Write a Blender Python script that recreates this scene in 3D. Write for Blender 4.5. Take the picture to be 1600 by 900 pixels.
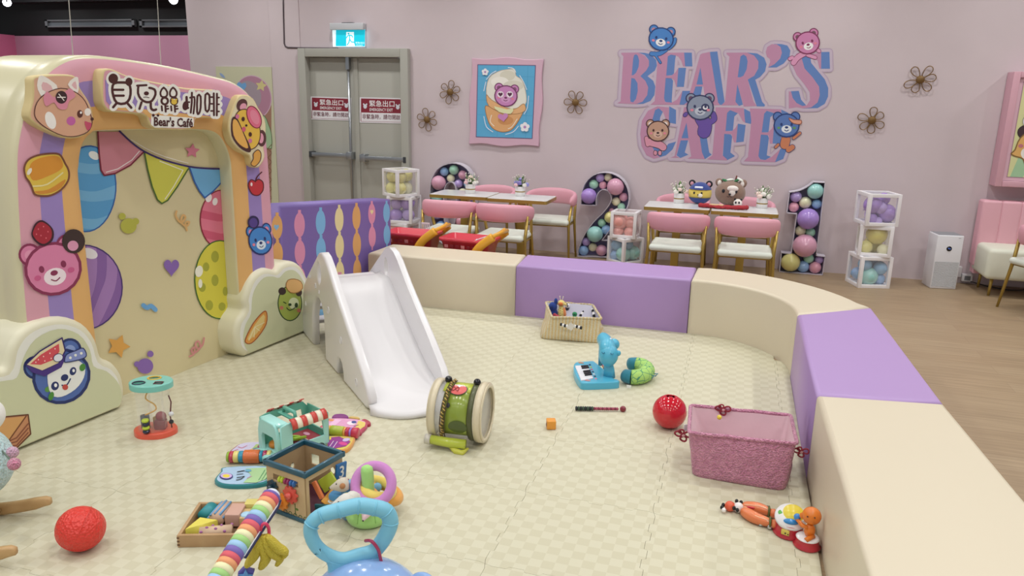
import bpy, bmesh, math, random
from math import sin, cos, pi, radians, sqrt, atan2
from mathutils import Vector, Matrix
from mathutils.geometry import tessellate_polygon, delaunay_2d_cdt

for _o in list(bpy.data.objects): bpy.data.objects.remove(_o)
SC = bpy.context.scene
COL = SC.collection
V = Vector
random.seed(7)

# ------------------------------------------------------------------ camera
FOC = 1185.0
CAM_H = 1.6
def _unit(v): return V(v).normalized()
_down = _unit((-98, 4730, FOC))
_left = V((-4150, -383, FOC)); _left = (_left - _left.dot(_down)*_down).normalized()
_X = -_left; _Z = -_down; _Y = _Z.cross(_X)
RW = Matrix((_X, _Y, _Z))                       # camera (x right, y down, z forward) -> world
cd = bpy.data.cameras.new('camera'); cam = bpy.data.objects.new('camera', cd); COL.objects.link(cam)
cd.lens = 36*FOC/1600; cd.sensor_width = 36; cd.clip_start = .05; cd.clip_end = 80
_m = Matrix((( RW[0][0], -RW[0][1], -RW[0][2]), (RW[1][0], -RW[1][1], -RW[1][2]), (RW[2][0], -RW[2][1], -RW[2][2]))).to_4x4()
_m.translation = V((0, 0, CAM_H)); cam.matrix_world = _m
SC.camera = cam
# ------------------------------------------------------------------ light and exposure
SC.view_settings.view_transform = 'Standard'; SC.view_settings.look = 'None'
SC.view_settings.exposure = 0.06; SC.view_settings.gamma = 1.0; SC.view_settings.use_curve_mapping = False
SC.cycles.use_denoising = True
SC.cycles.max_bounces = 6; SC.cycles.transparent_max_bounces = 16
W = bpy.data.worlds.new('world'); SC.world = W; W.use_nodes = True
W.node_tree.nodes['Background'].inputs[0].default_value = (.93, .96, 1, 1)
W.node_tree.nodes['Background'].inputs[1].default_value = 0.40
LAMP_POWER = 10.6
CEIL_Z = 3.35
LAMPS = [(x, y) for x in (-5.4, -3.9, -2.4, -.9, .6, 2.1, 3.6) for y in (-1.6, 0.2, 2.0, 3.8, 5.6, 7.0)]

# ------------------------------------------------------------------ measuring helpers
def ray(x, y): return RW @ V((x-800, y-450, FOC))
def fl(x, y, z=0.0):
    d = ray(x, y); t = (z-CAM_H)/d.z; return V((0, 0, CAM_H)) + t*d
class Plane:
    def __init__(s, O, n):
        s.O = V(O); s.n = V(n).normalized(); s.up = V((0, 0, 1))
        s.up = (s.up - s.up.dot(s.n)*s.n)
        s.up = s.up.normalized() if s.up.length > 1e-4 else V((0, 1, 0))
        s.u = s.up.cross(s.n)
    def P(s, x, y, d=0.0):
        r = ray(x, y); Z = V((0, 0, CAM_H)); o = s.O + s.n*d
        return Z + r*((o-Z).dot(s.n)/r.dot(s.n))
    def uv(s, p): q = p-s.O; return (q.dot(s.u), q.dot(s.up))
    def at(s, a, b, d=0.0): return s.O + s.u*a + s.up*b + s.n*d

# ------------------------------------------------------------------ materials
def lin(c):
    if isinstance(c, str):
        c = c.lstrip('#'); c = [int(c[i:i+2], 16)/255 for i in (0, 2, 4)]
    return tuple(((v/12.92) if v <= .04045 else ((v+.055)/1.055)**2.4) for v in c)
MATS = {}
def mat(name, col='#888888', rough=.5, metal=0, bump=None, trans=0, alpha=1, emit=None, coat=0, sheen=0, spec=.5, col2=None, cscale=5):
    if name in MATS: return MATS[name]
    m = bpy.data.materials.new(name); m.use_nodes = True; nt = m.node_tree
    b = nt.nodes['Principled BSDF']; I = b.inputs
    c = lin(col)
    I['Base Color'].default_value = (*c, 1); I['Roughness'].default_value = rough; I['Metallic'].default_value = metal
    I['Specular IOR Level'].default_value = spec
    if trans: I['Transmission Weight'].default_value = trans
    if alpha < 1: I['Alpha'].default_value = alpha
    if coat: I['Coat Weight'].default_value = coat; I['Coat Roughness'].default_value = .08
    if sheen: I['Sheen Weight'].default_value = sheen
    if emit: I['Emission Color'].default_value = (*lin(emit[0]), 1); I['Emission Strength'].default_value = emit[1]
    if bump or col2:
        tc = nt.nodes.new('ShaderNodeTexCoord')
    if col2:
        n = nt.nodes.new('ShaderNodeTexNoise'); n.inputs['Scale'].default_value = cscale; n.inputs['Detail'].default_value = 6
        nt.links.new(tc.outputs['Object'], n.inputs['Vector'])
        mx = nt.nodes.new('ShaderNodeMix'); mx.data_type = 'RGBA'
        mx.inputs[6].default_value = (*c, 1); mx.inputs[7].default_value = (*lin(col2), 1)
        r = nt.nodes.new('ShaderNodeMapRange'); r.inputs[1].default_value = .35; r.inputs[2].default_value = .65
        nt.links.new(n.outputs['Fac'], r.inputs[0]); nt.links.new(r.outputs[0], mx.inputs[0]); nt.links.new(mx.outputs[2], I['Base Color'])
    if bump:
        kind, sc, st = bump
        n = nt.nodes.new('ShaderNodeTexVoronoi' if kind == 'v' else 'ShaderNodeTexNoise'); n.inputs['Scale'].default_value = sc
        nt.links.new(tc.outputs['Object'], n.inputs['Vector'])
        bp = nt.nodes.new('ShaderNodeBump'); bp.inputs['Strength'].default_value = st; bp.inputs['Distance'].default_value = .01
        nt.links.new(n.outputs[0], bp.inputs['Height']); nt.links.new(bp.outputs[0], I['Normal'])
    MATS[name] = m; return m
def M(c, rough=.5, **k):            # a plain colour, named after itself
    return mat('plain_%s_%02d_%s' % (c.lstrip('#'), int(rough*100), '_'.join(sorted(k))), c, rough, **k)

# ------------------------------------------------------------------ things
def tag(o, label=None, cat=None, group=None, kind=None):
    if label: o['label'] = label
    if cat: o['category'] = cat
    if group: o['group'] = group
    if kind: o['kind'] = kind
    return o
def thing(name, label, cat, loc=(0, 0, 0), rz=0, group=None):
    o = bpy.data.objects.new(name, None); COL.objects.link(o); o.empty_display_size = .1
    o.location = loc; o.rotation_euler = (0, 0, rz)
    o.matrix_world = Matrix.Translation(loc) @ Matrix.Rotation(rz, 4, 'Z')
    return tag(o, label, cat, group)
def copytree(o, parent=None):
    c = o.copy(); COL.objects.link(c)
    if parent: c.parent = parent; c.matrix_parent_inverse = o.matrix_parent_inverse.copy()
    for ch in [k for k in bpy.data.objects if k.parent == o and k is not c]: copytree(ch, c)
    return c
def chain(o):
    m = Matrix.Identity(4)
    while o is not None:
        m = (Matrix.Translation(o.location) @ Matrix.Rotation(o.rotation_euler.z, 4, 'Z')) @ m; o = o.parent
    return m

class MB:
    """collects shapes and links them as one mesh object"""
    def __init__(s): s.v = []; s.f = []; s.mi = []; s.mats = []; s.sm = []
    def mat(s, m):
        if m not in s.mats: s.mats.append(m)
        return s.mats.index(m)
    def add(s, vs, fs, m, smooth=True):
        b = len(s.v); k = s.mat(m); s.v += [V(p) for p in vs]
        for f in fs: s.f.append([b+i for i in f]); s.mi.append(k); s.sm.append(smooth)
        return s
    def box(s, c, d, m, rz=0, R=None, smooth=False):
        c = V(c); x, y, z = [q/2 for q in d]
        vs = [V((a*x, b*y, e*z)) for a in (-1, 1) for b in (-1, 1) for e in (-1, 1)]
        R = R if R is not None else Matrix.Rotation(rz, 3, 'Z')
        vs = [c + R@p for p in vs]
        return s.add(vs, [(0, 1, 3, 2), (4, 6, 7, 5), (0, 4, 5, 1), (2, 3, 7, 6), (0, 2, 6, 4), (1, 5, 7, 3)], m, smooth)
    def rbox(s, c, d, r, m, rz=0, R=None, seg=3, squash=1):
        """rounded box"""
        c = V(c); h = [q/2 for q in d]; r = min(r, min(h)*.999); vs = []; n = seg
        R = R if R is not None else Matrix.Rotation(rz, 3, 'Z')
        bm = bmesh.new(); bmesh.ops.create_cube(bm, size=1)
        for q in bm.verts: q.co = V((q.co.x*d[0], q.co.y*d[1], q.co.z*d[2]))
        bmesh.ops.bevel(bm, geom=list(bm.edges), offset=r, segments=seg, profile=.5, affect='EDGES', clamp_overlap=True)
        bm.verts.index_update()
        vs = [c + R@q.co for q in bm.verts]; fs = [[q.index for q in f.verts] for f in bm.faces]
        bm.free(); return s.add(vs, fs, m, True)
    def ell(s, c, rad, m, R=None, nu=20, nv=12):
        if not hasattr(rad, '__len__'): rad = (rad,)*3
        c = V(c); R = R if R is not None else Matrix.Identity(3); vs = [c + R@V((0, 0, rad[2]))]; fs = []
        for j in range(1, nv):
            t = pi*j/nv
            for i in range(nu):
                a = 2*pi*i/nu; vs.append(c + R@V((rad[0]*sin(t)*cos(a), rad[1]*sin(t)*sin(a), rad[2]*cos(t))))
        vs.append(c + R@V((0, 0, -rad[2]))); L = len(vs)-1
        for i in range(nu):
            k = (i+1) % nu; fs.append((0, 1+i, 1+k)); fs.append((L, L-nu+k, L-nu+i))
            for j in range(nv-2): a = 1+j*nu; fs.append((a+i, a+nu+i, a+nu+k, a+k))
        return s.add(vs, fs, m)
    def tube(s, pts, r, m, n=10, closed=False, cap=True, flat=1.0, side=None):
        pts = [V(p) for p in pts]; L = len(pts); rs = r if hasattr(r, '__len__') else [r]*L
        vs = []; fs = []; pn = None
        for i, p in enumerate(pts):
            if closed: t = pts[(i+1) % L]-pts[i-1]
            else: t = pts[min(i+1, L-1)]-pts[max(i-1, 0)]
            t = t.normalized() if t.length > 1e-9 else V((0, 0, 1))
            if pn is None:
                a = V(side) if side is not None else (V((0, 0, 1)) if abs(t.z) < .9 else V((1, 0, 0)))
                pn = (a - a.dot(t)*t).normalized()
            else: pn = (pn - pn.dot(t)*t).normalized()
            bn = t.cross(pn)
            for k in range(n):
                a = 2*pi*k/n; vs.append(p + rs[i]*(cos(a)*pn*flat + sin(a)*bn))
        for i in range(L if closed else L-1):
            j = (i+1) % L
            for k in range(n): q = (k+1) % n; fs.append((i*n+k, i*n+q, j*n+q, j*n+k))
        if not closed and cap: fs.append(tuple(range(n))[::-1]); fs.append(tuple((L-1)*n+k for k in range(n)))
        return s.add(vs, fs, m)
    def cyl(s, a, b, r, m, r2=None, n=20): return s.tube([a, b], [r, r if r2 is None else r2], m, n)
    def lathe(s, prof, m, c=(0, 0, 0), n=28, R=None):
        """prof = [(radius, z)...] or with a material per ring segment"""
        c = V(c); R = R if R is not None else Matrix.Identity(3); vs = []; fs = []
        for (r, z) in prof:
            for k in range(n): a = 2*pi*k/n; vs.append(c + R@V((r*cos(a), r*sin(a), z)))
        for i in range(len(prof)-1):
            for k in range(n): q = (k+1) % n; fs.append((i*n+k, i*n+q, (i+1)*n+q, (i+1)*n+k))
        return s.add(vs, fs, m)
    def poly(s, pts, m, holes=(), smooth=False):
        """flat polygon (3-D points), may be concave and have holes"""
        loops = [[V(p) for p in pts]] + [[V(p) for p in h] for h in holes]
        tris = tessellate_polygon(loops); fl_ = [p for l in loops for p in l]
        nrm = V((0, 0, 0))
        L0 = loops[0]
        for i in range(len(L0)): nrm += L0[i-1].cross(L0[i])
        out = []
        for t in tris:
            a, b, c = fl_[t[0]], fl_[t[1]], fl_[t[2]]
            out.append(tuple(t) if (b-a).cross(c-a).dot(nrm) > 0 else tuple(reversed(t)))
        return s.add(fl_, out, m, smooth)
    def slab(s, pts, n, thick, m, m2=None, holes=(), r=0, seg=3):
        """plate: outline pts is the BACK face, extruded by n*thick, front edge rounded by r"""
        n = V(n).normalized(); pts = [V(p) for p in pts]; m2 = m2 or m
        def area(l):
            a = V((0, 0, 0))
            for i in range(len(l)): a += l[i-1].cross(l[i])
            return a.dot(n)
        if area(pts) < 0: pts = pts[::-1]
        def inset(l, d):
            out = []; L = len(l)
            for i in range(L):
                e1 = (l[i]-l[i-1]); e2 = (l[(i+1) % L]-l[i])
                n1 = n.cross(e1).normalized() if e1.length > 1e-9 else V((0, 0, 0)); n2 = n.cross(e2).normalized() if e2.length > 1e-9 else n1
                b = n1+n2; b = b.normalized() if b.length > 1e-6 else n1
                k = max(.5, b.dot(n1)); out.append(l[i]+b*d/k)
            return out
        loops = [pts] + [list(map(V, h)) if area(list(map(V, h))) < 0 else list(map(V, h))[::-1] for h in holes]
        fronts = []
        for l in loops:
            rings = [l, [p+n*(thick-r) for p in l]]
            if r > 0:
                for k in range(1, seg+1):
                    a = pi/2*k/seg; rings.append([p + n*(thick-r+r*sin(a)) for p in inset(l, r*(1-cos(a)))])
            L = len(l); vs = [p for q in rings for p in q]; fs = []
            for j in range(len(rings)-1):
                for i in range(L): k = (i+1) % L; fs.append((j*L+i, j*L+k, (j+1)*L+k, (j+1)*L+i))
            s.add(vs, fs, m2, r > 0 or L > 8); fronts.append(rings[-1])
        s.poly(fronts[0], m, fronts[1:]); s.poly(loops[0][::-1], m2, [h[::-1] for h in loops[1:]])
        return s
    def build(s, name, parent=None, world=False, sub=0, bev=0, smooth_angle=None, solid=0, label=None):
        me = bpy.data.meshes.new(name)
        vs = s.v
        if parent is not None and world:
            inv = chain(parent).inverted(); vs = [inv@p for p in vs]
        me.from_pydata([tuple(p) for p in vs], [], s.f)
        for m in s.mats: me.materials.append(m)
        for p, k, sm in zip(me.polygons, s.mi, s.sm): p.material_index = k; p.use_smooth = sm
        me.validate(); me.update()
        o = bpy.data.objects.new(name, me); COL.objects.link(o)
        if parent is not None: o.parent = parent
        if bev:
            b = o.modifiers.new('b', 'BEVEL'); b.width = bev; b.segments = 3; b.limit_method = 'ANGLE'; b.angle_limit = radians(40)
            for p in me.polygons: p.use_smooth = True
            b.harden_normals = False
        if solid:
            q = o.modifiers.new('s', 'SOLIDIFY'); q.thickness = solid; q.offset = 0
        if sub:
            q = o.modifiers.new('d', 'SUBSURF'); q.levels = sub; q.render_levels = sub
        if label: o['label'] = label
        return o
def struct(mb, name, **k):
    o = mb.build(name, **k); o['kind'] = 'structure'; return o

def spl(pts, n=6, closed=True):
    out = []; L = len(pts)
    rng = range(L) if closed else range(L-1)
    for i in rng:
        g = (lambda k: pts[k % L]) if closed else (lambda k: pts[max(0, min(L-1, k))])
        p0, p1, p2, p3 = g(i-1), g(i), g(i+1), g(i+2)
        for j in range(n):
            t = j/n
            out.append(tuple(.5*((2*p1[a])+(-p0[a]+p2[a])*t+(2*p0[a]-5*p1[a]+4*p2[a]-p3[a])*t*t+(-p0[a]+3*p1[a]-3*p2[a]+p3[a])*t**3) for a in range(len(p1))))
    if not closed: out.append(tuple(pts[-1]))
    return out
def oval(cx, cy, rx, ry, rot=0, n=24):
    a = radians(rot)
    return [(cx+rx*cos(t)*cos(a)-ry*sin(t)*sin(a), cy+rx*cos(t)*sin(a)+ry*sin(t)*cos(a)) for t in [2*pi*i/n for i in range(n)]]
def star(cx, cy, r, k=.5, n=5, rot=-90, sx=1):
    return [(cx+sx*(r if i % 2 == 0 else r*k)*cos(radians(rot)+pi*i/n), cy+(r if i % 2 == 0 else r*k)*sin(radians(rot)+pi*i/n)) for i in range(2*n)]
def heart(cx, cy, w, h, rot=0):
    a = radians(rot); o = []
    for i in range(28):
        t = 2*pi*i/28; x = 16*sin(t)**3/16*w/2; y = -(13*cos(t)-5*cos(2*t)-2*cos(3*t)-cos(4*t))/15*h/2
        o.append((cx+x*cos(a)-y*sin(a), cy+x*sin(a)+y*cos(a)))
    return o

class Art(MB):
    """printed artwork: thin flat shapes stacked on a real plane; outlines measured from the photograph"""
    def __init__(s, plane, d0=.0004, step=.0005, T=None):
        MB.__init__(s); step = .00022; s.p = plane; s.d = d0; s.step = step; s.T = T or (lambda x, y: (x, y))
    def P(s, x, y): return s.p.P(*s.T(x, y), s.d)
    def up(s, keep): s.d += s.step*(.35 if keep else 1)
    def sh(s, pts, c, smooth=0, holes=(), keep=False):
        s.up(keep)
        if smooth: pts = spl(pts, smooth)
        w = [s.P(*q) for q in pts]; hs = [[s.P(*q) for q in h] for h in holes]
        a = V((0, 0, 0))
        for i in range(len(w)): a += w[i-1].cross(w[i])
        if a.dot(s.p.n) < 0: w = w[::-1]
        s.poly(w, c if not isinstance(c, str) else M(c, .6), hs); return s
    def union(s, polys, c, keep=False):
        """several overlapping outlines merged into one flat shape"""
        s.up(keep); c = c if not isinstance(c, str) else M(c, .6)
        vs = []; fs = []
        for p in polys:
            ar = sum(p[i-1][0]*p[i][1]-p[i][0]*p[i-1][1] for i in range(len(p)))
            if abs(ar) < 1e-7: continue
            if ar < 0: p = p[::-1]
            b = len(vs); vs += [V((float(x), float(y))) for x, y in p]; fs.append(list(range(b, b+len(p))))
        r = delaunay_2d_cdt(vs, [], fs, 0, 1e-5)
        out = [s.P(q[0], q[1]) for q in r[0]]; fo = []
        for f, of_ in zip(r[2], r[5]):
            if not of_: continue
            a, b, d = out[f[0]], out[f[1]], out[f[2]]
            fo.append(tuple(f) if (b-a).cross(d-a).dot(s.p.n) > 0 else tuple(reversed(f)))
        s.add(out, fo, c, False); return s
    def clip(s, base, polys, c, keep=False):
        """the pieces of polys that lie inside base, merged"""
        s.up(keep); c = c if not isinstance(c, str) else M(c, .6); vs = []; fs = []
        for p in [base]+list(polys):
            ar = sum(p[i-1][0]*p[i][1]-p[i][0]*p[i-1][1] for i in range(len(p)))
            if ar < 0: p = p[::-1]
            b = len(vs); vs += [V((float(x), float(y))) for x, y in p]; fs.append(list(range(b, b+len(p))))
        r = delaunay_2d_cdt(vs, [], fs, 0, 1e-5); out = [s.P(q[0], q[1]) for q in r[0]]; fo = []
        for f, of_ in zip(r[2], r[5]):
            if 0 not in of_ or len(set(of_)) < 2: continue
            a, b, d = out[f[0]], out[f[1]], out[f[2]]
            fo.append(tuple(f) if (b-a).cross(d-a).dot(s.p.n) > 0 else tuple(reversed(f)))
        if fo: s.add(out, fo, c, False)
        return s
    def strokepolys(s, pts, w, closed=False, joints=False):
        L = len(pts); q = []; out = []
        for i in range(L if closed else L-1):
            a, b = pts[i], pts[(i+1) % L]; dx, dy = b[0]-a[0], b[1]-a[1]; l = math.hypot(dx, dy)
            if l < 1e-6: continue
            nx, ny = -dy/l*w/2, dx/l*w/2
            out.append([(a[0]+nx, a[1]+ny), (b[0]+nx, b[1]+ny), (b[0]-nx, b[1]-ny), (a[0]-nx, a[1]-ny)])
        n_ = 8 if len(pts) > 12 else 12
        for k in pts: out.append(oval(k[0]+1e-4, k[1]+2e-4, w/2*.998, w/2*.998, 7, n_))
        return out
    def st(s, pts, w, c, closed=False, smooth=0, keep=False):
        if smooth: pts = spl(pts, smooth, closed)
        return s.union(s.strokepolys(pts, w, closed), c, keep)
    def ov(s, cx, cy, rx, ry, c, rot=0, n=24, keep=False): return s.sh(oval(cx, cy, rx, ry, rot, n), c, keep=keep)
    def lined(s, pts, c, lc, w, smooth=0):
        s.sh(pts, c, smooth); return s.st(pts, w, lc, True, smooth)
    def text(s, t, x0, y0, x1, y1, h, c, weight=0, slant=0, fit=True):
        """text between baseline ends (x0,y0)-(x1,y1) in photo pixels, h pixels tall, drawn upward"""
        s.d += s.step; c = c if not isinstance(c, str) else M(c, .6)
        cu = bpy.data.curves.new('t', 'FONT'); cu.body = t; cu.size = 1; cu.offset = weight; cu.resolution_u = 2
        o = bpy.data.objects.new('t', cu); COL.objects.link(o)
        bpy.context.view_layer.update(); dg = bpy.context.evaluated_depsgraph_get()
        me = bpy.data.meshes.new_from_object(o.evaluated_get(dg)); vs = [q.co.copy() for q in me.vertices]; fs = [tuple(p.vertices) for p in me.polygons]
        bpy.data.objects.remove(o); bpy.data.curves.remove(cu); bpy.data.meshes.remove(me)
        if not vs: return s
        ax = min(q.x for q in vs); bx = max(q.x for q in vs); ay = min(q.y for q in vs); by = max(q.y for q in vs)
        out = []
        for q in vs:
            a = (q.x-ax)/(bx-ax); b = (q.y-ay)/(by-ay)
            out.append(s.P(x0+(x1-x0)*a+slant*b, y0+(y1-y0)*a-h*b))
        s.add(out, fs, c, False); return s
    def bear(s, cx, cy, r, face='#7fa8e0', line='#2b3f7a', inner='#e8a0b8', muz='#f4f4f4', rot=0, ears=1, sy=1.0, cheeks='#e88aa0', lw=None):
        """a plain round toy-bear face"""
        a = radians(rot); lw = lw or r*.11
        def q(x, y): return (cx+r*(x*cos(a)-y*sin(a)*sy), cy+r*(x*sin(a)+y*cos(a)*sy))
        def blob(x, y, rx, ry, c): s.sh([q(x+rx*cos(t), y+ry*sin(t)) for t in [2*pi*i/20 for i in range(20)]], c)
        if ears:
            for sx in (-1, 1):
                blob(.72*sx, -.72, .42, .42, line); blob(.72*sx, -.72, .33, .33, face); blob(.72*sx, -.70, .19, .19, inner)
        blob(0, 0, 1.08, 1.0, line); blob(0, 0, 1.08-.11, 1.0-.11, face)
        blob(0, .3, .42, .32, muz); blob(0, .16, .14, .1, line)
        s.st([q(-.16, .38), q(0, .46), q(.16, .38)], lw*.6, line, smooth=3)
        for sx in (-1, 1):
            blob(.42*sx, -.08, .1, .13, line); blob(.64*sx, .2, .13, .1, cheeks)
        return s

def rot_to(d):
    """rotation taking +Z to direction d"""
    return V(d).normalized().to_track_quat('Z', 'Y').to_matrix()
# ================================================================== ROOM
WALLY = 7.855
BW = Plane((0, WALLY, 0), (0, -1, 0))
wallm = mat('wall_paint', '#d4c7cc', .85, bump=('n', 60, .04), col2='#cfc2c7', cscale=1.5)
# wood floor
fm = mat('wood_floor', '#9a7c62', .45); nt = fm.node_tree; L = nt.links.new; N = nt.nodes.new
tc = N('ShaderNodeTexCoord'); br = N('ShaderNodeTexBrick'); br.inputs['Scale'].default_value = 1
br.inputs['Brick Width'].default_value = 1.1; br.inputs['Row Height'].default_value = .16; br.inputs['Mortar Size'].default_value = .0015
br.inputs['Color1'].default_value = (*lin('#ab967a'), 1); br.inputs['Color2'].default_value = (*lin('#a38d71'), 1); br.inputs['Mortar'].default_value = (*lin('#98836a'), 1)
mp = N('ShaderNodeMapping'); mp.inputs['Scale'].default_value = (1.2, 28, 1); no = N('ShaderNodeTexNoise'); no.inputs['Scale'].default_value = 2; no.inputs['Detail'].default_value = 8
L(tc.outputs['Object'], br.inputs['Vector']); L(tc.outputs['Object'], mp.inputs['Vector']); L(mp.outputs[0], no.inputs['Vector'])
mx = N('ShaderNodeMix'); mx.data_type = 'RGBA'; mx.blend_type = 'MULTIPLY'; mx.inputs[0].default_value = .8
cr = N('ShaderNodeValToRGB'); cr.color_ramp.elements[0].position = .3; cr.color_ramp.elements[0].color = (.68, .66, .63, 1); cr.color_ramp.elements[1].position = .7; cr.color_ramp.elements[1].color = (1.05, 1.03, 1, 1)
L(no.outputs[0], cr.inputs[0]); L(br.outputs['Color'], mx.inputs[6]); L(cr.outputs[0], mx.inputs[7]); L(mx.outputs[2], nt.nodes['Principled BSDF'].inputs['Base Color'])
struct(MB().box((-3, 3.5, -.05), (28, 22, .1), fm), 'floor')

# back wall with door opening
dx0, dx1, dz = -4.84, -3.505, 2.09
HT = 3.4
w = MB()
w.box(((dx1+6)/2, WALLY+.1, HT/2), (6-dx1, .2, HT), wallm)
w.box(((dx0+dx1)/2, WALLY+.1, (HT+dz)/2), (dx1-dx0, .2, HT-dz), wallm)
w.box(((-6.33+dx0)/2, WALLY+.1, HT/2), (dx0+6.33, .2, HT), wallm)
struct(w, 'wall_back')
struct(MB().box((-5.03, WALLY-.004, HT/2), (.38-.0, .012, HT), wallm), 'trim_1', bev=.003)
struct(MB().box((-6.385, WALLY+1.805, HT/2), (.1, 3.2, HT), wallm), 'wall_return')
struct(MB().box((6.05, 3.5, HT/2), (.1, 12, HT), wallm), 'wall_right')
fp = mat('far_pink', '#cf98b6', .8)
struct(MB().box((-10.2, 11.1, 1.245), (10, .2, 2.49), fp), 'wall_far')
struct(MB().box((-12.62, 8, 1.25), (.2, 7, 2.5), mat('far_rose', '#c96a92', .8)), 'wall_left')
blk = mat('black_paint', '#17181b', .7)
struct(MB().box((-10.2, 11.12, 3.1), (10, .24, 1.22), blk).box((-10.2, 10.9, 3.05), (8, .25, .06), M('#2a2b2f', .5)).box((-9.7, 10.93, 3.3), (6, .3, .35), M('#26272b', .6)), 'wall_upper')
struct(MB().box((-3, 4.5, HT+.36), (24, 16, .1), blk), 'ceiling')
# clerestory windows in the black band
dp = Plane((0, 10.97, 0), (0, -1, 0))
for i, (xa, xb) in enumerate(((74, 212), (221, 330))):
    a = dp.P(xa, 43); b = dp.P(xb, 33)
    wf = MB(); fr = M('#6b6e73', .4); x0, x1, z0, z1 = a.x, b.x, a.z, b.z+.03; y = 10.96
    for q in ((x0, x1, z0, z0+.025), (x0, x1, z1-.02, z1), (x0, x0+.05, z0, z1), (x1-.05, x1, z0, z1)):
        wf.box(((q[0]+q[1])/2, y, (q[2]+q[3])/2), (q[1]-q[0], .06, q[3]-q[2]), fr)
    wi = struct(wf, 'window_%d' % (i+1))
    MB().box(((x0+x1)/2, y+.01, (z0+z1)/2), (x1-x0-.08, .01, z1-z0-.03), mat('window_glass', '#5a6068', .12, spec=1)).build('pane', wi)
# hvac duct under the black ceiling
# ---- double door
dm = mat('door_paint', '#b2b2aa', .5); dfm = mat('door_frame_paint', '#aeaea6', .5)
dth = bpy.data.objects.new('door_1', None); COL.objects.link(dth); dth['kind'] = 'structure'; dth.location = ((dx0+dx1)/2, WALLY, 0)
fr = MB()
fr.box((dx0+.045, WALLY+.0, dz/2), (.09, .14, dz), dfm).box((dx1-.045, WALLY, dz/2), (.09, .14, dz), dfm).box(((dx0+dx1)/2, WALLY, dz-.045), (dx1-dx0-.182, .14, .09), dfm)
fr.build('door_frame', dth, world=True, bev=.004)
mid = BW.P(556, 150).x
for (a, b, nm) in ((dx0+.09, mid-.01, 'left'), (mid+.01, dx1-.09, 'right')):
    l = MB().box(((a+b)/2, WALLY+.045, dz/2-.045), (b-a, .045, dz-.1), dm).build('door_leaf', dth, world=True, bev=.003)
MB().box((mid, WALLY+.018, dz/2-.045), (.05, .02, dz-.1), dfm).build('astragal', dth, world=True)
mt = mat('brushed_steel', '#a9adb2', .3, metal=.9)
pb = Plane((0, WALLY-.07, 0), (0, -1, 0))
for (p0, p1, hx) in (((485, 240), (545, 244.5), 0), ((566, 246), (632, 251), 1)):
    A, B = pb.P(*p0), pb.P(*p1); z = (A.z+B.z)/2
    bar = MB(); bar.box(((A.x+B.x)/2, WALLY-.05, z), (B.x-A.x, .045, .05), mt)
    for x in (A.x, B.x): bar.box((x, WALLY-.025, z), (.07 if (x == B.x) != bool(hx) else .035, .1, .085 if (x == B.x) != bool(hx) else .065), M('#3c3f44', .4) if (x == B.x) == bool(hx) else mt)
    bar.build('panic_bar', dth, world=True, bev=.004)
rx = BW.P(547, 150).x
rod = MB().cyl((rx, WALLY-.02, 0.1), (rx, WALLY-.02, dz-.2), .014, mt, n=12).box((rx, WALLY-.02, dz-.15), (.04, .05, .14), mt)
rod.box((rx, WALLY-.03, dz-.05), (.06, .05, .05), M('#6b6552', .5)).build('vertical_rod', dth, world=True)
# notices on the doors
for i, (xa, xb, ya, yb, sl, txt) in enumerate(((485.5, 549, 150.5, 186.5, 2.2, 'left'), (562, 630, 151.8, 191.5, 1.6, 'right'))):
    yp = WALLY+.02; pp = Plane((0, yp, 0), (0, -1, 0))
    def T(u_, v_, xa=xa, xb=xb, ya=ya, yb=yb, sl=sl): return (xa+(xb-xa)*u_, ya+(yb-ya)*v_+sl*u_)
    a = Art(pp, .0012, .0006, T)
    a.sh([(0, 0), (1, 0), (1, 1), (0, 1)], '#eceaf0'); a.sh([(.03, .05), (.97, .05), (.97, .60), (.03, .60)], '#8a2438')
    a.st([(.03, .6), (.03, .95), (.97, .95), (.97, .6)], .012, '#8a2438')
    a.text('緊急出口', .22, .36, .80, .36, .25, '#f4f1f4', .012)
    a.text('EMERGENCY EXIT', .23, .54, .76, .54, .12, '#f4f1f4', .012)
    a.text('非緊急時，請勿開啟', .06, .86, .93, .86, .2, '#6a2036', .008)
    for bx in (.125, .875):
        for c_, d_, r_ in ((0, 0, .042), (-.035, -.09, .016), (.035, -.09, .016)): a.sh(oval(bx+c_, .36+d_, r_, r_*2.1), '#dfe3ee')
    o = a.build('door_notice'); tag(o, 'maroon and white emergency exit notice on the %s door leaf' % txt, 'notice', 'emergency exit notices on the double door')
# ---- exit sign
A = BW.P(522.5, 38); B = BW.P(572.5, 73.5)
ex = thing('exit_sign', 'lit turquoise running-figure exit sign above the double door', 'exit sign', ((A.x+B.x)/2, WALLY, B.z))
MB().box(((A.x+B.x)/2, WALLY-.045, A.z-.03), (B.x-A.x+.02, .09, .07), M('#c9ccd2', .4)).box(((A.x+B.x)/2, WALLY-.04, A.z+.008), (.14, .05, .012), M('#222226', .5)).build('housing', ex, world=True, bev=.005)
ep = Plane((0, WALLY-.05, 0), (0, -1, 0))
em = mat('sign_turquoise', '#12c4d8', .4, emit=('#10b6ce', .65)); ew = mat('sign_white', '#eafcff', .4, emit=('#dff6fa', .65))
MB().box(((A.x+B.x)/2, WALLY-.04, (A.z-.06+B.z)/2), (B.x-A.x, .02, A.z-.06-B.z), ew).build('light_panel', ex, world=True)
a = Art(ep, .001, .0005)
a.sh([(525, 45.5), (570.5, 45.7), (570, 72.3), (524.5, 72)], em)
a.sh([(541, 50), (553, 50), (553, 66), (555, 72), (541, 72)], ew)
fg = em
a.ov(544.6, 52.6, 1.4, 1.4, fg, n=12)
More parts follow.
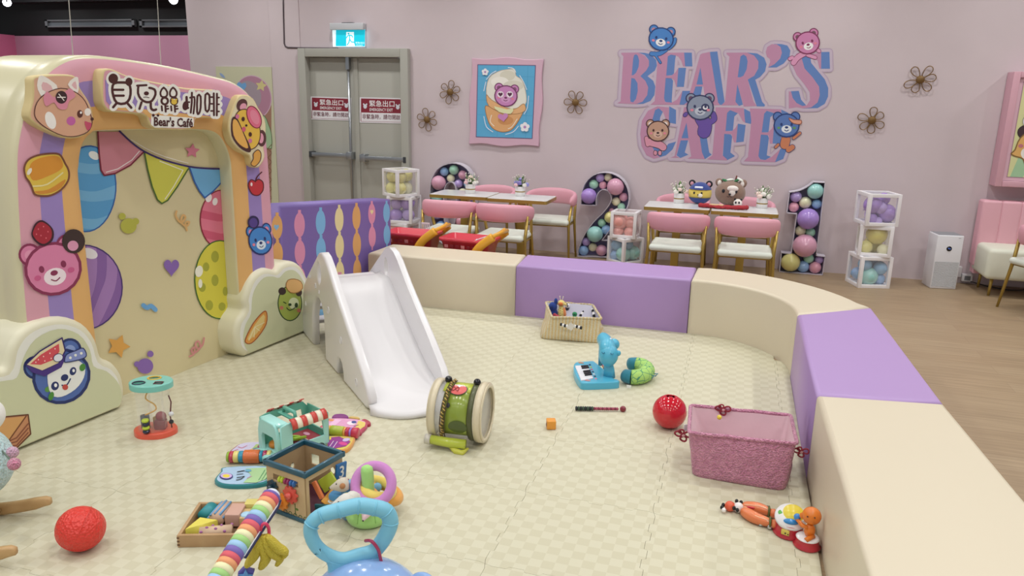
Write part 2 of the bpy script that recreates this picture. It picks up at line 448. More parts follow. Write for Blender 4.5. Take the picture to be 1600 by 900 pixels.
for l in ([(546, 55), (546.5, 62)], [(546, 55.2), (549.5, 55.4), (551, 58)], [(546, 55), (543, 56), (541.5, 59)], [(546.8, 62), (549, 65.5), (553.5, 66)], [(546, 62), (545, 66.5), (542.5, 70)]): a.st(l, 1.5, fg)
a.text('緊急出口', 555.5, 68.3, 569, 68.5, 3, ew); a.text('EXIT', 557, 71.6, 567, 71.8, 1.8, ew)
a.build('sign_print', ex, world=True)
# ---- cable conduit on the wall
cp = [BW.P(*q, .012) for q in ((442, -40), (443, 20), (444.3, 68), (446, 72.5), (450, 74.3), (475, 75), (528, 75.8))]
tag(MB().tube(cp, .009, M('#55484f', .5), 8).build('cable'), 'thin dark cable running down the wall and over to the exit sign', 'cable')

# ---- ceiling lamps
lampm = mat('lamp_lens', '#ffffff', .4, emit=('#fff6ea', 6.0))
proto = None
def lamp_label(x, y): return 'round recessed ceiling downlight'
def make_lamp(x, y, z=CEIL_Z, i=[0]):
    t = thing('downlight', lamp_label(x, y), 'ceiling light', (x, y, z), 0, 'round downlights over the room')
    MB().lathe([(.0, .06), (.075, .06), (.085, .05), (.09, 0), (.072, 0), (.07, .03)], M('#1c1c1e', .5), n=20).build('housing', t)
    MB().lathe([(0, .012), (.07, .012)], lampm, n=20).build('lens', t)
    ld = bpy.data.lights.new('downlight_glow', 'AREA'); ld.shape = 'DISK'; ld.size = .2; ld.energy = LAMP_POWER; ld.color = (1, .985, .955); ld.spread = radians(150)
    lo = bpy.data.objects.new('downlight_glow', ld); COL.objects.link(lo); lo.parent = t; lo.location = (0, 0, -.01)
    MB().cyl((0, 0, .06), (0, 0, HT+.31-z), .008, M('#1c1c1e', .5), n=8).build('stem', t)
for x, y in LAMPS: make_lamp(x, y)
far = Plane((0, 9.3, 0), (0, -1, 0))
for q, lb_ in (((11, 4), 'left'), ((271, 0), 'right')):
    p = far.P(*q); d_ = (V((0, 1.5, .6))-p).normalized(); t = thing('spotlight', 'bright ceiling spotlight in the dark upper left, the %s one' % lb_, 'ceiling light', tuple(p)); R_ = rot_to(d_)
    MB().lathe([(0, -.16), (.05, -.16), (.062, -.12), (.066, 0), (.058, 0), (.054, -.02)], M('#202024', .5), (0, 0, 0), 24, R_).build('can', t)
    MB().lathe([(0, -.008), (.056, -.008)], mat('spot_lens', '#ffffff', .4, emit=('#f2f4ff', 14.0)), (0, 0, 0), 24, R_).build('lens', t)
    MB().cyl((0, 0, 0), (0, 0, HT+.31-p.z), .01, M('#202024', .5), n=8).build('stem', t)
for x in (-11.5, -10.0, -8.4, -7.0):  # extra downlights, added only to brighten the far pink wall
    make_lamp(x, 10.2, 3.3); make_lamp(x, 7.4, 3.35)
# ---- two suspension wires
for i, (a0, b0, yy, lb) in enumerate((((105, -30), (115, 100), 3.2, 'left'), ((244, -30), (252, 110), 3.9, 'right'))):
    pl = Plane((-3.2, 0, 0), (1, 0, 0)); A = pl.P(*a0); B = pl.P(*b0); d = (A-B).normalized(); A = B+d*((HT+.3-B.z)/d.z)
    tag(MB().tube([B, A], .0022, M('#c9c9cf', .3), 6).build('hanging_wire'), 'thin pale wire hanging over the %s part of the gateway' % lb, 'wire', 'wires over the gateway')
# ================================================================== PLAY MAT (jigsaw foam tiles)
def mat_material():
    m = mat('foam_mat', '#d9d1ae', .6); nt = m.node_tree; N = nt.nodes.new; L = nt.links.new
    tc = N('ShaderNodeNewGeometry'); ck = N('ShaderNodeTexChecker'); ck.inputs['Scale'].default_value = 22
    ck.inputs['Color1'].default_value = (*lin('#cbc7af'), 1); ck.inputs['Color2'].default_value = (*lin('#c4bfa5'), 1)
    mp = N('ShaderNodeMapping'); mp.inputs['Scale'].default_value = (1, 1, 0); mp.inputs['Location'].default_value = (0, 0, .5)
    L(tc.outputs['Position'], mp.inputs['Vector']); L(mp.outputs[0], ck.inputs['Vector'])
    L(ck.outputs['Color'], nt.nodes['Principled BSDF'].inputs['Base Color'])
    w1 = N('ShaderNodeTexNoise'); w1.inputs['Scale'].default_value = 180
    L(tc.outputs['Position'], w1.inputs['Vector'])
    bp = N('ShaderNodeBump'); bp.inputs['Strength'].default_value = .12; bp.inputs['Distance'].default_value = .002
    L(w1.outputs[0], bp.inputs['Height']); L(bp.outputs[0], nt.nodes['Principled BSDF'].inputs['Normal'])
    return m
MATM = mat_material()
G_O = V((-2.98, 2.556, 0)); G_U = V((.124, .9923, 0)).normalized(); G_N = V((.9923, -.124, 0)).normalized()
CX, CY, RI, RO = -.22, 4.66, .62, 1.07          # curved corner of the fence
FX, FYB = .40, 5.28                             # inner faces of right and back fence
def tile(ix, iy):
    P = .53; x0 = -.735+P*ix; y0 = 2.235+P*iy; g = .0006; am = .007; nt_ = 8
    def edge(a, b, nrm, ph):
        out = []
        out.append(a)
        for k in range(nt_):
            o = am if (k+ph) % 2 else -am
            for f in (.06, .94):
                t = .04+.92*(k+f)/nt_; p = a+(b-a)*t+nrm*o; out.append(p)
        out.append(b)
        return out
    A, B, C_, D = V((x0+g, y0+g, 0)), V((x0+P-g, y0+g, 0)), V((x0+P-g, y0+P-g, 0)), V((x0+g, y0+P-g, 0))
    e = edge(A, B, V((0, 1, 0)), 0)
    e += edge(B, C_, V((1, 0, 0)), 0)[1:]
    e += edge(D, C_, V((0, 1, 0)), 0)[::-1][1:]
    e += edge(A, D, V((1, 0, 0)), 0)[::-1][1:-1]
    bm = bmesh.new(); vs = [bm.verts.new((p.x, p.y, -.0)) for p in e]; f = bm.faces.new(vs)
    cuts = [((FX, 0, 0), (1, 0, 0)), ((0, FYB, 0), (0, 1, 0)), (G_O-G_N*.143, -G_N)]
    for a in range(3, 90, 7): cuts.append(((CX+(RI-.002)*cos(radians(a)), CY+(RI-.002)*sin(radians(a)), 0), (cos(radians(a)), sin(radians(a)), 0)))
    for co, no in cuts: bmesh.ops.bisect_plane(bm, geom=bm.verts[:]+bm.edges[:]+bm.faces[:], dist=1e-6, plane_co=co, plane_no=no, clear_outer=True)
    if not bm.faces: bm.free(); return
    fs = list(bm.faces); ar = sum(q.calc_area() for q in fs)
    if ar < .004: bm.free(); return
    r = bmesh.ops.extrude_face_region(bm, geom=fs)
    bmesh.ops.translate(bm, vec=(0, 0, .01), verts=[q for q in r['geom'] if isinstance(q, bmesh.types.BMVert)])
    bmesh.ops.triangulate(bm, faces=bm.faces[:]); bmesh.ops.recalc_face_normals(bm, faces=bm.faces[:])
    me = bpy.data.meshes.new('foam_tile'); bm.to_mesh(me); bm.free(); me.materials.append(MATM)
    cx = sum(q.co.x for q in me.vertices)/len(me.vertices); cy = sum(q.co.y for q in me.vertices)/len(me.vertices)
    for q in me.vertices: q.co.x -= cx; q.co.y -= cy
    o = bpy.data.objects.new('foam_tile', me); COL.objects.link(o); o.location = (cx, cy, 0)
    tag(o, 'cream interlocking foam tile of the play area floor', 'floor mat', 'cream foam puzzle tiles')
for ix in range(-6, 3):
    for iy in range(-4, 6): tile(ix, iy)
MT = .0105

# ================================================================== SOFT FENCE
cream = mat('cream_vinyl', '#d5cab3', .42, bump=('n', 12, .03)); lilac = mat('lilac_vinyl', '#ad8fc4', .42, bump=('n', 12, .03))
purp = mat('violet_vinyl', '#7b66ad', .45, bump=('n', 10, .03))
BH = .40
def block(name, pts, m, label):
    pts = [V((p[0], p[1], 0.0)) for p in pts]; c = sum(pts, V((0, 0, 0)))/len(pts)
    b = MB().slab([p-c for p in pts], (0, 0, 1), BH, m, r=.02)
    o = b.build(name); o.location = c; o.data.validate(); tag(o, label, 'soft play fence'); return o
e_ = .003
block('fence_block', [(-2.735, FYB), (-1.525-e_, FYB), (-1.56-e_, FYB+.41), (-2.72, FYB+.41)], cream, 'long cream padded block of the back fence, behind the white slide')
block('fence_block', [(-1.525+e_, FYB), (-.255-e_, FYB), (-.24-e_, FYB+.43), (-1.56+e_, FYB+.41)], lilac, 'lilac padded block in the back fence, behind the yellow knitted basket')
arc = lambda R, a0, a1, n: [(CX+R*cos(radians(a0+(a1-a0)*i/n)), CY+R*sin(radians(a0+(a1-a0)*i/n))) for i in range(n+1)]
block('fence_block', [(-.255+e_, FYB)] + arc(RI, 90, -2, 14) + [(.405, 4.60+e_), (.845, 4.94)] + arc(RO, 20, 86, 14) + [(-.24+e_, FYB+.43)], cream, 'curved cream padded corner block of the fence')
block('fence_block', [(.402, 4.60-e_), (.40, 3.28+e_), (.905, 3.36+e_), (.85, 4.94-2*e_)], lilac, 'lilac padded block of the right-hand fence, behind the pink basket')
block('fence_block', [(.402, 3.28-e_), (.44, 1.2), (1.05, 1.2), (.905, 3.36-e_)], cream, 'nearest cream padded block, in the bottom right corner')

# ================================================================== GATEWAY
gate = thing('play_gateway', 'big padded pink, purple and orange gateway with a cream party mural and cafe sign', 'gateway', (-3.1, 3.3, 0))
pinkv = mat('pink_vinyl', '#dda3b4', .42, bump=('n', 9, .05)); purpv = mat('soft_purple_vinyl', '#9c86c6', .45, bump=('n', 9, .04)); orav = mat('apricot_vinyl', '#e3b271', .45, bump=('n', 9, .04))
crm = mat('cream_gate_vinyl', '#d8d2b0', .33, bump=('n', 6, .06))
outer = [(-.06, 0), (-.045, .6), (.0, 1.2), (.05, 1.43), (.14, 1.60), (.27, 1.715), (.45, 1.757), (.84, 1.735), (1.19, 1.69), (1.38, 1.65), (1.51, 1.565), (1.59, 1.42), (1.615, 1.2), (1.62, .6), (1.62, 0)]
inner = [(.300, 0), (.305, .6), (.312, 1.15), (.322, 1.25), (.35, 1.34), (.40, 1.39), (.47, 1.405), (.84, 1.40), (1.08, 1.392), (1.19, 1.37), (1.25, 1.31), (1.285, 1.22), (1.29, 1.1), (1.285, .6), (1.28, 0)]
so = spl(outer, 5, False); si = spl(inner, 5, False)
sec = [(0, -.50, crm), (0, -.16, crm), (.012, -.135, crm), (.012, -.115, crm), (0, -.09, crm), (0, -.04, crm), (.012, -.012, crm), (.045, .0, pinkv), (.17, .012, pinkv), (.33, .012, purpv), (.5, .014, purpv), (.665, .012, orav), (.82, .012, orav), (.95, .004, orav), (.985, -.006, crm), (1.0, -.02, crm), (1.0, -.16, crm)]
gb = MB(); ns = len(sec); vs = []
for o_, i_ in zip(so, si):
    for f, d, _ in sec:
        s_ = o_[0]+(i_[0]-o_[0])*f; z_ = o_[1]+(i_[1]-o_[1])*f
        vs.append(G_O + G_U*s_ + G_N*(d-.045) + V((0, 0, max(0, z_))))
for k in range(ns-1):
    fs = [(i*ns+k, i*ns+k+1, (i+1)*ns+k+1, (i+1)*ns+k) for i in range(len(so)-1)]
    gb.add(vs, [], sec[k][2]); base = len(gb.v)-len(vs)
    for f in fs: gb.f.append([base+q for q in f]); gb.mi.append(gb.mat(sec[k][2])); gb.sm.append(True)
bm_fix = gb
o = gb.build('arch', gate, world=True)
bm = bmesh.new(); bm.from_mesh(o.data); bmesh.ops.remove_doubles(bm, verts=bm.verts[:], dist=1e-5); bmesh.ops.recalc_face_normals(bm, faces=bm.faces[:])
for f in bm.faces: f.smooth = True
bm.to_mesh(o.data); bm.free()
def gp(s_, z_, d): return G_O+G_U*s_+G_N*d+V((0, 0, z_))
def gslab(pts, d0, d1, m, name, **k): return MB().slab([gp(a, b, d0) for a, b in pts], G_N, d1-d0, m, **k).build(name, gate, world=True)
mur = mat('mural_cream', '#d9cda4', .5, bump=('n', 8, .04))
gslab([(.2, 0), (1.42, 0), (1.42, 1.5), (.2, 1.5)], -.52, -.144, mur, 'mural_panel')
MURAL = bpy.data.objects['mural_panel']
CP = Plane(G_O, G_N); FP = Plane(G_O+G_N*-.031, G_N); MP = Plane(G_O+G_N*-.144, G_N)
# --- mural print
a = Art(MP, .0008, .0006)
a.lined(oval(137, 295, 44, 67, 4, 36), '#5ba4dc', '#2f62ae', 2.2)
a.clip(oval(137, 295, 43, 66, 4, 36), [spl([(90, yy-9), (120, yy-2), (150, yy+1), (185, yy-9), (187, yy+9), (150, yy+17), (120, yy+14), (92, yy+8)], 4) for yy in (255, 298, 341)], '#79b9e6')
a.ov(147, 243, 9, 6, '#eef4f6', 30)
a.lined(oval(130, 449, 61, 66, 0, 36), '#8a63a8', '#4b3478', 2.2)
a.clip(oval(130, 449, 60, 65, 0, 36), [spl([(x0+8, 380), (x0+22, 385), (x0+22, 440), (x0+6, 485), (x0-14, 520), (x0-24, 515), (x0-4, 460), (x0+6, 430)], 4) for x0 in (128, 160)], '#a77fbd')
a.ov(140, 396, 13, 8, '#eee9f0', 20)
a.lined(oval(347, 343, 34, 46, 0, 32), '#e07a92', '#8c2438', 1.8)
a.clip(oval(347, 343, 33, 45, 0, 32), [[(305, yy-6), (345, yy+3), (386, yy+2), (386, yy+14), (340, yy+14), (305, yy+7)] for yy in (332, 362)], '#d05a78')
a.ov(326, 309, 5, 7, '#f6eef0', 10); a.ov(336, 315, 4, 6, '#f6eef0', 10)
a.lined(oval(344, 437, 39.5, 61, 0, 36), '#d9cf4a', '#3d6a2c', 1.8)
for q in ((336, 401, 6, 9), (322, 417, 5, 7), (336, 438, 5.5, 9), (316, 449, 5.5, 7), (327, 477, 6, 8), (347, 479, 5.5, 6.5), (352, 455, 4, 7), (358, 395, 4, 8)): a.ov(*q, '#a9a93c', keep=True)
a.ov(311, 424, 6, 9, '#f2f0e0', 10); a.ov(313, 443, 3.2, 7, '#f2f0e0', 0)
a.sh([(153, 206), (188, 206), (224, 238), (202, 259), (172, 273), (162, 273), (158, 262)], '#d08898')
a.st([(153, 206), (155, 240), (158, 266), (163, 274), (180, 271), (204, 258), (224, 238)], 2.4, '#7d2038')
a.st([(166, 269), (184, 264), (206, 250), (218, 236)], 1.3, '#f3eded')
a.sh([(226, 239), (294, 262), (277, 290), (262, 312), (253, 317), (244, 309), (235, 280)], '#d3d155')
a.st([(226, 239), (231, 265), (238, 292), (246, 312), (253, 318), (262, 313), (277, 292), (294, 264)], 2.2, '#496b2c')
a.st([(258, 311), (271, 292), (286, 266), (250, 252)], 1.3, '#f3f1e0')
a.sh([(297, 262), (345, 264), (345, 285), (333, 298), (320, 308), (311, 297), (303, 280)], '#72b2e2')
a.st([(296, 261), (304, 284), (312, 299), (320, 309), (333, 299), (346, 285)], 2.2, '#2f5fae')
a.st([(187, 205), (205, 222), (226, 237), (256, 250), (294, 260), (320, 263), (348, 264)], 2.8, '#3b2a68', smooth=3)
a.st([(205, 218), (228, 232), (258, 245), (294, 255)], 1.1, '#f0ece6', smooth=2)
a.sh(star(300.5, 236, 12, .5, rot=-85), '#d57f96')
for cx_, cy_, r_ in ((201, 353, 12.5), (191, 338, 5.5), (212, 346, 5.5)): a.ov(cx_, cy_, r_, r_*.95, '#b9b84c', keep=cx_ != 201)
a.sh(heart(268, 417, 24, 28), '#8a68b4')
a.st([(276, 330), (275, 338), (283, 348), (290, 340), (286, 336), (283, 346), (291, 354), (296, 347), (290, 348), (292, 360)], 3, '#ddb173', smooth=3)
a.st([(224, 477), (230, 481), (236, 478), (243, 484)], 7, '#6fa9dd', smooth=3)
a.sh(star(185, 541, 19, .52, rot=-70), '#dfa653')
for cx_, cy_, rx_, ry_ in ((227, 572, 12.5, 12), (235, 553, 5, 5), (214, 569, 4.5, 4.5)): a.ov(cx_, cy_, rx_, ry_, '#8a68b4', keep=cx_ != 227)
a.st([(319, 528), (317, 538), (310, 545), (305, 538), (310, 533), (313, 543), (303, 552), (299, 547), (304, 543), (303, 553), (296, 557)], 2.6, '#d59090', smooth=3)
a.build('mural_print', MURAL, world=True)
# --- prints on the columns
FP2 = Plane(G_O+G_N*-.0300, G_N)
a = Art(FP2, .0, .0006)
mac = [(38, 262), (44, 250), (58, 243), (78, 240), (92, 241), (98, 248), (102, 256), (106, 263), (108, 272), (106, 283), (96, 296), (80, 305), (64, 306), (54, 303), (50, 293), (45, 283), (40, 276)]
a.lined(mac, '#e3c24e', '#7c4a38', 3, smooth=3)
a.sh([(46, 264), (52, 252), (70, 245), (90, 244), (98, 254), (96, 264), (78, 274), (52, 282)], '#dd9636', 4)
a.sh([(54, 299), (76, 296), (102, 280), (96, 293), (80, 301), (62, 303)], '#d48f38', 3)
a.st([(52, 291), (74, 288), (98, 270)], 2.4, '#efe2a0', smooth=3); a.ov(46, 268, 3, 6, '#f4ead8', 30)
a.build('macaron_print', gate, world=True)
a = Art(FP2, .0, .0006)
a.bear(83, 420, 42, '#dd84ac', '#8a2f55', '#e79bbb', '#f5e6ee', -14, cheeks='#cf5f90', lw=3)
a.ov(115, 377, 18, 19, '#3c2a28'); a.ov(114, 384, 8.5, 8, '#dd9ab8'); a.sh([(50, 360), (56, 348), (66, 344), (78, 352), (84, 362), (82, 376), (70, 384), (58, 380), (50, 370)], '#3c1a28', 3)
a.sh([(52, 361), (58, 350), (66, 347), (77, 354), (81, 363), (79, 374), (69, 381), (59, 377), (52, 368)], '#a82638', 3)
for q in ((60, 358), (68, 354), (75, 362), (64, 368), (72, 372), (57, 366)): a.ov(*q, 1, 1.3, '#e0707e', n=8, keep=True)
a.build('berry_bear_print', gate, world=True)
a = Art(FP2, .0, .0006)
a.lined([(388, 290), (392, 281), (399, 283), (404, 280), (411, 285), (411, 297), (404, 305), (394, 303)], '#c8323c', '#5e1a22', 1.6, smooth=3)
a.st([(399, 284), (402, 276), (409, 269)], 1.8, '#5e1a22', smooth=3); a.ov(393, 288, 1.6, 3, '#f6e8e8')
a.build('cherry_print', gate, world=True)
a = Art(FP2, .0, .0006)
a.bear(407, 376, 17.5, '#4488d0', '#24306e', '#e38fae', '#dfeaf6', -10, sy=1.3)
a.sh(oval(396, 347, 9, 10), '#2c2250'); a.ov(396, 348, 6.5, 7.5, '#54408c')
a.build('blue_bear_print', gate, world=True)
# --- padded relief cushions
def cushion(name, pts, plane, th, m, m2, r=.012):
    w = [plane.P(x, y) for x, y in pts]; return MB().slab([q-plane.n*0 for q in w], plane.n, th, m, m2, r=r).build(name, gate, world=True)
def plane_at(pl, d): return Plane(pl.O+pl.n*d, pl.n)
side = mat('cushion_edge', '#d7c490', .5)
Sp = plane_at(FP, .045)
fox = [(52, 121), (70, 117), (100, 116), (119, 120), (126, 138), (139, 158), (146, 180), (143, 202), (127, 214), (104, 216), (79, 207), (55, 194), (45, 180), (50, 157), (51, 137)]
ch = MB().slab([Sp.P(*q)-Sp.n*.05 for q in spl(fox, 3)], Sp.n, .05, M('#dcae94', .5), side, r=.008).build('cat_head_cushion', gate, world=True)
a = Art(Sp, .001, .0005)
a.sh([(59, 140), (60, 122), (66, 118), (80, 126), (90, 138), (75, 160)], '#f2ece6', 3); a.sh([(66, 140), (67, 128), (80, 134), (82, 146)], '#e5b8bc', 2)
a.sh([(106, 132), (115, 122), (122, 121), (123, 140), (118, 146)], '#f2ece6', 2); a.sh([(112, 133), (118, 127), (120, 140)], '#e5b8bc', 2)
face = spl([(54, 178), (58, 160), (72, 146), (95, 138), (118, 144), (133, 158), (141, 178), (144, 192), (137, 206), (118, 213), (98, 212), (76, 202), (60, 190)], 3)
a.lined(face, '#d8a78a', '#5c3330', 1.4)
a.ov(79, 188, 8, 14, '#f5f1ee', -18); a.ov(111, 189, 7, 7, '#c665a8'); a.ov(125, 178, 4.5, 6, '#5c2c24'); a.ov(126.5, 176, 1.6, 2, '#ffffff')
a.ov(137, 175, 5, 6, '#f3ece6'); a.sh([(132, 190), (138, 191), (143, 193), (141, 201), (136, 203)], '#c8506e', 3); a.ov(144, 186, 2.6, 2.6, '#4a2424')
a.sh([(84, 152), (74, 143), (68, 152), (72, 166), (84, 160), (92, 170), (104, 170), (108, 158), (118, 150), (110, 138), (98, 146)], '#dd8ea4', 3)
a.ov(96, 152, 9, 10, '#3c2428'); a.st([(90, 152), (102, 152)], 1.6, '#f2ece6'); a.st([(92, 147), (100, 157)], 1.4, '#f2ece6')
a.build('cat_print', ch, world=True)
tig = [(372, 152), (384, 148), (396, 154), (404, 168), (414, 186), (416, 206), (412, 226), (414, 246), (404, 262), (393, 257), (390, 244), (375, 235), (362, 220), (357, 196), (362, 175)]
MB().slab([Sp.P(*q)-Sp.n*.05 for q in spl(tig, 3)], Sp.n, .05, M('#e8dcb8', .5), side, r=.008).build('tiger_head_cushion', gate, world=True)
a = Art(Sp, .001, .0005)
a.ov(378, 164, 8, 10, '#5a3434', 30); a.ov(380, 167, 5, 6, '#e3a0b4', 30); a.ov(409, 216, 7, 13, '#5a3434', 0); a.ov(408, 216, 4, 8, '#e3a0b4')
a.lined(oval(386, 202, 20, 32, -14, 28), '#e7bd4c', '#4a2426', 1.4)
a.sh(spl([(362, 186), (370, 184), (380, 205), (392, 232), (388, 238), (374, 230), (362, 212)], 3), '#4a2426')
a.sh(spl([(364, 189), (370, 188), (379, 206), (388, 231), (375, 226), (365, 211)], 3), '#e6b058')
a.lined(oval(397, 183, 10, 18, -22, 26), '#e3708c', '#8a2440', 1.4); a.ov(398, 183, 6, 12, '#e88ba2', -22)
a.ov(380, 186, 2.6, 3.6, '#4a1f1c'); a.ov(391, 210, 2.6, 3.6, '#4a1f1c'); a.ov(381, 202, 3, 4, '#d05a7c'); a.ov(385, 196, 1.8, 1.8, '#2c1616'); a.ov(371, 182, 3, 3.6, '#d477a0'); a.ov(391, 220, 3, 3.6, '#d477a0')
a.lined([(396, 240), (403, 234), (408, 240), (406, 252), (398, 260), (392, 256), (396, 248)], '#dba24c', '#4a2426', 1.2, 3)
a.build('tiger_print', bpy.data.objects['tiger_head_cushion'], world=True)
# --- cafe sign board
board = [(160, 116), (164, 108), (176, 108), (196, 117), (222, 124), (268, 133), (294, 138), (334, 140), (343, 145), (346, 160), (346, 178), (339, 185), (309, 184), (305, 192), (297, 202), (270, 203), (243, 201), (234, 195), (231, 186), (222, 179), (176, 175), (165, 169), (160, 158), (159, 136)]
Sg = plane_at(FP, .06)
MB().slab([Sg.P(*q)-Sg.n*.062 for q in spl(board, 2)], Sg.n, .062, M('#e0a4b4', .5), side, r=.008).build('sign_board', gate, world=True)
T = lambda x, y: (150+x*.13125, 95+y*.13125)
a = Art(Sg, .001, .0004, T)
a.sh([(110, 230), (500, 300), (1000, 370), (1480, 425), (1485, 640), (1430, 665), (1200, 640), (600, 575), (180, 545), (120, 480)], '#9c86c6')
a.sh([(150, 535), (640, 585), (1200, 645), (1430, 668), (1180, 672), (1130, 790), (700, 790), (650, 690), (560, 615), (210, 580)], '#e0ae6c')
br_, wh = '#4a2020', '#f1f0ea'
S_ = [([(215, 268), (300, 258), (385, 270), (412, 345), (400, 450), (345, 508), (250, 502), (207, 420), (194, 330)], 30, 1),
      ([(215, 345), (325, 345)], 28, 0), ([(215, 415), (330, 415)], 28, 0), ([(240, 510), (205, 553)], 30, 0), ([(380, 512), (420, 558)], 30, 0),
      ([(490, 296), (600, 290)], 26, 0), ([(505, 300), (500, 385), (535, 455), (600, 492), (665, 478), (708, 400), (695, 340), (635, 322)], 28, 0),
      ([(542, 495), (517, 572)], 28, 0), ([(652, 505), (655, 565), (685, 588), (715, 580)], 30, 0)]
for k, dx in ((0, 0), (1, 112)):
    S_ += [([(805+dx, 318), (848+dx, 372), (840+dx, 420), (808+dx, 432), (775+dx, 420), (768+dx, 372)], 22, 1), (oval(818+dx, 478, 38, 40, 0, 12), 26, 1),
           ([(782+dx, 540), (787+dx, 592)], 22, 0), ([(825+dx, 530), (830+dx, 606)], 24, 0), ([(830+dx, 575), (862+dx, 570)], 20, 0), ([(830+dx, 540), (856+dx, 540)], 18, 0)]
S_ += [(oval(1066, 535, 16, 36, 10, 10), 40, 1), ([(1078, 432), (1080, 480)], 30, 0), ([(1080, 492), (1112, 492)], 20, 0), ([(1066, 575), (1100, 560)], 22, 0),
       ([(1142, 380), (1140, 500), (1128, 618)], 24, 0), ([(1120, 440), (1170, 432), (1172, 520), (1160, 628)], 22, 0), ([(1208, 420), (1245, 425), (1245, 560), (1225, 628), (1204, 610)], 24, 1),
       ([(1302, 405), (1350, 410), (1345, 580), (1305, 588)], 24, 1), ([(1402, 388), (1405, 648)], 24, 0), ([(1440, 392), (1438, 650)], 24, 0)]
for yy in (432, 512, 597): S_ += [([(1368, yy), (1400, yy)], 20, 0), ([(1440, yy+6), (1465, yy+6)], 20, 0)]
a.sh([(660, 640), (760, 650), (1160, 680), (1165, 780), (1110, 800), (700, 795), (655, 760)], wh)
ps = []
for p_, w_, cl in S_: ps += a.strokepolys(spl(p_, 2, bool(cl)) if len(p_) > 3 else p_, w_+66, bool(cl))
ps += [oval(205, 215, 85, 88), oval(390, 250, 70, 76), [(215, 268), (385, 270), (412, 345), (400, 450), (345, 508), (250, 502), (200, 400)], [(505, 300), (640, 300), (720, 400), (660, 500), (600, 500), (520, 440)], [(1204, 400), (1245, 400), (1240, 630), (1204, 620)], [(1302, 405), (1350, 410), (1345, 580), (1305, 588)]]
a.union(ps, wh)
a.ov(205, 212, 58, 60, br_); a.ov(392, 250, 42, 50, br_, keep=True)
ps = []
for p_, w_, cl in S_: ps += a.strokepolys(spl(p_, 2, bool(cl)) if len(p_) > 3 else p_, w_, bool(cl))
a.union(ps, br_)
a.ov(600, 388, 30, 24, br_); a.st([(565, 435), (600, 432), (632, 440)], 8, br_, smooth=3); a.ov(930, 490, 34, 30, '#e2c04a'); a.ov(908, 460, 12, 12, '#e2c04a', keep=True); a.ov(956, 462, 12, 12, '#e2c04a', keep=True)
a.text("Bear's Café", 690, 775, 1155, 795, 112, br_, .03)
a.ov(683, 648, 17, 17, br_); a.ov(738, 650, 15, 15, br_, keep=True)
a.build('sign_lettering', bpy.data.objects['sign_board'], world=True)
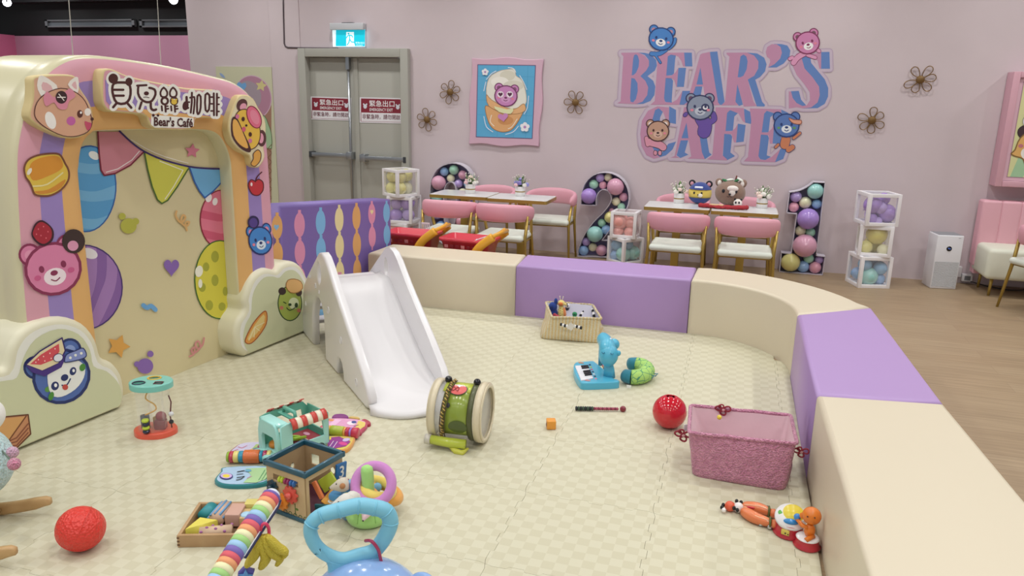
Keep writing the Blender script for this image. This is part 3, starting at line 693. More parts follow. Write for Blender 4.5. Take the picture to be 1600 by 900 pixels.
# --- cloud cushions
cw = mat('cloud_white', '#eeeee6', .38); cg = mat('cloud_green', '#d3d6b2', .45, bump=('n', 6, .03))
for nm, pts, inn, th in (('left', [(-90, 762), (-95, 650), (-70, 600), (-30, 580), (0, 577), (10, 572), (16, 546), (32, 520), (60, 502), (98, 495), (132, 506), (152, 530), (161, 558), (178, 567), (192, 585), (197, 612), (194, 632), (187, 641)],
        [(-85, 756), (-85, 655), (-60, 612), (0, 596), (26, 590), (36, 560), (55, 530), (90, 514), (122, 522), (140, 546), (146, 572), (166, 580), (183, 596), (190, 614), (188, 630), (180, 642)], .38),
    ('right', [(385, 558.5), (373, 548), (369, 530), (369, 515), (373, 500), (383, 484), (382, 468), (390, 442), (400, 427), (414, 419), (428, 421), (433, 421), (442, 412), (458, 408), (472, 416), (482, 434), (492, 452), (500, 478), (500, 500), (494, 516)],
        [(390, 552), (382, 540), (380, 524), (384, 506), (392, 490), (394, 465), (400, 448), (412, 434), (426, 432), (436, 434), (446, 424), (458, 422), (468, 430), (476, 444), (486, 460), (492, 480), (492, 498), (488, 514)], .148)):
    w = [CP.P(*q) for q in spl(pts[:-1]+[pts[-1]], 3, False)]
    for q in w: q.z = max(q.z, .011)
    w[0].z = w[-1].z = .011
    MB().slab([q-CP.n*th for q in w], CP.n, th, cw, mat('cloud_side', '#e0dcc2', .4, bump=('n', 6, .04)), r=.035, seg=5).build('cloud_cushion', gate, world=True)
    CC = bpy.data.objects['cloud_cushion' if nm == 'left' else 'cloud_cushion.001']
    a = Art(CP, .0008, .0005)
    iw = [CP.P(*q) for q in spl(inn, 3, False)]
    for q in iw: q.z = max(q.z, .03)
    a.d += a.step; a.poly([q+CP.n*.001 for q in (iw if sum((iw[i-1].cross(iw[i]) for i in range(len(iw))), V()).dot(CP.n) > 0 else iw[::-1])], cg)
    if nm == 'left':
        a.bear(96, 588, 43, '#5470b4', '#27346c', '#8fa4da', '#f0f2f4', -27, cheeks='#5f9a4a')
        a.sh([(74, 590), (80, 570), (98, 566), (118, 562), (132, 572), (131, 590), (118, 608), (96, 620), (80, 616)], '#f0f2f0', 3)
        a.ov(86, 603, 6, 7, '#27346c', 20); a.ov(87, 602, 2.4, 3, '#fff'[:4]+'fff'); a.ov(114, 580, 5, 6.5, '#27346c', 20); a.ov(115, 579, 2, 2.6, '#ffffff')
        a.ov(101, 590, 6, 5, '#27346c', -30); a.st([(97, 602), (104, 602), (110, 592)], 2, '#27346c', smooth=3); a.ov(102, 605, 4.5, 4.5, '#c8504a')
        a.ov(80, 619, 4, 7, '#4f8f3e', 20); a.ov(129, 574, 4.5, 6, '#4f8f3e', 20)
        a.lined([(40, 570), (62, 549), (97, 528), (102, 548), (92, 568), (66, 580)], '#e8d9b0', '#35256a', 2.2, 0)
        a.sh([(47, 569), (64, 554), (92, 537), (93, 549), (84, 562), (64, 570)], '#d8505c', 0)
        a.sh([(40, 570), (66, 580), (92, 568), (100, 552), (102, 560), (96, 574), (70, 588), (50, 582)], '#4a3284')
        for q in ((60, 562), (68, 557), (70, 564), (78, 552), (80, 560), (86, 545), (56, 566)): a.ov(*q, 1, 1.2, '#f8e0d8', n=8, keep=True)
        a.lined([(101, 564), (104, 554), (118, 548), (130, 544), (135, 556), (124, 562), (104, 566)], '#8795cf', '#27346c', 1.6, 3)
        for q in ((110, 559), (118, 555), (127, 552)): a.ov(*q, 2.2, 2.2, '#eef0e6', n=10, keep=True)
        a.ov(91, 559, 8, 6.5, '#27346c', -20); a.ov(91, 559, 7, 5.5, '#e8eaf4', -20)
        a.build('melon_bear_print', CC, world=True)
        a = Art(CP, .0030, .0005)
        a.lined([(-30, 655), (44, 648), (48, 678), (22, 704), (0, 700), (-30, 690)], '#c98f66', '#6b3d28', 2.2)
        a.sh([(-30, 657), (40, 651), (16, 686), (-30, 684)], '#d8a468'); a.st([(41, 650), (14, 688), (-12, 692)], 2, '#7c4a30')
        for k in (0, 1, 2): a.st([(44-k*0, 662+k*7), (26, 684+k*6), (8, 692+k*3)], 2, '#8f5440')
        a.build('cake_print', CC, world=True)
    else:
        a.lined(oval(453, 474, 18.5, 27, 0, 28), '#a9b957', '#2e4a26', 1.6)
        a.ov(453, 452, 4, 3, '#8ea344'); a.ov(441, 455, 6, 6, '#3c2a28'); a.ov(467, 457, 5, 6, '#3c2a28')
        a.ov(459, 474, 8, 9, '#dfe6c0'); a.ov(463, 477, 2.6, 4, '#2e4a26'); a.st([(443, 472), (447, 474)], 1.4, '#2e4a26'); a.ov(453, 476, 2.6, 2.2, '#2e4a26'); a.st([(448, 481), (453, 485), (461, 481)], 1.4, '#2e4a26', smooth=2)
        a.ov(440, 481, 3, 3, '#c87a66'); a.ov(467, 485, 3, 3, '#c87a66')
        a.lined([(447, 448), (450, 438), (460, 436), (470, 440), (473, 450), (465, 457), (454, 457)], '#dfb273', '#a9743c', 1.2, 2)
        a.build('pear_bear_print', CC, world=True)
        a = Art(CP, .003, .0005)
        sl = spl([(384, 529), (396, 505), (412, 487), (417, 490), (416, 506), (405, 524), (393, 536), (385, 536)], 3)
        a.lined(sl, '#e2a050', '#b0562c', 1.4); a.sh([(387, 529), (398, 508), (412, 491), (413, 503), (402, 520), (391, 530)], '#ead089', 2)
        for q in ((389, 532), (397, 527), (406, 517), (413, 504)): a.st([(398, 511), q], .9, '#f6ecc8', keep=True)
        a.build('orange_slice_print', CC, world=True)

# ================================================================== VIOLET PANELS behind the gateway
def panel(P0, z0, P1, z1, th, label, art=None):
    P0, P1 = V(P0), V(P1); u = (P1-P0).normalized(); n = V((u.y, -u.x, 0)); n = n if n.x > 0 else -n
    t = thing('bead_panel', label, 'soft panel', ((P0.x+P1.x)/2, (P0.y+P1.y)/2, 0))
    MB().slab([P0-n*th, P1-n*th, P1-n*th+V((0, 0, z1)), P0-n*th+V((0, 0, z0))], n, th, purp, r=.02).build('cushion_body', t, world=True)
    return t, Plane(P0, n)
tp, PP = panel((-2.93, 4.40, .011), .86, (-2.745, 5.73, .011), .755, .17, 'violet padded panel with hanging strings of coloured beads, right of the gateway')
for k, (x, yt, c, h_, w_) in enumerate(((433, 332, '#e0a968', 42, 8.5), (468, 328, '#dd92b4', 43, 8.3), (501, 324, '#7fb8e6', 43, 7.6), (530, 320, '#ead9a6', 42, 6.8), (557, 317, '#dfa86a', 42, 6.4), (581, 314, '#dd92b4', 36, 5.6), (604, 313.5, '#7fb8e6', 34, 5.2))):
    n_ = 4 if k < 5 else 2; a = Art(PP); ps = []
    for j in range(n_):
        y0 = yt+2+j*h_*1.0; xx = x+j*.6
        ps += [oval(xx, y0+h_*.5, w_, h_*.45), [(xx-w_*.28, y0-2), (xx+w_*.28, y0-2), (xx+w_*.28, y0+h_*.16), (xx-w_*.28, y0+h_*.16)], [(xx-w_*.2, y0+h_*.8), (xx+w_*.2, y0+h_*.8), (xx+w_*.2, y0+h_*1.08), (xx-w_*.2, y0+h_*1.08)]]
    a.union(ps, c)
    if k == 0: a.sh(heart(432, 355, 8, 10), '#86b6dc')
    if k == 5: a.sh(heart(581, 331, 5, 8), '#ead9a6')
    if k == 3: a.sh(heart(531, 428, 6, 8), '#dd92b4')
    a.build('bead_string', bpy.data.objects['cushion_body'], world=True)
t2 = thing('side_panel', 'violet padded panel just visible behind the left edge of the gateway', 'soft panel', (-3.85, 3.0, 0))
MB().slab([V((-3.72, 2.2, .0)), V((-3.62, 3.9, .0)), V((-3.62, 3.9, .85)), V((-3.72, 2.2, .85))], (1, -.06, 0), .15, purp, r=.02).build('cushion_body', t2, world=True)

# ================================================================== SLIDE
sw = mat('white_plastic', '#e4e2e4', .28); sw2 = mat('white_plastic_bed', '#dcdadc', .38)
SA = V((-2.774, 4.365, 0)); SB = V((-1.76, 3.326, 0)); sd = (SB-SA).normalized(); sb = V((.716, .698, 0))
def sp(s_, b_, z_): return SA+sd*s_+sb*b_+V((0, 0, z_))
sl = thing('toy_slide', 'white plastic toddler slide with arched openings in its sides', 'slide', sp(.7, .23, 0))
Z0 = .011
prof = [(.0, Z0), (.30, Z0), (.315, .2), (.36, .30), (.43, .36), (.50, .375), (.57, .35), (.615, .28), (.62, .15), (.62, Z0), (.885, Z0), (.89, .07), (.92, .115), (.965, .125), (1.0, .10), (1.02, .05), (1.022, Z0), (1.46, Z0), (1.50, .04), (1.505, .085), (1.44, .165), (1.27, .285), (1.09, .40), (.90, .525), (.76, .63), (.69, .67), (.62, .685), (.545, .67), (.49, .635), (.38, .565), (.195, .445), (.10, .37), (.06, .30), (.02, .15)]
hole = [(.54+.038*cos(t), .545+.062*sin(t)) for t in [2*pi*i/14 for i in range(14)]]
for b0, far in ((0, 0), (.425, 1)):
    q = MB(); pr = prof
    q.slab([sp(x, b0+(0.045 if not far else 0), z) for x, z in pr], sb*(-1 if not far else 1), .045, sw, holes=[[sp(x, b0+(0.045 if not far else 0), z) for x, z in hole]], r=.016)
    if not far:
        for (cx_, cz_, r_) in ((.30, .47, .012), (.44, .44, .016), (.53, .42, .012), (.74, .36, .02), (1.0, .25, .02), (1.29, .1, .02), (.14, .25, .015)):
            q.tube([sp(cx_+r_*cos(t), -.001, cz_+r_*sin(t)) for t in [2*pi*i/12 for i in range(12)]], .0025, sw, 6, True)
    q.build('side_board', sl, world=True)
bed = [(.40, .465), (.56, .468), (.62, .455), (.70, .415), (.90, .285), (1.10, .165), (1.28, .082), (1.40, .054), (1.50, .044), (1.60, .042), (1.66, .036), (1.68, .022), (1.665, .012)]
q = MB(); rows = []; nb = 16
bs = spl([(x, z) for x, z in bed], 3, False)
vs = []
for x, z in bs:
    for k in range(nb+1):
        f = k/nb; b = .042+f*.386; e = min(f, 1-f)*.386
        lipn = 1.0; xx = x
        if x > 1.5:
            g = (2*f-1); b = .0+f*.47 if x > 1.52 else b; xx = 1.5+(x-1.5)*(1-abs(g)**2.6*.75)
        vs.append(sp(xx, b, max(z, Z0) + (0.018*(max(0, 1-e/.04))**2 if x < 1.5 else 0)))
fs = [(i*(nb+1)+k, i*(nb+1)+k+1, (i+1)*(nb+1)+k+1, (i+1)*(nb+1)+k) for i in range(len(bs)-1) for k in range(nb)]
q.add(vs, fs, sw2); q.build('chute', sl, world=True, solid=.018)
MB().box(sp(.36, .235, .447), (.16, .37, .03), sw, rz=atan2(sd.y, sd.x)).build('platform', sl, world=True, bev=.006)
q = MB()
for x_, z_ in ((.10, .12), (.19, .24), (.27, .36)): q.box(sp(x_, .235, z_), (.11, .36, .025), sw, rz=atan2(sd.y, sd.x))
q.build('step', sl, world=True, bev=.006)
# ================================================================== WALL LETTERING
SGP = Plane((0, WALLY-.002, 0), (0, -1, 0))
sign = thing('wall_lettering', 'large pink and blue wall lettering reading BEAR\'S CAFE with small bears climbing on it', 'wall sign', (-.3, WALLY, 1.55))
def Z(ox, oy, k=.1125): return lambda x, y: (ox+x*k, oy+y*k)
Z1, Z2, Z3, Z4 = Z(960, 70), Z(1120, 70), Z(990, 155), Z(1090, 155)
LET = [
 ('B', Z1, [([(95, 110), (330, 108), (420, 150), (480, 220), (480, 290), (440, 360), (360, 435), (430, 500), (470, 590), (455, 700), (390, 790), (300, 825), (35, 812), (85, 785), (125, 160), (95, 130)],
   [[(262, 190), (275, 145), (300, 132), (325, 150), (345, 220), (335, 310), (300, 390), (265, 420), (240, 425)], [(235, 460), (280, 470), (320, 530), (325, 640), (300, 750), (260, 800), (225, 790), (218, 740)]])],
   [[(255, 120), (350, 120), (355, 430), (235, 430)], [(230, 450), (340, 450), (335, 810), (210, 810)], [(330, 108), (420, 112), (500, 130), (580, 210), (590, 290), (560, 360), (460, 435), (540, 500), (568, 580), (555, 700), (500, 780), (400, 820), (300, 825), (390, 790), (455, 700), (430, 500), (360, 435), (480, 290), (470, 200), (420, 140)]]),
 ('E', Z1, [([(590, 112), (968, 108), (983, 300), (955, 300), (930, 225), (890, 165), (850, 148), (780, 135), (742, 160), (720, 428), (790, 430), (850, 380), (888, 318), (866, 586), (860, 586), (830, 490), (790, 463), (712, 462), (690, 740), (705, 795), (800, 802), (870, 760), (945, 640), (905, 832), (500, 832), (560, 780), (600, 200)], [])],
   [[(742, 160), (785, 135), (855, 145), (845, 200), (825, 420), (720, 428)], [(712, 462), (790, 465), (815, 500), (795, 780), (800, 803), (730, 805), (695, 780), (690, 740)], [(890, 320), (995, 320), (965, 585), (868, 585)], [(968, 108), (1075, 110), (1083, 300), (980, 300)], [(945, 640), (1100, 640), (1000, 834), (905, 832)]]),
 ('A', Z1, [([(1190, 140), (1215, 122), (1325, 98), (1440, 800), (1470, 838), (1230, 842), (1270, 800), (1235, 578), (1128, 578), (1040, 835), (960, 835), (1010, 800)], [[(1195, 315), (1140, 552), (1230, 552)]])],
   [[(1328, 98), (1430, 92), (1530, 790), (1500, 832), (1440, 838), (1340, 300)], [(1195, 315), (1140, 552), (1230, 552)], [(1110, 580), (1222, 580), (1180, 800), (1060, 800)]]),
 ('R', Z2, [([(135, 110), (420, 108), (520, 150), (578, 230), (575, 330), (520, 430), (430, 482), (510, 790), (555, 850), (375, 858), (285, 545), (258, 790), (300, 838), (60, 842), (115, 790), (175, 165), (135, 130)], [[(330, 160), (370, 135), (410, 160), (428, 230), (415, 340), (370, 430), (325, 452), (290, 450)]])],
   [[(320, 125), (435, 125), (435, 460), (285, 460)], [(420, 108), (560, 120), (660, 180), (692, 270), (670, 370), (600, 450), (535, 485), (630, 790), (670, 835), (660, 858), (555, 855), (430, 482), (520, 430), (575, 330), (578, 230), (520, 150)], [(285, 545), (362, 830), (310, 850), (258, 800)]]),
 ('apostrophe', Z2, [([(680, 100), (700, 30), (760, -8), (830, -8), (885, 30), (905, 110), (880, 190), (800, 270), (712, 315), (742, 235), (735, 195), (695, 165)], [])],
   [[(790, -14), (900, -10), (980, 10), (1022, 80), (1010, 160), (930, 260), (830, 316), (712, 316), (800, 270), (880, 190), (905, 110), (885, 30)]]),
 ('S', Z2, [([(1180, 190), (1220, 330), (1330, 450), (1420, 580), (1430, 700), (1400, 800), (1310, 870), (1190, 882), (1110, 868), (1000, 885), (1000, 645), (1030, 650), (1055, 740), (1110, 810), (1190, 850), (1250, 840), (1295, 770), (1290, 660), (1210, 540), (1110, 420), (1058, 300), (1060, 200), (1110, 120), (1180, 100)], []), ([(1330, 130), (1450, 100), (1450, 332), (1425, 332), (1400, 220), (1350, 165)], [])],
   [[(1180, 100), (1290, 110), (1310, 250), (1400, 360), (1500, 480), (1548, 600), (1545, 720), (1500, 820), (1400, 880), (1190, 885), (1310, 870), (1400, 800), (1430, 700), (1420, 580), (1330, 450), (1220, 330), (1180, 190)], [(1450, 100), (1565, 98), (1572, 333), (1450, 333)], [(1030, 645), (1140, 640), (1170, 760), (1240, 840), (1190, 850), (1110, 810), (1055, 740)]]),
 ('C', Z3, [([(330, 98), (490, 115), (490, 340), (455, 290), (410, 180), (350, 125), (300, 150), (255, 300), (235, 480), (255, 650), (310, 760), (370, 805), (280, 828), (180, 780), (110, 650), (92, 480), (115, 300), (200, 160)], [])],
   [[(300, 150), (345, 125), (410, 170), (370, 250), (350, 400), (350, 600), (400, 740), (480, 620), (590, 588), (540, 700), (450, 780), (370, 805), (300, 760), (250, 640), (235, 480), (255, 300)], [(495, 98), (590, 150), (588, 345), (490, 325)]]),
 ('A', Z3, [([(700, 110), (850, 110), (905, 430), (950, 740), (990, 832), (745, 825), (800, 795), (765, 570), (655, 572), (590, 790), (640, 815), (510, 812), (570, 790)], [[(735, 325), (665, 542), (762, 542)]])],
   [[(735, 325), (665, 542), (762, 542)], [(655, 572), (757, 572), (710, 740), (762, 770), (650, 818), (598, 780)], [(850, 110), (950, 130), (1050, 740), (1085, 770), (990, 832), (950, 760), (905, 430)]]),
 ('F', Z4, [([(250, 112), (640, 122), (662, 330), (625, 305), (570, 200), (450, 150), (410, 190), (388, 442), (470, 447), (525, 400), (558, 340), (532, 602), (505, 600), (470, 485), (372, 480), (345, 780), (410, 835), (405, 850), (130, 835), (205, 780), (250, 250)], [])],
   [[(410, 190), (450, 152), (560, 195), (510, 240), (490, 440), (388, 442)], [(560, 340), (668, 358), (640, 590), (535, 602)], [(645, 130), (750, 185), (745, 345), (655, 325)], [(372, 482), (460, 490), (480, 520), (455, 740), (520, 790), (410, 848), (350, 800)]]),
 ('E', Z4, [([(725, 128), (1155, 140), (1175, 330), (1140, 300), (1100, 230), (1060, 190), (960, 160), (925, 200), (890, 460), (970, 465), (1030, 410), (1062, 350), (1040, 618), (1005, 616), (985, 500), (880, 490), (845, 790), (870, 840), (940, 845), (1030, 800), (1150, 690), (1075, 875), (640, 862), (700, 800), (745, 300)], [])],
   [[(925, 200), (960, 162), (1075, 200), (1010, 250), (985, 460), (890, 460)], [(880, 492), (975, 500), (990, 540), (960, 780), (1020, 800), (940, 845), (870, 835), (845, 790)], [(1160, 142), (1260, 190), (1260, 350), (1180, 330)], [(1150, 690), (1240, 690), (1190, 830), (1075, 876)], [(1062, 350), (1170, 360), (1150, 615), (1042, 618)]])]
hal = Art(SGP, .0, .0005); hal.d = .0006
lc1, lc2 = '#bda9bf', '#cbbccd'
for wd, cc in ((11.5, lc1), (8, lc2)):
    ps = []
    for nm, T_, pk, bl in LET:
        for l in [p for p, _ in pk]+bl:
            l = [T_(*q) for q in l]; ps += hal.strokepolys(l, wd, True); ps.append(l)
    hal.d += .0004; hal.union(ps, cc)
hal.build('letter_backing', sign, world=True)
pinkl, bluel = M('#c490b0', .6), M('#6487c4', .6)
for nm, T_, pk, bl in LET:
    a = Art(SGP, .0, .0005, T_); a.d = .0022
    for l in bl: a.sh(l, bluel, keep=True)
    a.d += .0004
    for l, hs in pk: a.sh(l, pinkl, holes=hs, keep=True)
    a.build('letter' if nm != 'apostrophe' else 'apostrophe', sign, world=True)
def wbear(cx, cy, r, face, line, body, legs, name, **k):
    a = Art(SGP, .0, .0004); a.d = .0040
    for p_, w_ in legs:
        a.st(p_, w_+1.6, line, smooth=3, keep=True)
    a.d += .0004
    for p_, w_ in legs: a.st(p_, w_, body, smooth=3, keep=True)
    a.bear(cx, cy, r, face, line, **k); a.build(name, sign, world=True)
wbear(1033, 61, 18.5, '#4b86cc', '#24407c', '#4b86cc', [([(1040, 78), (1030, 84), (1018, 84)], 6), ([(1045, 76), (1053, 68), (1055, 61)], 4), ([(1024, 86), (1032, 98)], 3)], 'blue_bear_figure', inner='#b98a9c', rot=8)
wbear(1262, 67, 18, '#cf86b4', '#84355f', '#dd9cc0', [([(1256, 84), (1246, 90), (1240, 98)], 8), ([(1262, 86), (1274, 90)], 5), ([(1274, 76), (1280, 80)], 5), ([(1238, 90), (1234, 92)], 5)], 'pink_bear_figure', inner='#7a5a66', rot=-14)
wbear(1094, 168, 20, '#8f9ab0', '#353a63', '#6d54a8', [([(1096, 185), (1102, 196), (1100, 206)], 20), ([(1114, 178), (1116, 186), (1108, 192)], 8), ([(1072, 178), (1070, 180)], 5), ([(1097, 208), (1096, 211)], 5)], 'grey_bear_figure', inner='#6a4a68', muz='#c3cad8')
a = Art(SGP); a.d = .0075; a.ov(1102, 168, 6.5, 6, '#353a63'); a.ov(1102, 168, 4, 3.4, '#e6e8ee'); a.build('eye_patch', sign, world=True)
wbear(1028, 205, 16.5, '#c49c86', '#4a2c2c', '#dd9ab0', [([(1014, 222), (1030, 226), (1036, 230)], 11), ([(1010, 216), (1012, 226)], 6), ([(1024, 238), (1024, 240)], 5), ([(1031, 238), (1031, 240)], 5)], 'brown_cat_figure', inner='#eee2de', muz='#dcb8a6')
wbear(1229, 196, 19, '#5b7cbc', '#27407c', '#cf8460', [([(1228, 218), (1226, 226)], 14), ([(1216, 226), (1212, 230)], 4), ([(1232, 234), (1238, 230)], 8), ([(1240, 216), (1250, 208)], 4)], 'white_faced_bear_figure', inner='#5b7cbc', muz='#e8eef4', cheeks='#6aa26a')
a = Art(SGP); a.d = .0075; a.lined([(1233, 184), (1240, 187), (1252, 188), (1251, 194), (1240, 193), (1234, 188)], '#e0a088', '#8a4a34', 1, 2); a.build('bandana', sign, world=True)

# ================================================================== FLOWER ORNAMENTS
wire = mat('bronze_wire', '#8f7350', .35, metal=.7)
def flower(px, py, label, petals):
    c = BW.P(px, py, .02)
    t = thing('flower_ornament', label, 'wall ornament', (c.x, WALLY, c.z), 0, 'bronze wire flowers on the pink wall')
    MB().lathe([(0, .012), (.03, .01), (.036, .002), (.036, -.008), (0, -.008)], mat('flower_centre', '#7b5d34', .5, metal=.3), (0, -.02, 0), 20, rot_to((0, -1, 0))).cyl((0, -.02, 0), (0, .0, 0), .008, wire, n=8).build('flower_centre', t)
    for (ang, ln) in petals:
        a_ = radians(ang); d = V((cos(a_), 0, sin(a_))); e = V((-sin(a_), 0, cos(a_)))
        pts = [V((0, -.02, 0)) + d*(.028+ln*(1-cos(s_))/2) + e*(.030*sin(s_)*(1-.35*cos(s_))) for s_ in [2*pi*i/22 for i in range(22)]]
        MB().tube(pts, .0042, wire, 6, True).build('petal', t)
six = [(90, .095), (30, .09), (-30, .09), (-90, .095), (210, .09), (150, .09)]
flower(703, 144, 'bronze wire flower between the double door and the cone picture, the higher one', [(a-10, l) for a, l in six])
flower(667, 187, 'bronze wire flower between the double door and the cone picture, the lower one', [(a+12, l) for a, l in six])
flower(899, 160, 'bronze wire flower between the cone picture and the big lettering', [(a+28, l) for a, l in six])
flower(1438, 124.5, 'bronze wire flower right of the lettering, the higher one, with splayed petals', [(125, .1), (55, .11), (10, .1), (-45, .1), (-110, .09), (205, .11)])
flower(1362.5, 188, 'bronze wire flower right of the lettering, the lower one', [(88, .09), (35, .08), (-28, .09), (-88, .09), (220, .09), (163, .1)])

# ================================================================== PICTURES
pic = thing('cone_picture', 'picture of a pink bear in an ice cream cone in a wavy pink frame', 'picture', (-2.42, WALLY, 1.55))
C0 = BW.P(791, 160)
wav = []
for (xa, ya, xb, yb, nx, ny) in ((737, 90.5, 849, 92, 0, 1), (849, 92, 842, 229, -1, 0), (842, 229, 732.5, 225, 0, -1), (732.5, 225, 737, 90.5, 1, 0)):
    for i in range(12):
        t_ = i/12; k = 2.0*sin(t_*2*pi*1.5)*sin(t_*pi)**.5 if i else 0; wav.append((xa+(xb-xa)*t_+nx*k, ya+(yb-ya)*t_+ny*k))
WP = Plane((0, WALLY-.028, 0), (0, -1, 0))
MB().slab([WP.P(*q)+V((0, .026, 0)) for q in wav], (0, -1, 0), .026, M('#d8b3c6', .5), r=.006).build('frame', pic, world=True)
a = Art(WP, .0012, .0006)
a.lined([(746.5, 101), (836.7, 102.3), (831.5, 216.5), (744, 213.8)], '#5fb0dc', '#6a5a86', 1.2)
for l in ([(747, 119), (836, 120)], [(745.5, 156), (834, 158)], [(745, 179), (833, 181)], [(778, 102), (777, 215)], [(803, 102), (802, 215)], [(825, 102), (821, 216)]): a.st(l, .5, '#4a9acb', keep=True)
a.lined([(760, 146), (764, 122), (778, 112), (790, 109), (804, 108), (806, 118), (816, 126), (822, 148), (820, 164), (800, 170), (770, 168)], '#eceadf', '#cbbba2', 1, 3)
a.ov(793, 118, 12, 8, '#dcd9c8'); a.ov(781, 128, 14, 8, '#f5f3ea'); a.ov(802, 134, 16, 8, '#dfdccd')
a.lined([(759, 165), (775, 172), (800, 178), (819, 165), (815, 180), (802, 200), (790, 206), (776, 204), (766, 196), (760, 180)], '#e3ae78', '#a8764a', 1, 3)
a.lined([(760, 148), (768, 156), (790, 168), (806, 170), (818, 162), (821, 172), (808, 178), (786, 176), (764, 166)], '#e8b682', '#a8764a', .8, 3)
a.ov(790, 188, 12, 7, '#d39660'); a.st([(768, 180), (766, 190), (772, 197)], 1.1, '#f7eee0', smooth=3); a.st([(808, 186), (800, 198), (794, 201)], 1.1, '#f7eee0', smooth=3)
a.bear(790.5, 150, 17, '#cf8cc4', '#7a3a68', '#8a5a7a', '#dca4d2', 6)
for x in (782, 796.5): a.ov(x, 147.5, 5.2, 5, '#f3e6f0'); a.sh(heart(x, 147.5, 7, 7), '#5a2848')
a.sh([(772, 166), (792, 171), (802, 169), (798, 178), (780, 175)], '#e6e8b8', 2); a.sh(heart(786, 183, 16, 14, -8), '#cf8cc4')
for cx, cy, r in ((758, 112.5, 3.2), (820, 198.5, 4.4)):
    for k in range(5): a.ov(cx+r*cos(k*2*pi/5-1.5), cy+r*sin(k*2*pi/5-1.5), r*.75, r*.75, '#f4f2f6', keep=k > 0)
    a.ov(cx, cy, r*.5, r*.5, '#b98ac4')
for l in ([(760, 124), (768, 115), (775, 111)], [(756, 142), (759, 128)], [(812, 118), (818, 128), (823, 140)], [(794, 105.5), (802, 107), (806, 113)], [(826, 150), (824, 168), (819, 178)], [(756, 182), (760, 198), (770, 206)], [(790, 210), (802, 206), (810, 197)]): a.st(l, 1, '#f3f6fa', smooth=3, keep=True)
a.build('picture_print', pic, world=True)

# pink box picture at the right edge
bxp = thing('box_picture', 'deep pink box-framed cartoon picture at the right edge of the wall', 'picture', (2.6, WALLY, 1.4))
q = MB(); d_ = .17; FPl = Plane((0, WALLY-d_, 0), (0, -1, 0))
x0 = FPl.P(1553, 290).x; z1 = FPl.P(1597, 112).z; z0 = FPl.P(1560, 291).z; x1 = x0+.95
pk2 = mat('pink_frame', '#d9a9b8', .45)
q.box(((x0+x1)/2, WALLY-d_/2+.0, (z0+z1)/2), (x1-x0, d_-.02, z1-z0), pk2); q.build('case', bxp, world=True, bev=.006)
q = MB()
for (a0, a1, b0, b1) in ((x0, x1, z0, z0+.05), (x0, x1, z1-.05, z1), (x0, x0+.055, z0, z1), (x1-.055, x1, z0, z1)): q.box(((a0+a1)/2, WALLY-d_-.004, (b0+b1)/2), (a1-a0 if a1-a0 < .1 else a1-a0-.112, .03, b1-b0), pk2)
q.build('frame', bxp, world=True, bev=.004)
Pp = Plane((x0, WALLY-d_+.002, z0), (0, -1, 0))
q = MB()
def R4(a0, a1, b0, b1, d, c): q.box(((a0+a1)/2, WALLY-d_+.006-d, (b0+b1)/2), (a1-a0, .008, b1-b0), M(c, .5))
R4(x0+.05, x1-.05, z0+.045, z1-.045, 0, '#2c2228'); R4(x0+.058, x1-.058, z0+.052, z1-.052, .0006, '#e2bccb'); R4(x0+.085, x1-.085, z0+.08, z1-.08, .0012, '#b48ba0'); R4(x0+.092, x1-.092, z0+.087, z1-.087, .0018, '#dfe0a8')
yy = WALLY-d_+.006-.004-.0024
for k in range(4):
    xs = x0+.092+k*.2; w_ = .09
    q.poly([(xs+.02, yy, z0+.087), (min(xs+.12, x1-.1), yy, z0+.087), (min(xs+.3, x1-.1), yy, z1-.087), (min(xs+.2, x1-.1), yy, z1-.087)], M('#a8d0a8', .5))
q.build('backdrop', bxp, world=True)
a = Art(Plane((0, yy-.001, 0), (0, -1, 0)), .0, .001)
a.lined(oval(1606, 207, 16, 12, 0, 18), '#453038', '#2c1c22', 1)
a.lined([(1580, 240), (1586, 234), (1594, 216), (1612, 205), (1640, 210), (1650, 240), (1630, 262), (1604, 258), (1598, 248), (1586, 244)], '#e3b46c', '#8a6a3a', 2, 3); a.ov(1604, 240, 9, 9, '#f2efe8', 30); a.ov(1595, 228, 4, 3, '#c87a86')
a.lined(oval(1612, 190, 14, 12), '#eeeeea', '#9a9a8a', 1)
a.build('cartoon_print', bxp, world=True)

# left poster with balloon and ice cream
pst = thing('party_poster', 'pale green party poster with a big mauve balloon behind the gateway', 'poster', (-5.6, WALLY, 1.1))
q = MB(); A = BW.P(338, 104); B = BW.P(425, 106)
q.box(((A.x+B.x)/2, WALLY-.008, (A.z+.3)/2), (B.x-A.x, .012, A.z-.3), M('#cfd0b2', .6)); q.build('board', pst, world=True)
a = Art(Plane((0, WALLY-.014, 0), (0, -1, 0)), .001, .0005)
a.sh([(424, 164), (408, 182), (412, 330), (424, 330)], '#a8806c'); 
a.lined(oval(395, 152, 28.5, 34, -14, 32), '#b888a0', '#d6b6cb', 1.4); a.ov(388, 150, 20, 24, '#a89aa6', -14)
a.sh(star(408, 134, 9.5, .5, rot=-80), '#d8cf92'); a.sh([(370, 132), (374, 128), (378, 131), (383, 129), (385, 135), (379, 142), (372, 139)], '#74aade', 2); a.sh([(343, 114), (348, 116), (352, 122), (346, 120)], '#9ab4dc', 2)
a.lined([(404, 200), (412, 180), (420, 196), (424, 210), (424, 232), (412, 228), (406, 216)], '#a8c8a0', '#5f7a54', 1, 2)
for k in range(7): a.st([(418-k*.0, 232+k*14), (424, 238+k*14)], 1, '#87604c', keep=True); a.st([(424, 226+k*14), (417, 234+k*14)], 1, '#87604c', keep=True)
a.build('poster_print', pst, world=True)
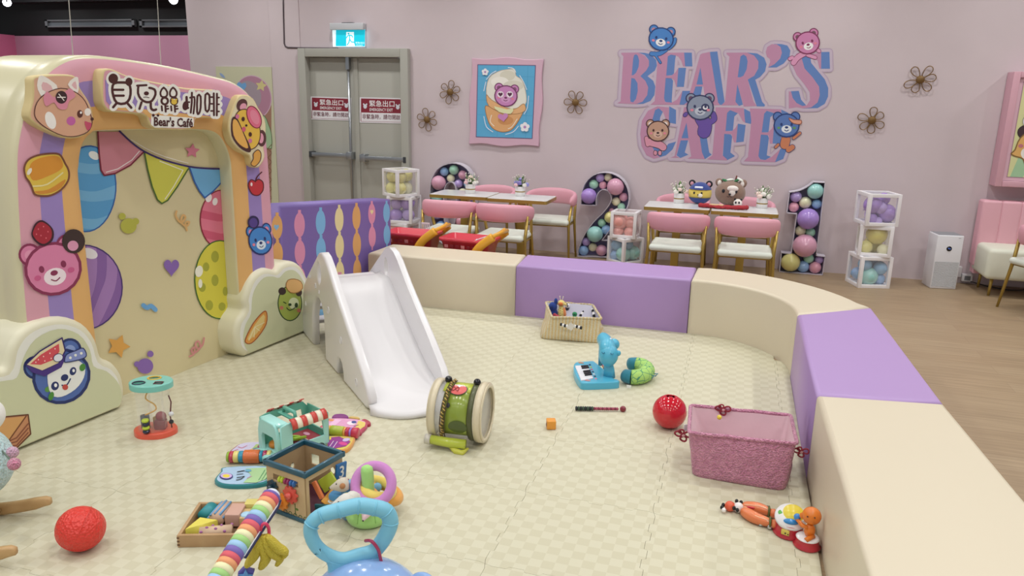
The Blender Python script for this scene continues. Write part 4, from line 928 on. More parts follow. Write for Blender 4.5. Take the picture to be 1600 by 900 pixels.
# ================================================================== BALLOONS, BOXES, NUMERALS
BC = {'yellow': '#e2dd93', 'purple': '#a98bd6', 'lilac': '#b9a3e0', 'pink': '#e8a9bd', 'blue': '#93b9e6', 'teal': '#9fd6d2', 'cream': '#e7e6c4', 'coral': '#f0aaa4', 'green': '#a8dcc4', 'rose': '#dba5be', 'gold': '#d9cf72', 'sky': '#8db8dc'}
def balloon(c, r, col, label, group, knot=None):
    b = MB(); n = 18; kd = V(knot) if knot else V((random.uniform(-1, 1), random.uniform(.2, 1), random.uniform(-1, 1))); R = rot_to(-kd)
    b.lathe([(0.001, r*1.0)]+[(r*sin(t)*(1), r*cos(t)*(1 if t < pi/2 else 1.06)) for t in [pi*i/11 for i in range(1, 11)]]+[(r*.07, -r*1.07), (r*.05, -r*1.1), (r*.11, -r*1.16), (0.001, -r*1.16)], mat('balloon_'+col, BC[col], .18, coat=.4, trans=.0), (0, 0, 0), n, R)
    o = b.build('balloon'); o.location = c; tag(o, label, 'balloon', group); return o
white = mat('white_card', '#f0eef2', .4)
def glassm():
    m = mat('clear_film', '#ffffff', .05, alpha=.07, spec=.5); return m
film = glassm()
def bbox(name, label, loc, rz, s=.285, group='clear balloon boxes'):
    t = thing(name, label, 'box', loc, rz, group); h = s/2; w_ = .031; q = MB()
    for a in (-1, 1):
        for b in (-1, 1):
            q.box((a*(h-w_/2), b*(h-w_/2), h), (w_, w_, s), white); q.box((0, a*(h-w_/2), h+b*(h-w_/2)), (s-2*w_, w_, w_), white); q.box((a*(h-w_/2), 0, h+b*(h-w_/2)), (w_, s-2*w_, w_), white)
    q.build('frame', t, bev=.0015)
    for ax, sg in ((0, 1), (0, -1), (1, 1), (1, -1)):
        c = V((0, 0, h)); c[ax] = sg*(h-.006); d = V((s-.04, s-.04, s-.04)); d[ax] = .0012
        MB().box(c, d, film).build('window', t)
    MB().box((0, 0, s-.004), (s-.04, s-.04, .0012), film).build('window', t); MB().box((0, 0, .012), (s-.04, s-.04, .003), white).build('box_floor', t)
    return t
def fillbox(t, cols, where, rs, s=.285, what=''):
    rz = t.rotation_euler.z; m = Matrix.Rotation(rz, 4, 'Z'); loc = V(t.location)
    for k, (p, r, c) in enumerate(rs):
        w = loc + (m @ V((p[0]*s, p[1]*s, p[2]*s)))
        side = ('left' if p[0] < -.05 else 'right' if p[0] > .05 else 'middle'); hgt = 'bottom' if p[2] < .4 else 'top'; dep = 'front' if p[1] < 0 else 'back'
        balloon(w, r*s*1.08, c, '%s balloon at %s %s %s of %s' % (BC_NAME[c], dep, hgt, side, where), 'balloons in the clear boxes')
BC_NAME = dict(yellow='pale yellow', purple='purple', lilac='lilac', pink='pink', blue='blue', teal='teal', cream='cream', coral='coral', green='mint', rose='dusty pink', gold='golden yellow', sky='sky blue')
L6 = lambda a, b, c: [((-.24, -.22, .26), .235, a), ((.25, -.2, .30), .22, b), ((-.2, -.22, .72), .22, b), ((.22, -.2, .74), .235, a), ((.0, .24, .27), .22, c), ((.02, .24, .74), .22, b)]
S_ = .285
lb = (-3.44, 7.43)
t = bbox('balloon_box', 'clear box of pale yellow balloons, top of the stack beside the door', (lb[0], lb[1], .565), radians(-32), S_); fillbox(t, None, 'the top box beside the door', L6('yellow', 'yellow', 'cream'))
t = bbox('balloon_box', 'clear box of purple balloons under the yellow one beside the door', (lb[0]+.02, lb[1]+.03, .28), radians(2), S_-.002); fillbox(t, None, 'the box under it beside the door', L6('purple', 'lilac', 'purple'))
t = bbox('balloon_box', 'clear box of pink balloons, lowest of the stack beside the door', (lb[0], lb[1]+.03, 0), radians(-10), S_-.006); fillbox(t, None, 'the lowest box beside the door', L6('pink', 'coral', 'pink'))
t = bbox('balloon_box', 'clear box of coral pink balloons in front of the numeral two', (-1.05, 7.6, .263), radians(-4), .262); fillbox(t, None, 'the coral box by the numeral two', [((-.18, -.2, .62), .30, 'coral'), ((.24, -.2, .58), .22, 'coral'), ((-.22, -.24, .22), .19, 'coral'), ((.22, -.24, .22), .21, 'coral'), ((.1, .2, .4), .25, 'coral')], .262)
t = bbox('balloon_box', 'clear box of blue balloons under the coral box by the numeral two', (-1.04, 7.59, 0), radians(-42), .262); fillbox(t, None, 'the blue box by the numeral two', [((-.22, -.2, .66), .24, 'sky'), ((-.25, -.25, .24), .2, 'blue'), ((.16, -.22, .36), .26, 'teal'), ((.24, -.1, .76), .2, 'sky'), ((.22, .2, .4), .26, 'teal'), ((-.1, .24, .3), .2, 'blue'), ((-.1, -.05, .5), .16, 'blue')], .262)
RB = (1.215, 7.44)
t = bbox('balloon_box', 'clear box of blue balloons, lowest of the three stacked boxes', (RB[0], RB[1], 0), radians(16), S_); fillbox(t, None, 'the lowest of the three stacked boxes', [((-.25, -.22, .72), .2, 'sky'), ((-.1, -.2, .33), .28, 'teal'), ((.24, -.24, .6), .2, 'sky'), ((.26, -.2, .24), .18, 'blue'), ((.1, .2, .7), .22, 'blue'), ((-.3, .1, .36), .18, 'blue'), ((.2, .22, .28), .22, 'sky')])
t = bbox('balloon_box', 'clear box of golden yellow balloons in the middle of the three stacked boxes', (RB[0]+.012, RB[1]+.01, .286), radians(-3), S_-.01); fillbox(t, None, 'the middle one of the three stacked boxes', [((0.04, -.12, .66), .3, 'gold'), ((-.25, -.24, .24), .2, 'yellow'), ((.26, -.26, .2), .17, 'cream'), ((.0, .2, .3), .26, 'gold')])
t = bbox('balloon_box', 'clear box of purple balloons, topmost of the three stacked boxes', (RB[0], RB[1], .563), radians(14), S_); fillbox(t, None, 'the topmost of the three stacked boxes', [((.22, -.18, .38), .27, 'purple'), ((.1, -.14, .82), .18, 'purple'), ((-.22, -.2, .64), .26, 'purple'), ((-.02, -.28, .55), .18, 'lilac'), ((-.24, -.22, .2), .18, 'purple'), ((.0, .22, .3), .24, 'lilac'), ((-.05, -.3, .14), .12, 'lilac')])

def numeral(name, label, Y, outl, holes, bls, what, closed=True, bot=0.0):
    pl = Plane((0, Y, 0), (0, -1, 0)); back = .12
    o3 = [pl.P(*q) for q in outl]; h3 = [[pl.P(*q) for q in h] for h in holes]
    zmin = min(p.z for p in o3)
    for p in o3: p.z = max(p.z-zmin, 0) if zmin < 0.03 else p.z
    c = V((sum(p.x for p in o3)/len(o3), Y, 0)); t = thing(name, label, 'marquee numeral', (c.x, Y+.06, 0))
    bk = M('#6f6a92', .6); MB().slab([p+V((0, back, 0)) for p in o3], (0, -1, 0), .004, M('#8580a8', .6), holes=[[p+V((0, back, 0)) for p in h] for h in h3]).build('back_panel', t, world=True)
    q = MB()
    for loop in [o3]+h3:
        q = MB(); L_ = len(loop)
        for i in range(L_):
            a, b = loop[i], loop[(i+1) % L_]
            if (b-a).length < 1e-4: continue
            d = (b-a); l = d.length; m_ = (a+b)/2; ang = atan2(d.z, d.x)
            q.box(m_+V((0, back/2, 0)), (l+.003, back, .006), M('#cfcad6', .5), R=Matrix.Rotation(-ang, 3, 'Y'))
        q.build('rim', t, world=True)
    for k, (x, y, r, col, w) in enumerate(bls):
        c = pl.P(x, y, .0); rr = r/FOC*(RW.transposed() @ (c-V((0, 0, CAM_H)))).z
        rr = min(rr, .115); c.y = Y + .116 - rr*1.0
        c = V((0, 0, CAM_H)) + (pl.P(x, y)-V((0, 0, CAM_H)))*((c.y)/(Y))
        balloon(c, rr*.985, col, '%s balloon %s of %s' % (BC_NAME[col], w, what), 'balloons in the big numerals', (0, 1, -.2))
N2 = Z(890, 240, .21889)
two = [N2(*q) for q in spl([(80, 365), (88, 270), (115, 205), (170, 155), (250, 136), (330, 155), (390, 205), (420, 280), (418, 360), (380, 430), (330, 480), (262, 550), (240, 600)], 2, False)+[(252, 742), (57, 735), (60, 690), (100, 590), (170, 490), (240, 420), (290, 350), (296, 310), (275, 270), (235, 258), (205, 280), (190, 320), (188, 372)]]
# stretch the foot of the two to its full width behind the boxes
two = [N2(*q) for q in ([(80, 365)] + spl([(80, 365), (88, 270), (115, 205), (170, 155), (250, 136), (330, 155), (390, 205), (420, 280), (418, 360), (380, 440), (300, 530), (230, 620)], 3, False)[1:] + [(420, 625), (420, 745), (57, 735)] + spl([(60, 690), (100, 590), (170, 490), (240, 420), (290, 350), (296, 310), (275, 270), (235, 258), (205, 280), (190, 320), (188, 372)], 3, False))]
def zz(l): return [(N2(x, y)[0], N2(x, y)[1], r*.21889, c, w) for x, y, r, c, w in l]
numeral('balloon_numeral', 'large white-rimmed numeral two filled with pastel balloons', 7.68, two, [], zz([
 (137, 303, 58, 'purple', 'at the left end of the hook'), (172, 220, 35, 'green', 'left in the curve'), (218, 173, 33, 'lilac', 'high in the curve'), (276, 170, 30, 'cream', 'at the top of the curve'), (238, 226, 29, 'pink', 'inside the curve'), (328, 236, 63, 'rose', 'biggest in the curve'),
 (385, 310, 32, 'rose', 'at the right of the curve'), (332, 342, 32, 'cream', 'below the big pink one'), (370, 380, 29, 'green', 'above the coral box'), (300, 410, 22, 'rose', 'tucked in the neck'), (290, 455, 44, 'yellow', 'in the neck'), (230, 495, 31, 'green', 'below the neck'),
 (262, 543, 36, 'blue', 'right in the lower stroke'), (180, 575, 60, 'teal', 'biggest in the lower stroke'), (118, 628, 32, 'lilac', 'low in the lower stroke'), (166, 668, 32, 'cream', 'in the foot'), (100, 692, 37, 'blue', 'at the left of the foot'), (228, 690, 42, 'rose', 'right in the foot'), (310, 690, 40, 'blue', 'hidden end of the foot')]), 'the numeral two')
N1 = Z(1190, 260, .25625)
one = [N1(*q) for q in [(172, 152)] + spl([(172, 152), (230, 142), (280, 118), (318, 90)], 3, False)[1:] + [(388, 93), (335, 530), (334, 538), (388, 545), (372, 658), (110, 637), (122, 522), (182, 526), (216, 284), (155, 278)]]
def z1_(l): return [(N1(x, y)[0], N1(x, y)[1], r*.25625, c, w) for x, y, r, c, w in l]
numeral('balloon_numeral', 'large white-rimmed numeral one filled with pastel balloons', 7.70, one, [], z1_([
 (327, 150, 50, 'teal', 'at the top'), (209, 184, 36, 'lilac', 'at the upper left'), (266, 221, 37, 'cream', 'in the upper middle'), (336, 230, 31, 'blue', 'at the upper right'), (196, 248, 32, 'pink', 'at the lower left of the flag'), (283, 320, 66, 'purple', 'big one in the stem'),
 (236, 392, 33, 'cream', 'left in the stem'), (298, 402, 30, 'green', 'right in the stem'), (263, 484, 72, 'rose', 'biggest in the stem'), (176, 584, 58, 'yellow', 'left in the base'), (287, 560, 32, 'green', 'middle in the base'), (352, 568, 27, 'lilac', 'right in the base'), (252, 610, 37, 'blue', 'bottom middle in the base'), (326, 616, 37, 'pink', 'bottom right in the base')]), 'the numeral one')
N0 = Z(560, 230, .21889)
zero = [N0(*q) for q in spl([(512, 300), (530, 215), (580, 150), (670, 122), (750, 145), (800, 205), (822, 300), (825, 450), (800, 600), (750, 690), (670, 715), (590, 690), (540, 610), (510, 480)], 3)]
zh = [N0(*q) for q in spl([(608, 330), (625, 268), (655, 250), (685, 268), (695, 330), (697, 480), (680, 560), (650, 585), (622, 560), (606, 470)], 3)]
def z0_(l): return [(N0(x, y)[0], N0(x, y)[1], r*.21889, c, w) for x, y, r, c, w in l]
numeral('balloon_numeral', 'large white-rimmed numeral zero filled with balloons, behind the left tables', 7.70, zero, [zh], z0_([
 (573, 254, 54, 'rose', 'biggest at the left'), (614, 174, 33, 'blue', 'at the upper left'), (682, 161, 37, 'green', 'at the top'), (660, 222, 30, 'cream', 'above the opening'), (745, 198, 34, 'rose', 'at the upper right'), (716, 260, 31, 'lilac', 'right of the opening'), (780, 262, 30, 'blue', 'at the right edge'),
 (745, 330, 38, 'cream', 'in the right side'), (560, 360, 44, 'teal', 'in the left side'), (560, 470, 46, 'lilac', 'lower in the left side'), (755, 430, 46, 'purple', 'lower in the right side'), (740, 530, 46, 'pink', 'low at the right'), (590, 570, 45, 'blue', 'low at the left'), (665, 640, 44, 'yellow', 'at the bottom')]), 'the numeral zero')

# ================================================================== TABLES
gold = mat('gold_metal', '#b0964e', .3, metal=.6); ttop = mat('table_top', '#dfe0e2', .16)
def table(x0, x1, y0, y1, z, label):
    t = thing('cafe_table', label, 'table', ((x0+x1)/2, (y0+y1)/2, 0), 0, 'white cafe tables with gold edges')
    w_, d_ = x1-x0-.006, y1-y0
    def rr(a, b, r): return [(sx*(a/2-r)+r*cos(q), sy*(b/2-r)+r*sin(q)) for sx, sy, q0 in ((1, 1, 0), (-1, 1, pi/2), (-1, -1, pi), (1, -1, 1.5*pi)) for q in [q0+pi/2*i/5 for i in range(6)]]
    MB().slab([V((a, b, z-.034)) for a, b in rr(w_, d_, .02)], (0, 0, 1), .030, gold).build('edge_band', t)
    MB().slab([V((a, b, z-.006)) for a, b in rr(w_-.008, d_-.008, .018)], (0, 0, 1), .006, ttop, r=.002).build('tabletop', t)
    MB().box((0, 0, (z-.02)/2), (.07, .07, z-.04), gold).box((0, 0, z-.034), (.3, .2, .012), gold).build('pedestal', t, bev=.004)
    MB().lathe([(0, 0), (.2, 0), (.2, .012), (.03, .03), (0, .03)], gold, n=32).build('base', t)
    return t
TZ = .68
table(-2.875, -2.275, 6.84, 7.26, TZ, 'white cafe table beside the numeral zero, left one of its pair')
table(-2.272, -1.68, 6.80, 7.22, TZ, 'white cafe table right of the one beside the numeral zero')
table(-.80, -.215, 6.86, 7.28, TZ, 'white cafe table carrying the blue-capped bear plush')
table(-.212, .36, 6.84, 7.28, TZ, 'white cafe table carrying the brown plush and a red bundle')

# ================================================================== CHAIRS
cpink = mat('chair_pink', '#dfa2b2', .5, bump=('n', 30, .05)); cseat = mat('chair_seat', '#dfe6dc', .5)
def make_chair(label, group):
    t = thing('cafe_chair', label, 'chair', (0, 0, 0), 0, group)      # faces +Y, back at -Y
    MB().rbox((0, .0, .405), (.43, .40, .055), .026, cseat).build('seat', t)
    b = MB(); n = 26; ring = 12; vs = []
    for i in range(n+1):
        f = i/n*2-1; a_ = f*radians(118); rx, ry = .238, .215
        e = abs(f); hh = .080*(1-.42*e**2.2) if e < .999 else .03; zc = .612+.028*(1-e**2)-.01; th = .030*(1-.25*e**3)
        if e > .93: hh *= sqrt(max(0.05, 1-((e-.93)/.07)**2)); th *= sqrt(max(.1, 1-((e-.93)/.07)**2))
        c = V((rx*sin(a_), -ry*cos(a_)+.0, zc)); o_ = V((sin(a_), -cos(a_), 0))
        for k in range(ring):
            q = 2*pi*k/ring; vs.append(c + o_*th*cos(q)*(1+.15*sin(q)) + V((0, 0, hh*(abs(sin(q))**.8)*(1 if sin(q) > 0 else -1))))
    fs = [(i*ring+k, i*ring+(k+1) % ring, (i+1)*ring+(k+1) % ring, (i+1)*ring+k) for i in range(n) for k in range(ring)]
    fs += [tuple(range(ring))[::-1], tuple(n*ring+k for k in range(ring))]
    b.add(vs, fs, cpink); b.build('backrest', t)
    for sx in (-1, 1):
        MB().tube([(sx*.235, -.10, .60), (sx*.225, -.13, .40), (sx*.245, -.19, .0)], [.014, .015, .010], gold, 10).build('leg', t)
        MB().tube([(sx*.225, .06, .58), (sx*.21, .13, .40), (sx*.235, .19, .0)], [.013, .015, .010], gold, 10).build('leg', t)
    q = MB()
    for sx in (-1, 1): q.tube([(sx*.215, -.14, .37), (sx*.205, .14, .37)], .009, gold, 8)
    q.tube([(-.215, -.14, .37), (.215, -.14, .37)], .009, gold, 8).tube([(-.205, .14, .37), (.205, .14, .37)], .009, gold, 8); q.build('seat_frame', t)
    return t
ch0 = make_chair('pink barrel-back chair at the left table, nearest the red toy carts', 'pink chairs round the cafe tables')
CH = [((-2.50, 6.47), 0, None), ((-1.97, 6.44), 0, 'pink barrel-back chair at the left tables, right of the nearer pair'),
      ((-.46, 6.54), 0, 'pink barrel-back chair in front of the plush toys, left one'), ((.10, 6.52), 0, 'pink barrel-back chair in front of the plush toys, right one'),
      ((-2.43, 7.45), pi, 'pink barrel-back chair on the wall side of the left tables, behind the pots'), ((-1.80, 7.46), pi+.05, 'pink barrel-back chair on the wall side of the left tables, at their right end'),
      ((-.50, 7.55), pi, 'pink barrel-back chair on the wall side below the blue-capped plush'), ((.10, 7.55), pi, 'pink barrel-back chair on the wall side below the brown plush'),
      ((2.43, 6.85), radians(-62), 'pink barrel-back chair at the right edge by the sofa')]
for (xy, rz, lb_) in CH:
    c = ch0 if lb_ is None else copytree(ch0)
    c.location = (*xy, 0); c.rotation_euler = (0, 0, rz)
    if lb_: c['label'] = lb_

# ================================================================== FLOWER POTS
rose_m = {c: M(h, .6) for c, h in dict(white='#f0ece6', pink='#ecc3c8', blush='#f0d8d0', blue='#9a96d6', mauve='#8c7fc4').items()}
leaf = M('#4f7a44', .6); leafl = M('#86a86a', .6)
def pot(x, y, cols, label, seed):
    rnd = random.Random(seed); t = thing('flower_pot', label, 'flower pot', (x, y, TZ), 0, 'small potted roses on the tables'); t.scale = (1.28, 1.28, 1.28)
    MB().lathe([(0, 0), (.036, 0), (.038, .003), (.038, .07), (.036, .073), (.033, .07), (.033, .055), (0, .055)], M('#ecebea', .4), n=28).build('pot', t)
    MB().lathe([(.0385, .03), (.0385, .038)], gold, n=28).build('pot_band', [o for o in bpy.data.objects if o.parent == t][0])
    lv = MB()
    for k in range(34):
        a_ = rnd.uniform(0, 2*pi); e = rnd.uniform(.1, 1.2); r = rnd.uniform(.03, .075); c = V((cos(a_)*sin(e)*r, sin(a_)*sin(e)*r, .065+cos(e)*r*1.1)); d = (c-V((0, 0, .05))).normalized()
        s_ = rnd.uniform(.009, .016); u_ = d.cross(V((0, 0, 1))).normalized(); lv.add([c-u_*s_*.5, c+d*s_*1.4, c+u_*s_*.5, c-d*s_*.6+V((0, 0, .003))], [(0, 1, 2, 3)], leaf if k % 2 else leafl)
        lv.tube([V((0, 0, .05)), c], .0012, leaf, 4)
    lv.build('foliage', t)
    for k in range(9):
        a_ = k*2.4; r = .0 if k == 0 else (.03 if k < 5 else .048); c = V((cos(a_)*r, sin(a_)*r, .125-r*.8)); m_ = rose_m[cols[k % len(cols)]]; s_ = rnd.uniform(.014, .02)
        q = MB().ell(c, (s_*.75, s_*.75, s_*.8), m_, nu=12, nv=8)
        for j in range(7):
            b_ = j*2*pi/7; q.ell(c+V((cos(b_)*s_*.6, sin(b_)*s_*.6, -.1*s_)), (s_*.45, s_*.45, s_*.7), m_, nu=8, nv=6)
        q.build('rose', t)
    sp_ = MB()
    for k in range(10):
        a_ = rnd.uniform(0, 2*pi); e = rnd.uniform(.2, .9); c = V((cos(a_)*sin(e)*.1, sin(a_)*sin(e)*.1, .06+cos(e)*.1)); sp_.tube([V((0, 0, .06)), c], .0009, leafl, 4).ell(c, .004, rose_m['white'], nu=6, nv=4)
    sp_.build('sprigs', t)
def ontab(px, py): p = fl(px, py, TZ); return p.x, p.y
for (px, py, cols, lb_, sd_) in ((735, 302, ['blush', 'pink', 'white'], 'pot of blush roses on the left table by the numeral zero', 1), (812.5, 306, ['blue', 'white', 'mauve', 'pink'], 'pot of blue and pink roses on the left tables, right pot', 2),
        (1060.5, 317, ['white', 'white', 'blush'], 'pot of white roses left of the plush toys', 3), (1190, 325, ['white', 'blush', 'white'], 'pot of white roses right of the plush toys', 4)):
    x, y = ontab(px, py); pot(x, y, cols, lb_, sd_)

# ================================================================== PLUSH HEADS on the table
def plush_ears(t, m1, m2, xs, z, r): 
    for sx in (-1, 1): MB().ell((sx*xs, 0, z), (r, r*.5, r), m1).ell((sx*xs, -r*.35, z-.002), (r*.55, r*.25, r*.6), m2).build('ear', t)
navy = M('#2c448c', .85, sheen=.4); yel = M('#e7cf63', .85, sheen=.4); blk_ = M('#20202a', .8); pnk = M('#dca0ac', .8)
x, y = ontab(1092, 319)
t = thing('bear_plush', 'round yellow bear plush with a navy cap and bib, on the table', 'plush toy', (x, y+.05, TZ), radians(-8))
rb = .098
def shell(R_, z0, z1, m_, rad=(1, .8, 1), c=.098, n=28):
    pr = [(R_*sin(a)*1.0, R_*cos(a)) for a in [z0+(z1-z0)*i/12 for i in range(13)]]
    q = MB(); q.lathe([(max(r_, .0005)*rad[0], z_) for r_, z_ in pr], m_, (0, 0, c), n)
    for v_ in q.v: v_.y *= rad[1]
    return q
MB().ell((0, 0, rb), (.108, .088, .098), yel).build('head', t)
shell(.1015, 0, radians(68), navy, (1.09, .9)).build('cap', t); shell(.1015, radians(112), pi, navy, (1.09, .9)).build('bib', t)
plush_ears(t, blk_, pnk, .078, .185, .032)
MB().rbox((0, -.075, .155), (.075, .02, .02), .006, M('#dfe6f2', .7), R=Matrix.Rotation(radians(-35), 3, 'X')).build('cap_badge', t)
q = MB().ell((-.038, -.082, .105), (.009, .006, .012), blk_).ell((.03, -.084, .105), (.009, .006, .012), blk_); q.build('eyes', t)
MB().ell((.02, -.09, .085), (.022, .01, .018), M('#efe9dc', .8)).ell((0.0, -.095, .09), (.008, .005, .006), blk_).build('muzzle', t)
x, y = ontab(1139, 322)
brn = mat('brown_plush', '#8e7466', .9, sheen=.4, bump=('n', 90, .4)); bl2 = M('#efe9e4', .85)
t = thing('brown_plush', 'large brown raccoon-like plush head with leafy sprig, on the table', 'plush toy', (x, y+.05, TZ+.0), radians(-6))
MB().ell((0, 0, .115), (.137, .105, .115), brn, nu=28, nv=18).build('head', t)
for sx in (-1, 1): MB().ell((sx*.105, .0, .205), (.035, .02, .04), brn, R=Matrix.Rotation(radians(25*sx), 3, 'Y')).ell((sx*.102, -.012, .203), (.02, .012, .026), bl2).build('ear', t)
MB().ell((.03, -.095, .165), (.05, .02, .028), bl2).ell((.03, -.1, .13), (.028, .015, .032), bl2).build('face_patch', t)
MB().ell((-.05, -.098, .14), (.014, .008, .017), blk_).ell((.06, -.098, .14), (.014, .008, .017), blk_).build('eyes', t)
MB().ell((.01, -.118, .115), (.012, .008, .008), blk_).tube([(-.015, -.113, .095), (.002, -.117, .088), (.012, -.117, .098), (.022, -.117, .088), (.036, -.113, .095)], .0022, blk_, 6).build('muzzle', t)
lv = MB(); 
for k, (dx, dz, an) in enumerate(((-.05, .225, 20), (-.01, .235, -10), (.05, .232, -30), (.08, .24, 30))): lv.ell((dx, -.01, dz), (.034, .02, .012), M('#3d7a50' if k % 2 == 0 else '#e8ece4', .8), R=Matrix.Rotation(radians(an), 3, 'Y'))
lv.cyl((.035, 0, .22), (.045, -.005, .275), .006, M('#6b2c20', .7), n=8); lv.build('leaf_sprig', t)
MB().ell((.085, -.095, .04), (.038, .028, .036), bl2).ell((.07, -.122, .045), (.008, .004, .011), blk_).ell((.098, -.12, .045), (.008, .004, .011), blk_).ell((.06, -.1, .07), (.01, .008, .01), blk_).ell((.112, -.095, .07), (.01, .008, .01), blk_).build('panda_charm', t)
# red bundle
p = fl(1128, 326, TZ); t = thing('red_apron', 'folded red cloth bundle with dangling ties in front of the plush toys', 'cloth', (p.x, p.y-.0, TZ), radians(-3))
red = M('#a62a34', .8); rnd = random.Random(4); q = MB()
pts = [(-.2, 0, .018), (-.16, -.02, .022), (-.1, -.012, .018), (-.03, -.02, .015), (.05, -.012, .016), (.13, -.018, .02), (.2, 0.0, .022), (.21, .02, .02)]
q.tube(spl(pts, 4, False), [.016+.004*sin(i*1.7) for i in range(29)], red, 10); q.tube(spl([(x_, y_+.035, z_) for x_, y_, z_ in pts], 4, False), [.015+.003*sin(i*1.3) for i in range(29)], red, 10)
q.rbox((0, .02, .012), (.38, .07, .022), .01, red); q.build('folded_cloth', t)
MB().tube(spl([(-.08, -.03, .02), (-.03, -.045, .012), (.03, -.04, .02), (0.0, -.05, .01)], 4, False), .006, red, 8).build('tie', t)
MB().rbox((-.05, 0.0, .03), (.12, .05, .012), .005, M('#d9b48c', .7)).build('patch', t)

# ================================================================== TOY TROLLEYS
tred = mat('toy_red', '#cc3446', .3, coat=.3); tyel = mat('toy_yellow', '#e6a82e', .3, coat=.3)
def cart(x, y, label, rz=0):
    t = thing('toy_trolley', label, 'toy shopping cart', (x, y, 0), rz, 'red toy shopping trolleys')
    def ringp(w_, d_, z, r): return [V((sx*(w_/2-r)+r*cos(q), sy*(d_/2-r)+r*sin(q), z)) for sx, sy, q0 in ((1, 1, 0), (-1, 1, pi/2), (-1, -1, pi), (1, -1, 1.5*pi)) for q in [q0+pi/2*i/4 for i in range(5)]]
    b = MB(); A = [ringp(.37, .20, .27, .03), ringp(.43, .27, .425, .035), ringp(.465, .30, .43, .04), ringp(.465, .30, .455, .04), ringp(.43, .265, .455, .035), ringp(.36, .19, .285, .03)]
    L_ = len(A[0]); vs = [p for l in A for p in l]
    b.add(vs, [(i*L_+k, i*L_+(k+1) % L_, (i+1)*L_+(k+1) % L_, (i+1)*L_+k) for i in range(5) for k in range(L_)]+[tuple(range(L_))[::-1], tuple(5*L_+k for k in range(L_))], tred); b.build('basket', t)
    sl_ = MB()
    for i in range(6): 
        for j in range(2): 
            zz_ = .385-.05*j; yy_ = -.135+.028*(.43-zz_)/.16-.0025; sl_.rbox((-.16+i*.05, yy_, zz_), (.034, .006, .03), .003, M('#8f2030' if (i+j) % 3 else '#d8888e', .4), R=Matrix.Rotation(radians(12), 3, 'X'))
    sl_.build('basket_slots', t)
    for sy in (-1, 1):
        MB().tube(spl([(.12, sy*.155, .10), (.09, sy*.16, .28), (.15, sy*.165, .40), (.27, sy*.15, .50)], 5, False), [.022]*4+[.024]*12, tyel, 12, flat=1.5).build('frame_arm', t)
        MB().tube([(.15, sy*.12, .07), (-.19, sy*.1, .07), (-.2, sy*.1, .27)], .014, tyel, 10).build('frame_rail', t)
    MB().tube([(.272, -.165, .505), (.285, 0, .515), (.272, .165, .505)], .017, tyel, 12).build('handle', t)
    for sx in (-1, 1):
        for sy in (-1, 1): MB().cyl((sx*.15, sy*.105-.015, .04), (sx*.15, sy*.105+.015, .04), .04, M('#e8e4e0', .4), n=18).build('wheel', t)
    return t
cart(-2.68, 6.03, 'red toy shopping trolley nearer the violet panel, with a white slotted spatula', 0)
cart(-2.13, 5.96, 'red toy shopping trolley on the right of the two', radians(-4))
p = fl(665, 361, .42); q = MB(); wsp = M('#e8e2ea', .4)
for k in range(5): q.box((p.x-.036+k*.018, p.y, .45), (.009, .006, .07), wsp)
q.box((p.x, p.y, .488), (.082, .007, .018), wsp).box((p.x, p.y, .41), (.082, .007, .02), wsp).cyl((p.x, p.y, .41), (p.x+.03, p.y, .295), .008, wsp, n=10)
tag(q.build('toy_spatula', bev=.002), 'white slotted toy spatula standing in the red trolley', 'toy utensil')
tag(MB().rbox((-2.03, 5.95, .45), (.10, .035, .008), .003, M('#dcdce4', .3), R=Matrix.Rotation(radians(-20), 3, 'Y') @ Matrix.Rotation(radians(30), 3, 'Z')).tube([(-2.06, 5.94, .445), (-2.13, 5.95, .30)], .005, M('#dcdce4', .3), 8).build('toy_knife'), 'small white toy utensil leaning in the right-hand red trolley', 'toy utensil')

# ================================================================== AIR PURIFIER, SOFA
t = thing('air_purifier', 'white air purifier tower between the balloon boxes and the sofa', 'air purifier', (1.845, 7.62, 0), radians(8))
pw = M('#e4e4ea', .4)
MB().rbox((0, 0, .245), (.222, .21, .49), .008, pw, seg=2).build('body', t)
hole_m = mat('grille', '#c9ccd2', .5, bump=('v', 160, .6)); MB().box((0, -.1055, .135), (.2, .003, .23), hole_m).build('grille', t)
MB().lathe([(0, .004), (.021, .004), (.023, 0)], M('#14161f', .15), (.0, -.105, .37), 24, rot_to((0, -1, 0))).build('display', t)
a = MB().box((-.006, -.1098, .373), (.006, .001, .008), mat('led', '#5a7ad8', .4, emit=('#5a7ad8', .8))).box((.006, -.1098, .37), (.004, .001, .01), mat('led', '#5a7ad8', .4)); a.build('display_digits', t)
MB().box((0, 0, .4905), (.2, .19, .003), M('#8d9096', .5)).build('top_grille', t)
MB().box((.075, -.1058, .468), (.02, .001, .003), M('#9a9ca2', .5)).build('badge', t)
t = thing('banquette_sofa', 'pink channel-back sofa with a mint-white seat at the right edge', 'sofa', (2.75, 7.5, 0))
sofp = mat('sofa_pink', '#e3aebb', .5); sofs = mat('sofa_seat', '#dfe2d2', .5, bump=('n', 8, .08))
MB().rbox((2.73, 7.55, .29), (1.22, .46, .27), .04, sofs, seg=4).build('seat', t, world=True)
MB().box((2.73, 7.76, .28), (1.2, .12, .3), sofp).build('back_base', t, world=True)
for k in range(8): MB().rbox((2.19+k*.153, 7.75, .50), (.163, .15, .60), .022, sofp, seg=4).build('back_channel', t, world=True)
for (x_, y_) in ((2.2, 7.40), (3.2, 7.40), (2.2, 7.72), (3.2, 7.72)): MB().tube([(x_, y_, .17), (x_-.01, y_-.01, 0)], [.016, .010], gold, 12).build('leg', t, world=True)
t = thing('power_socket', 'white socket box with a plugged adapter beside the air purifier', 'socket', (2.05, WALLY, 0))
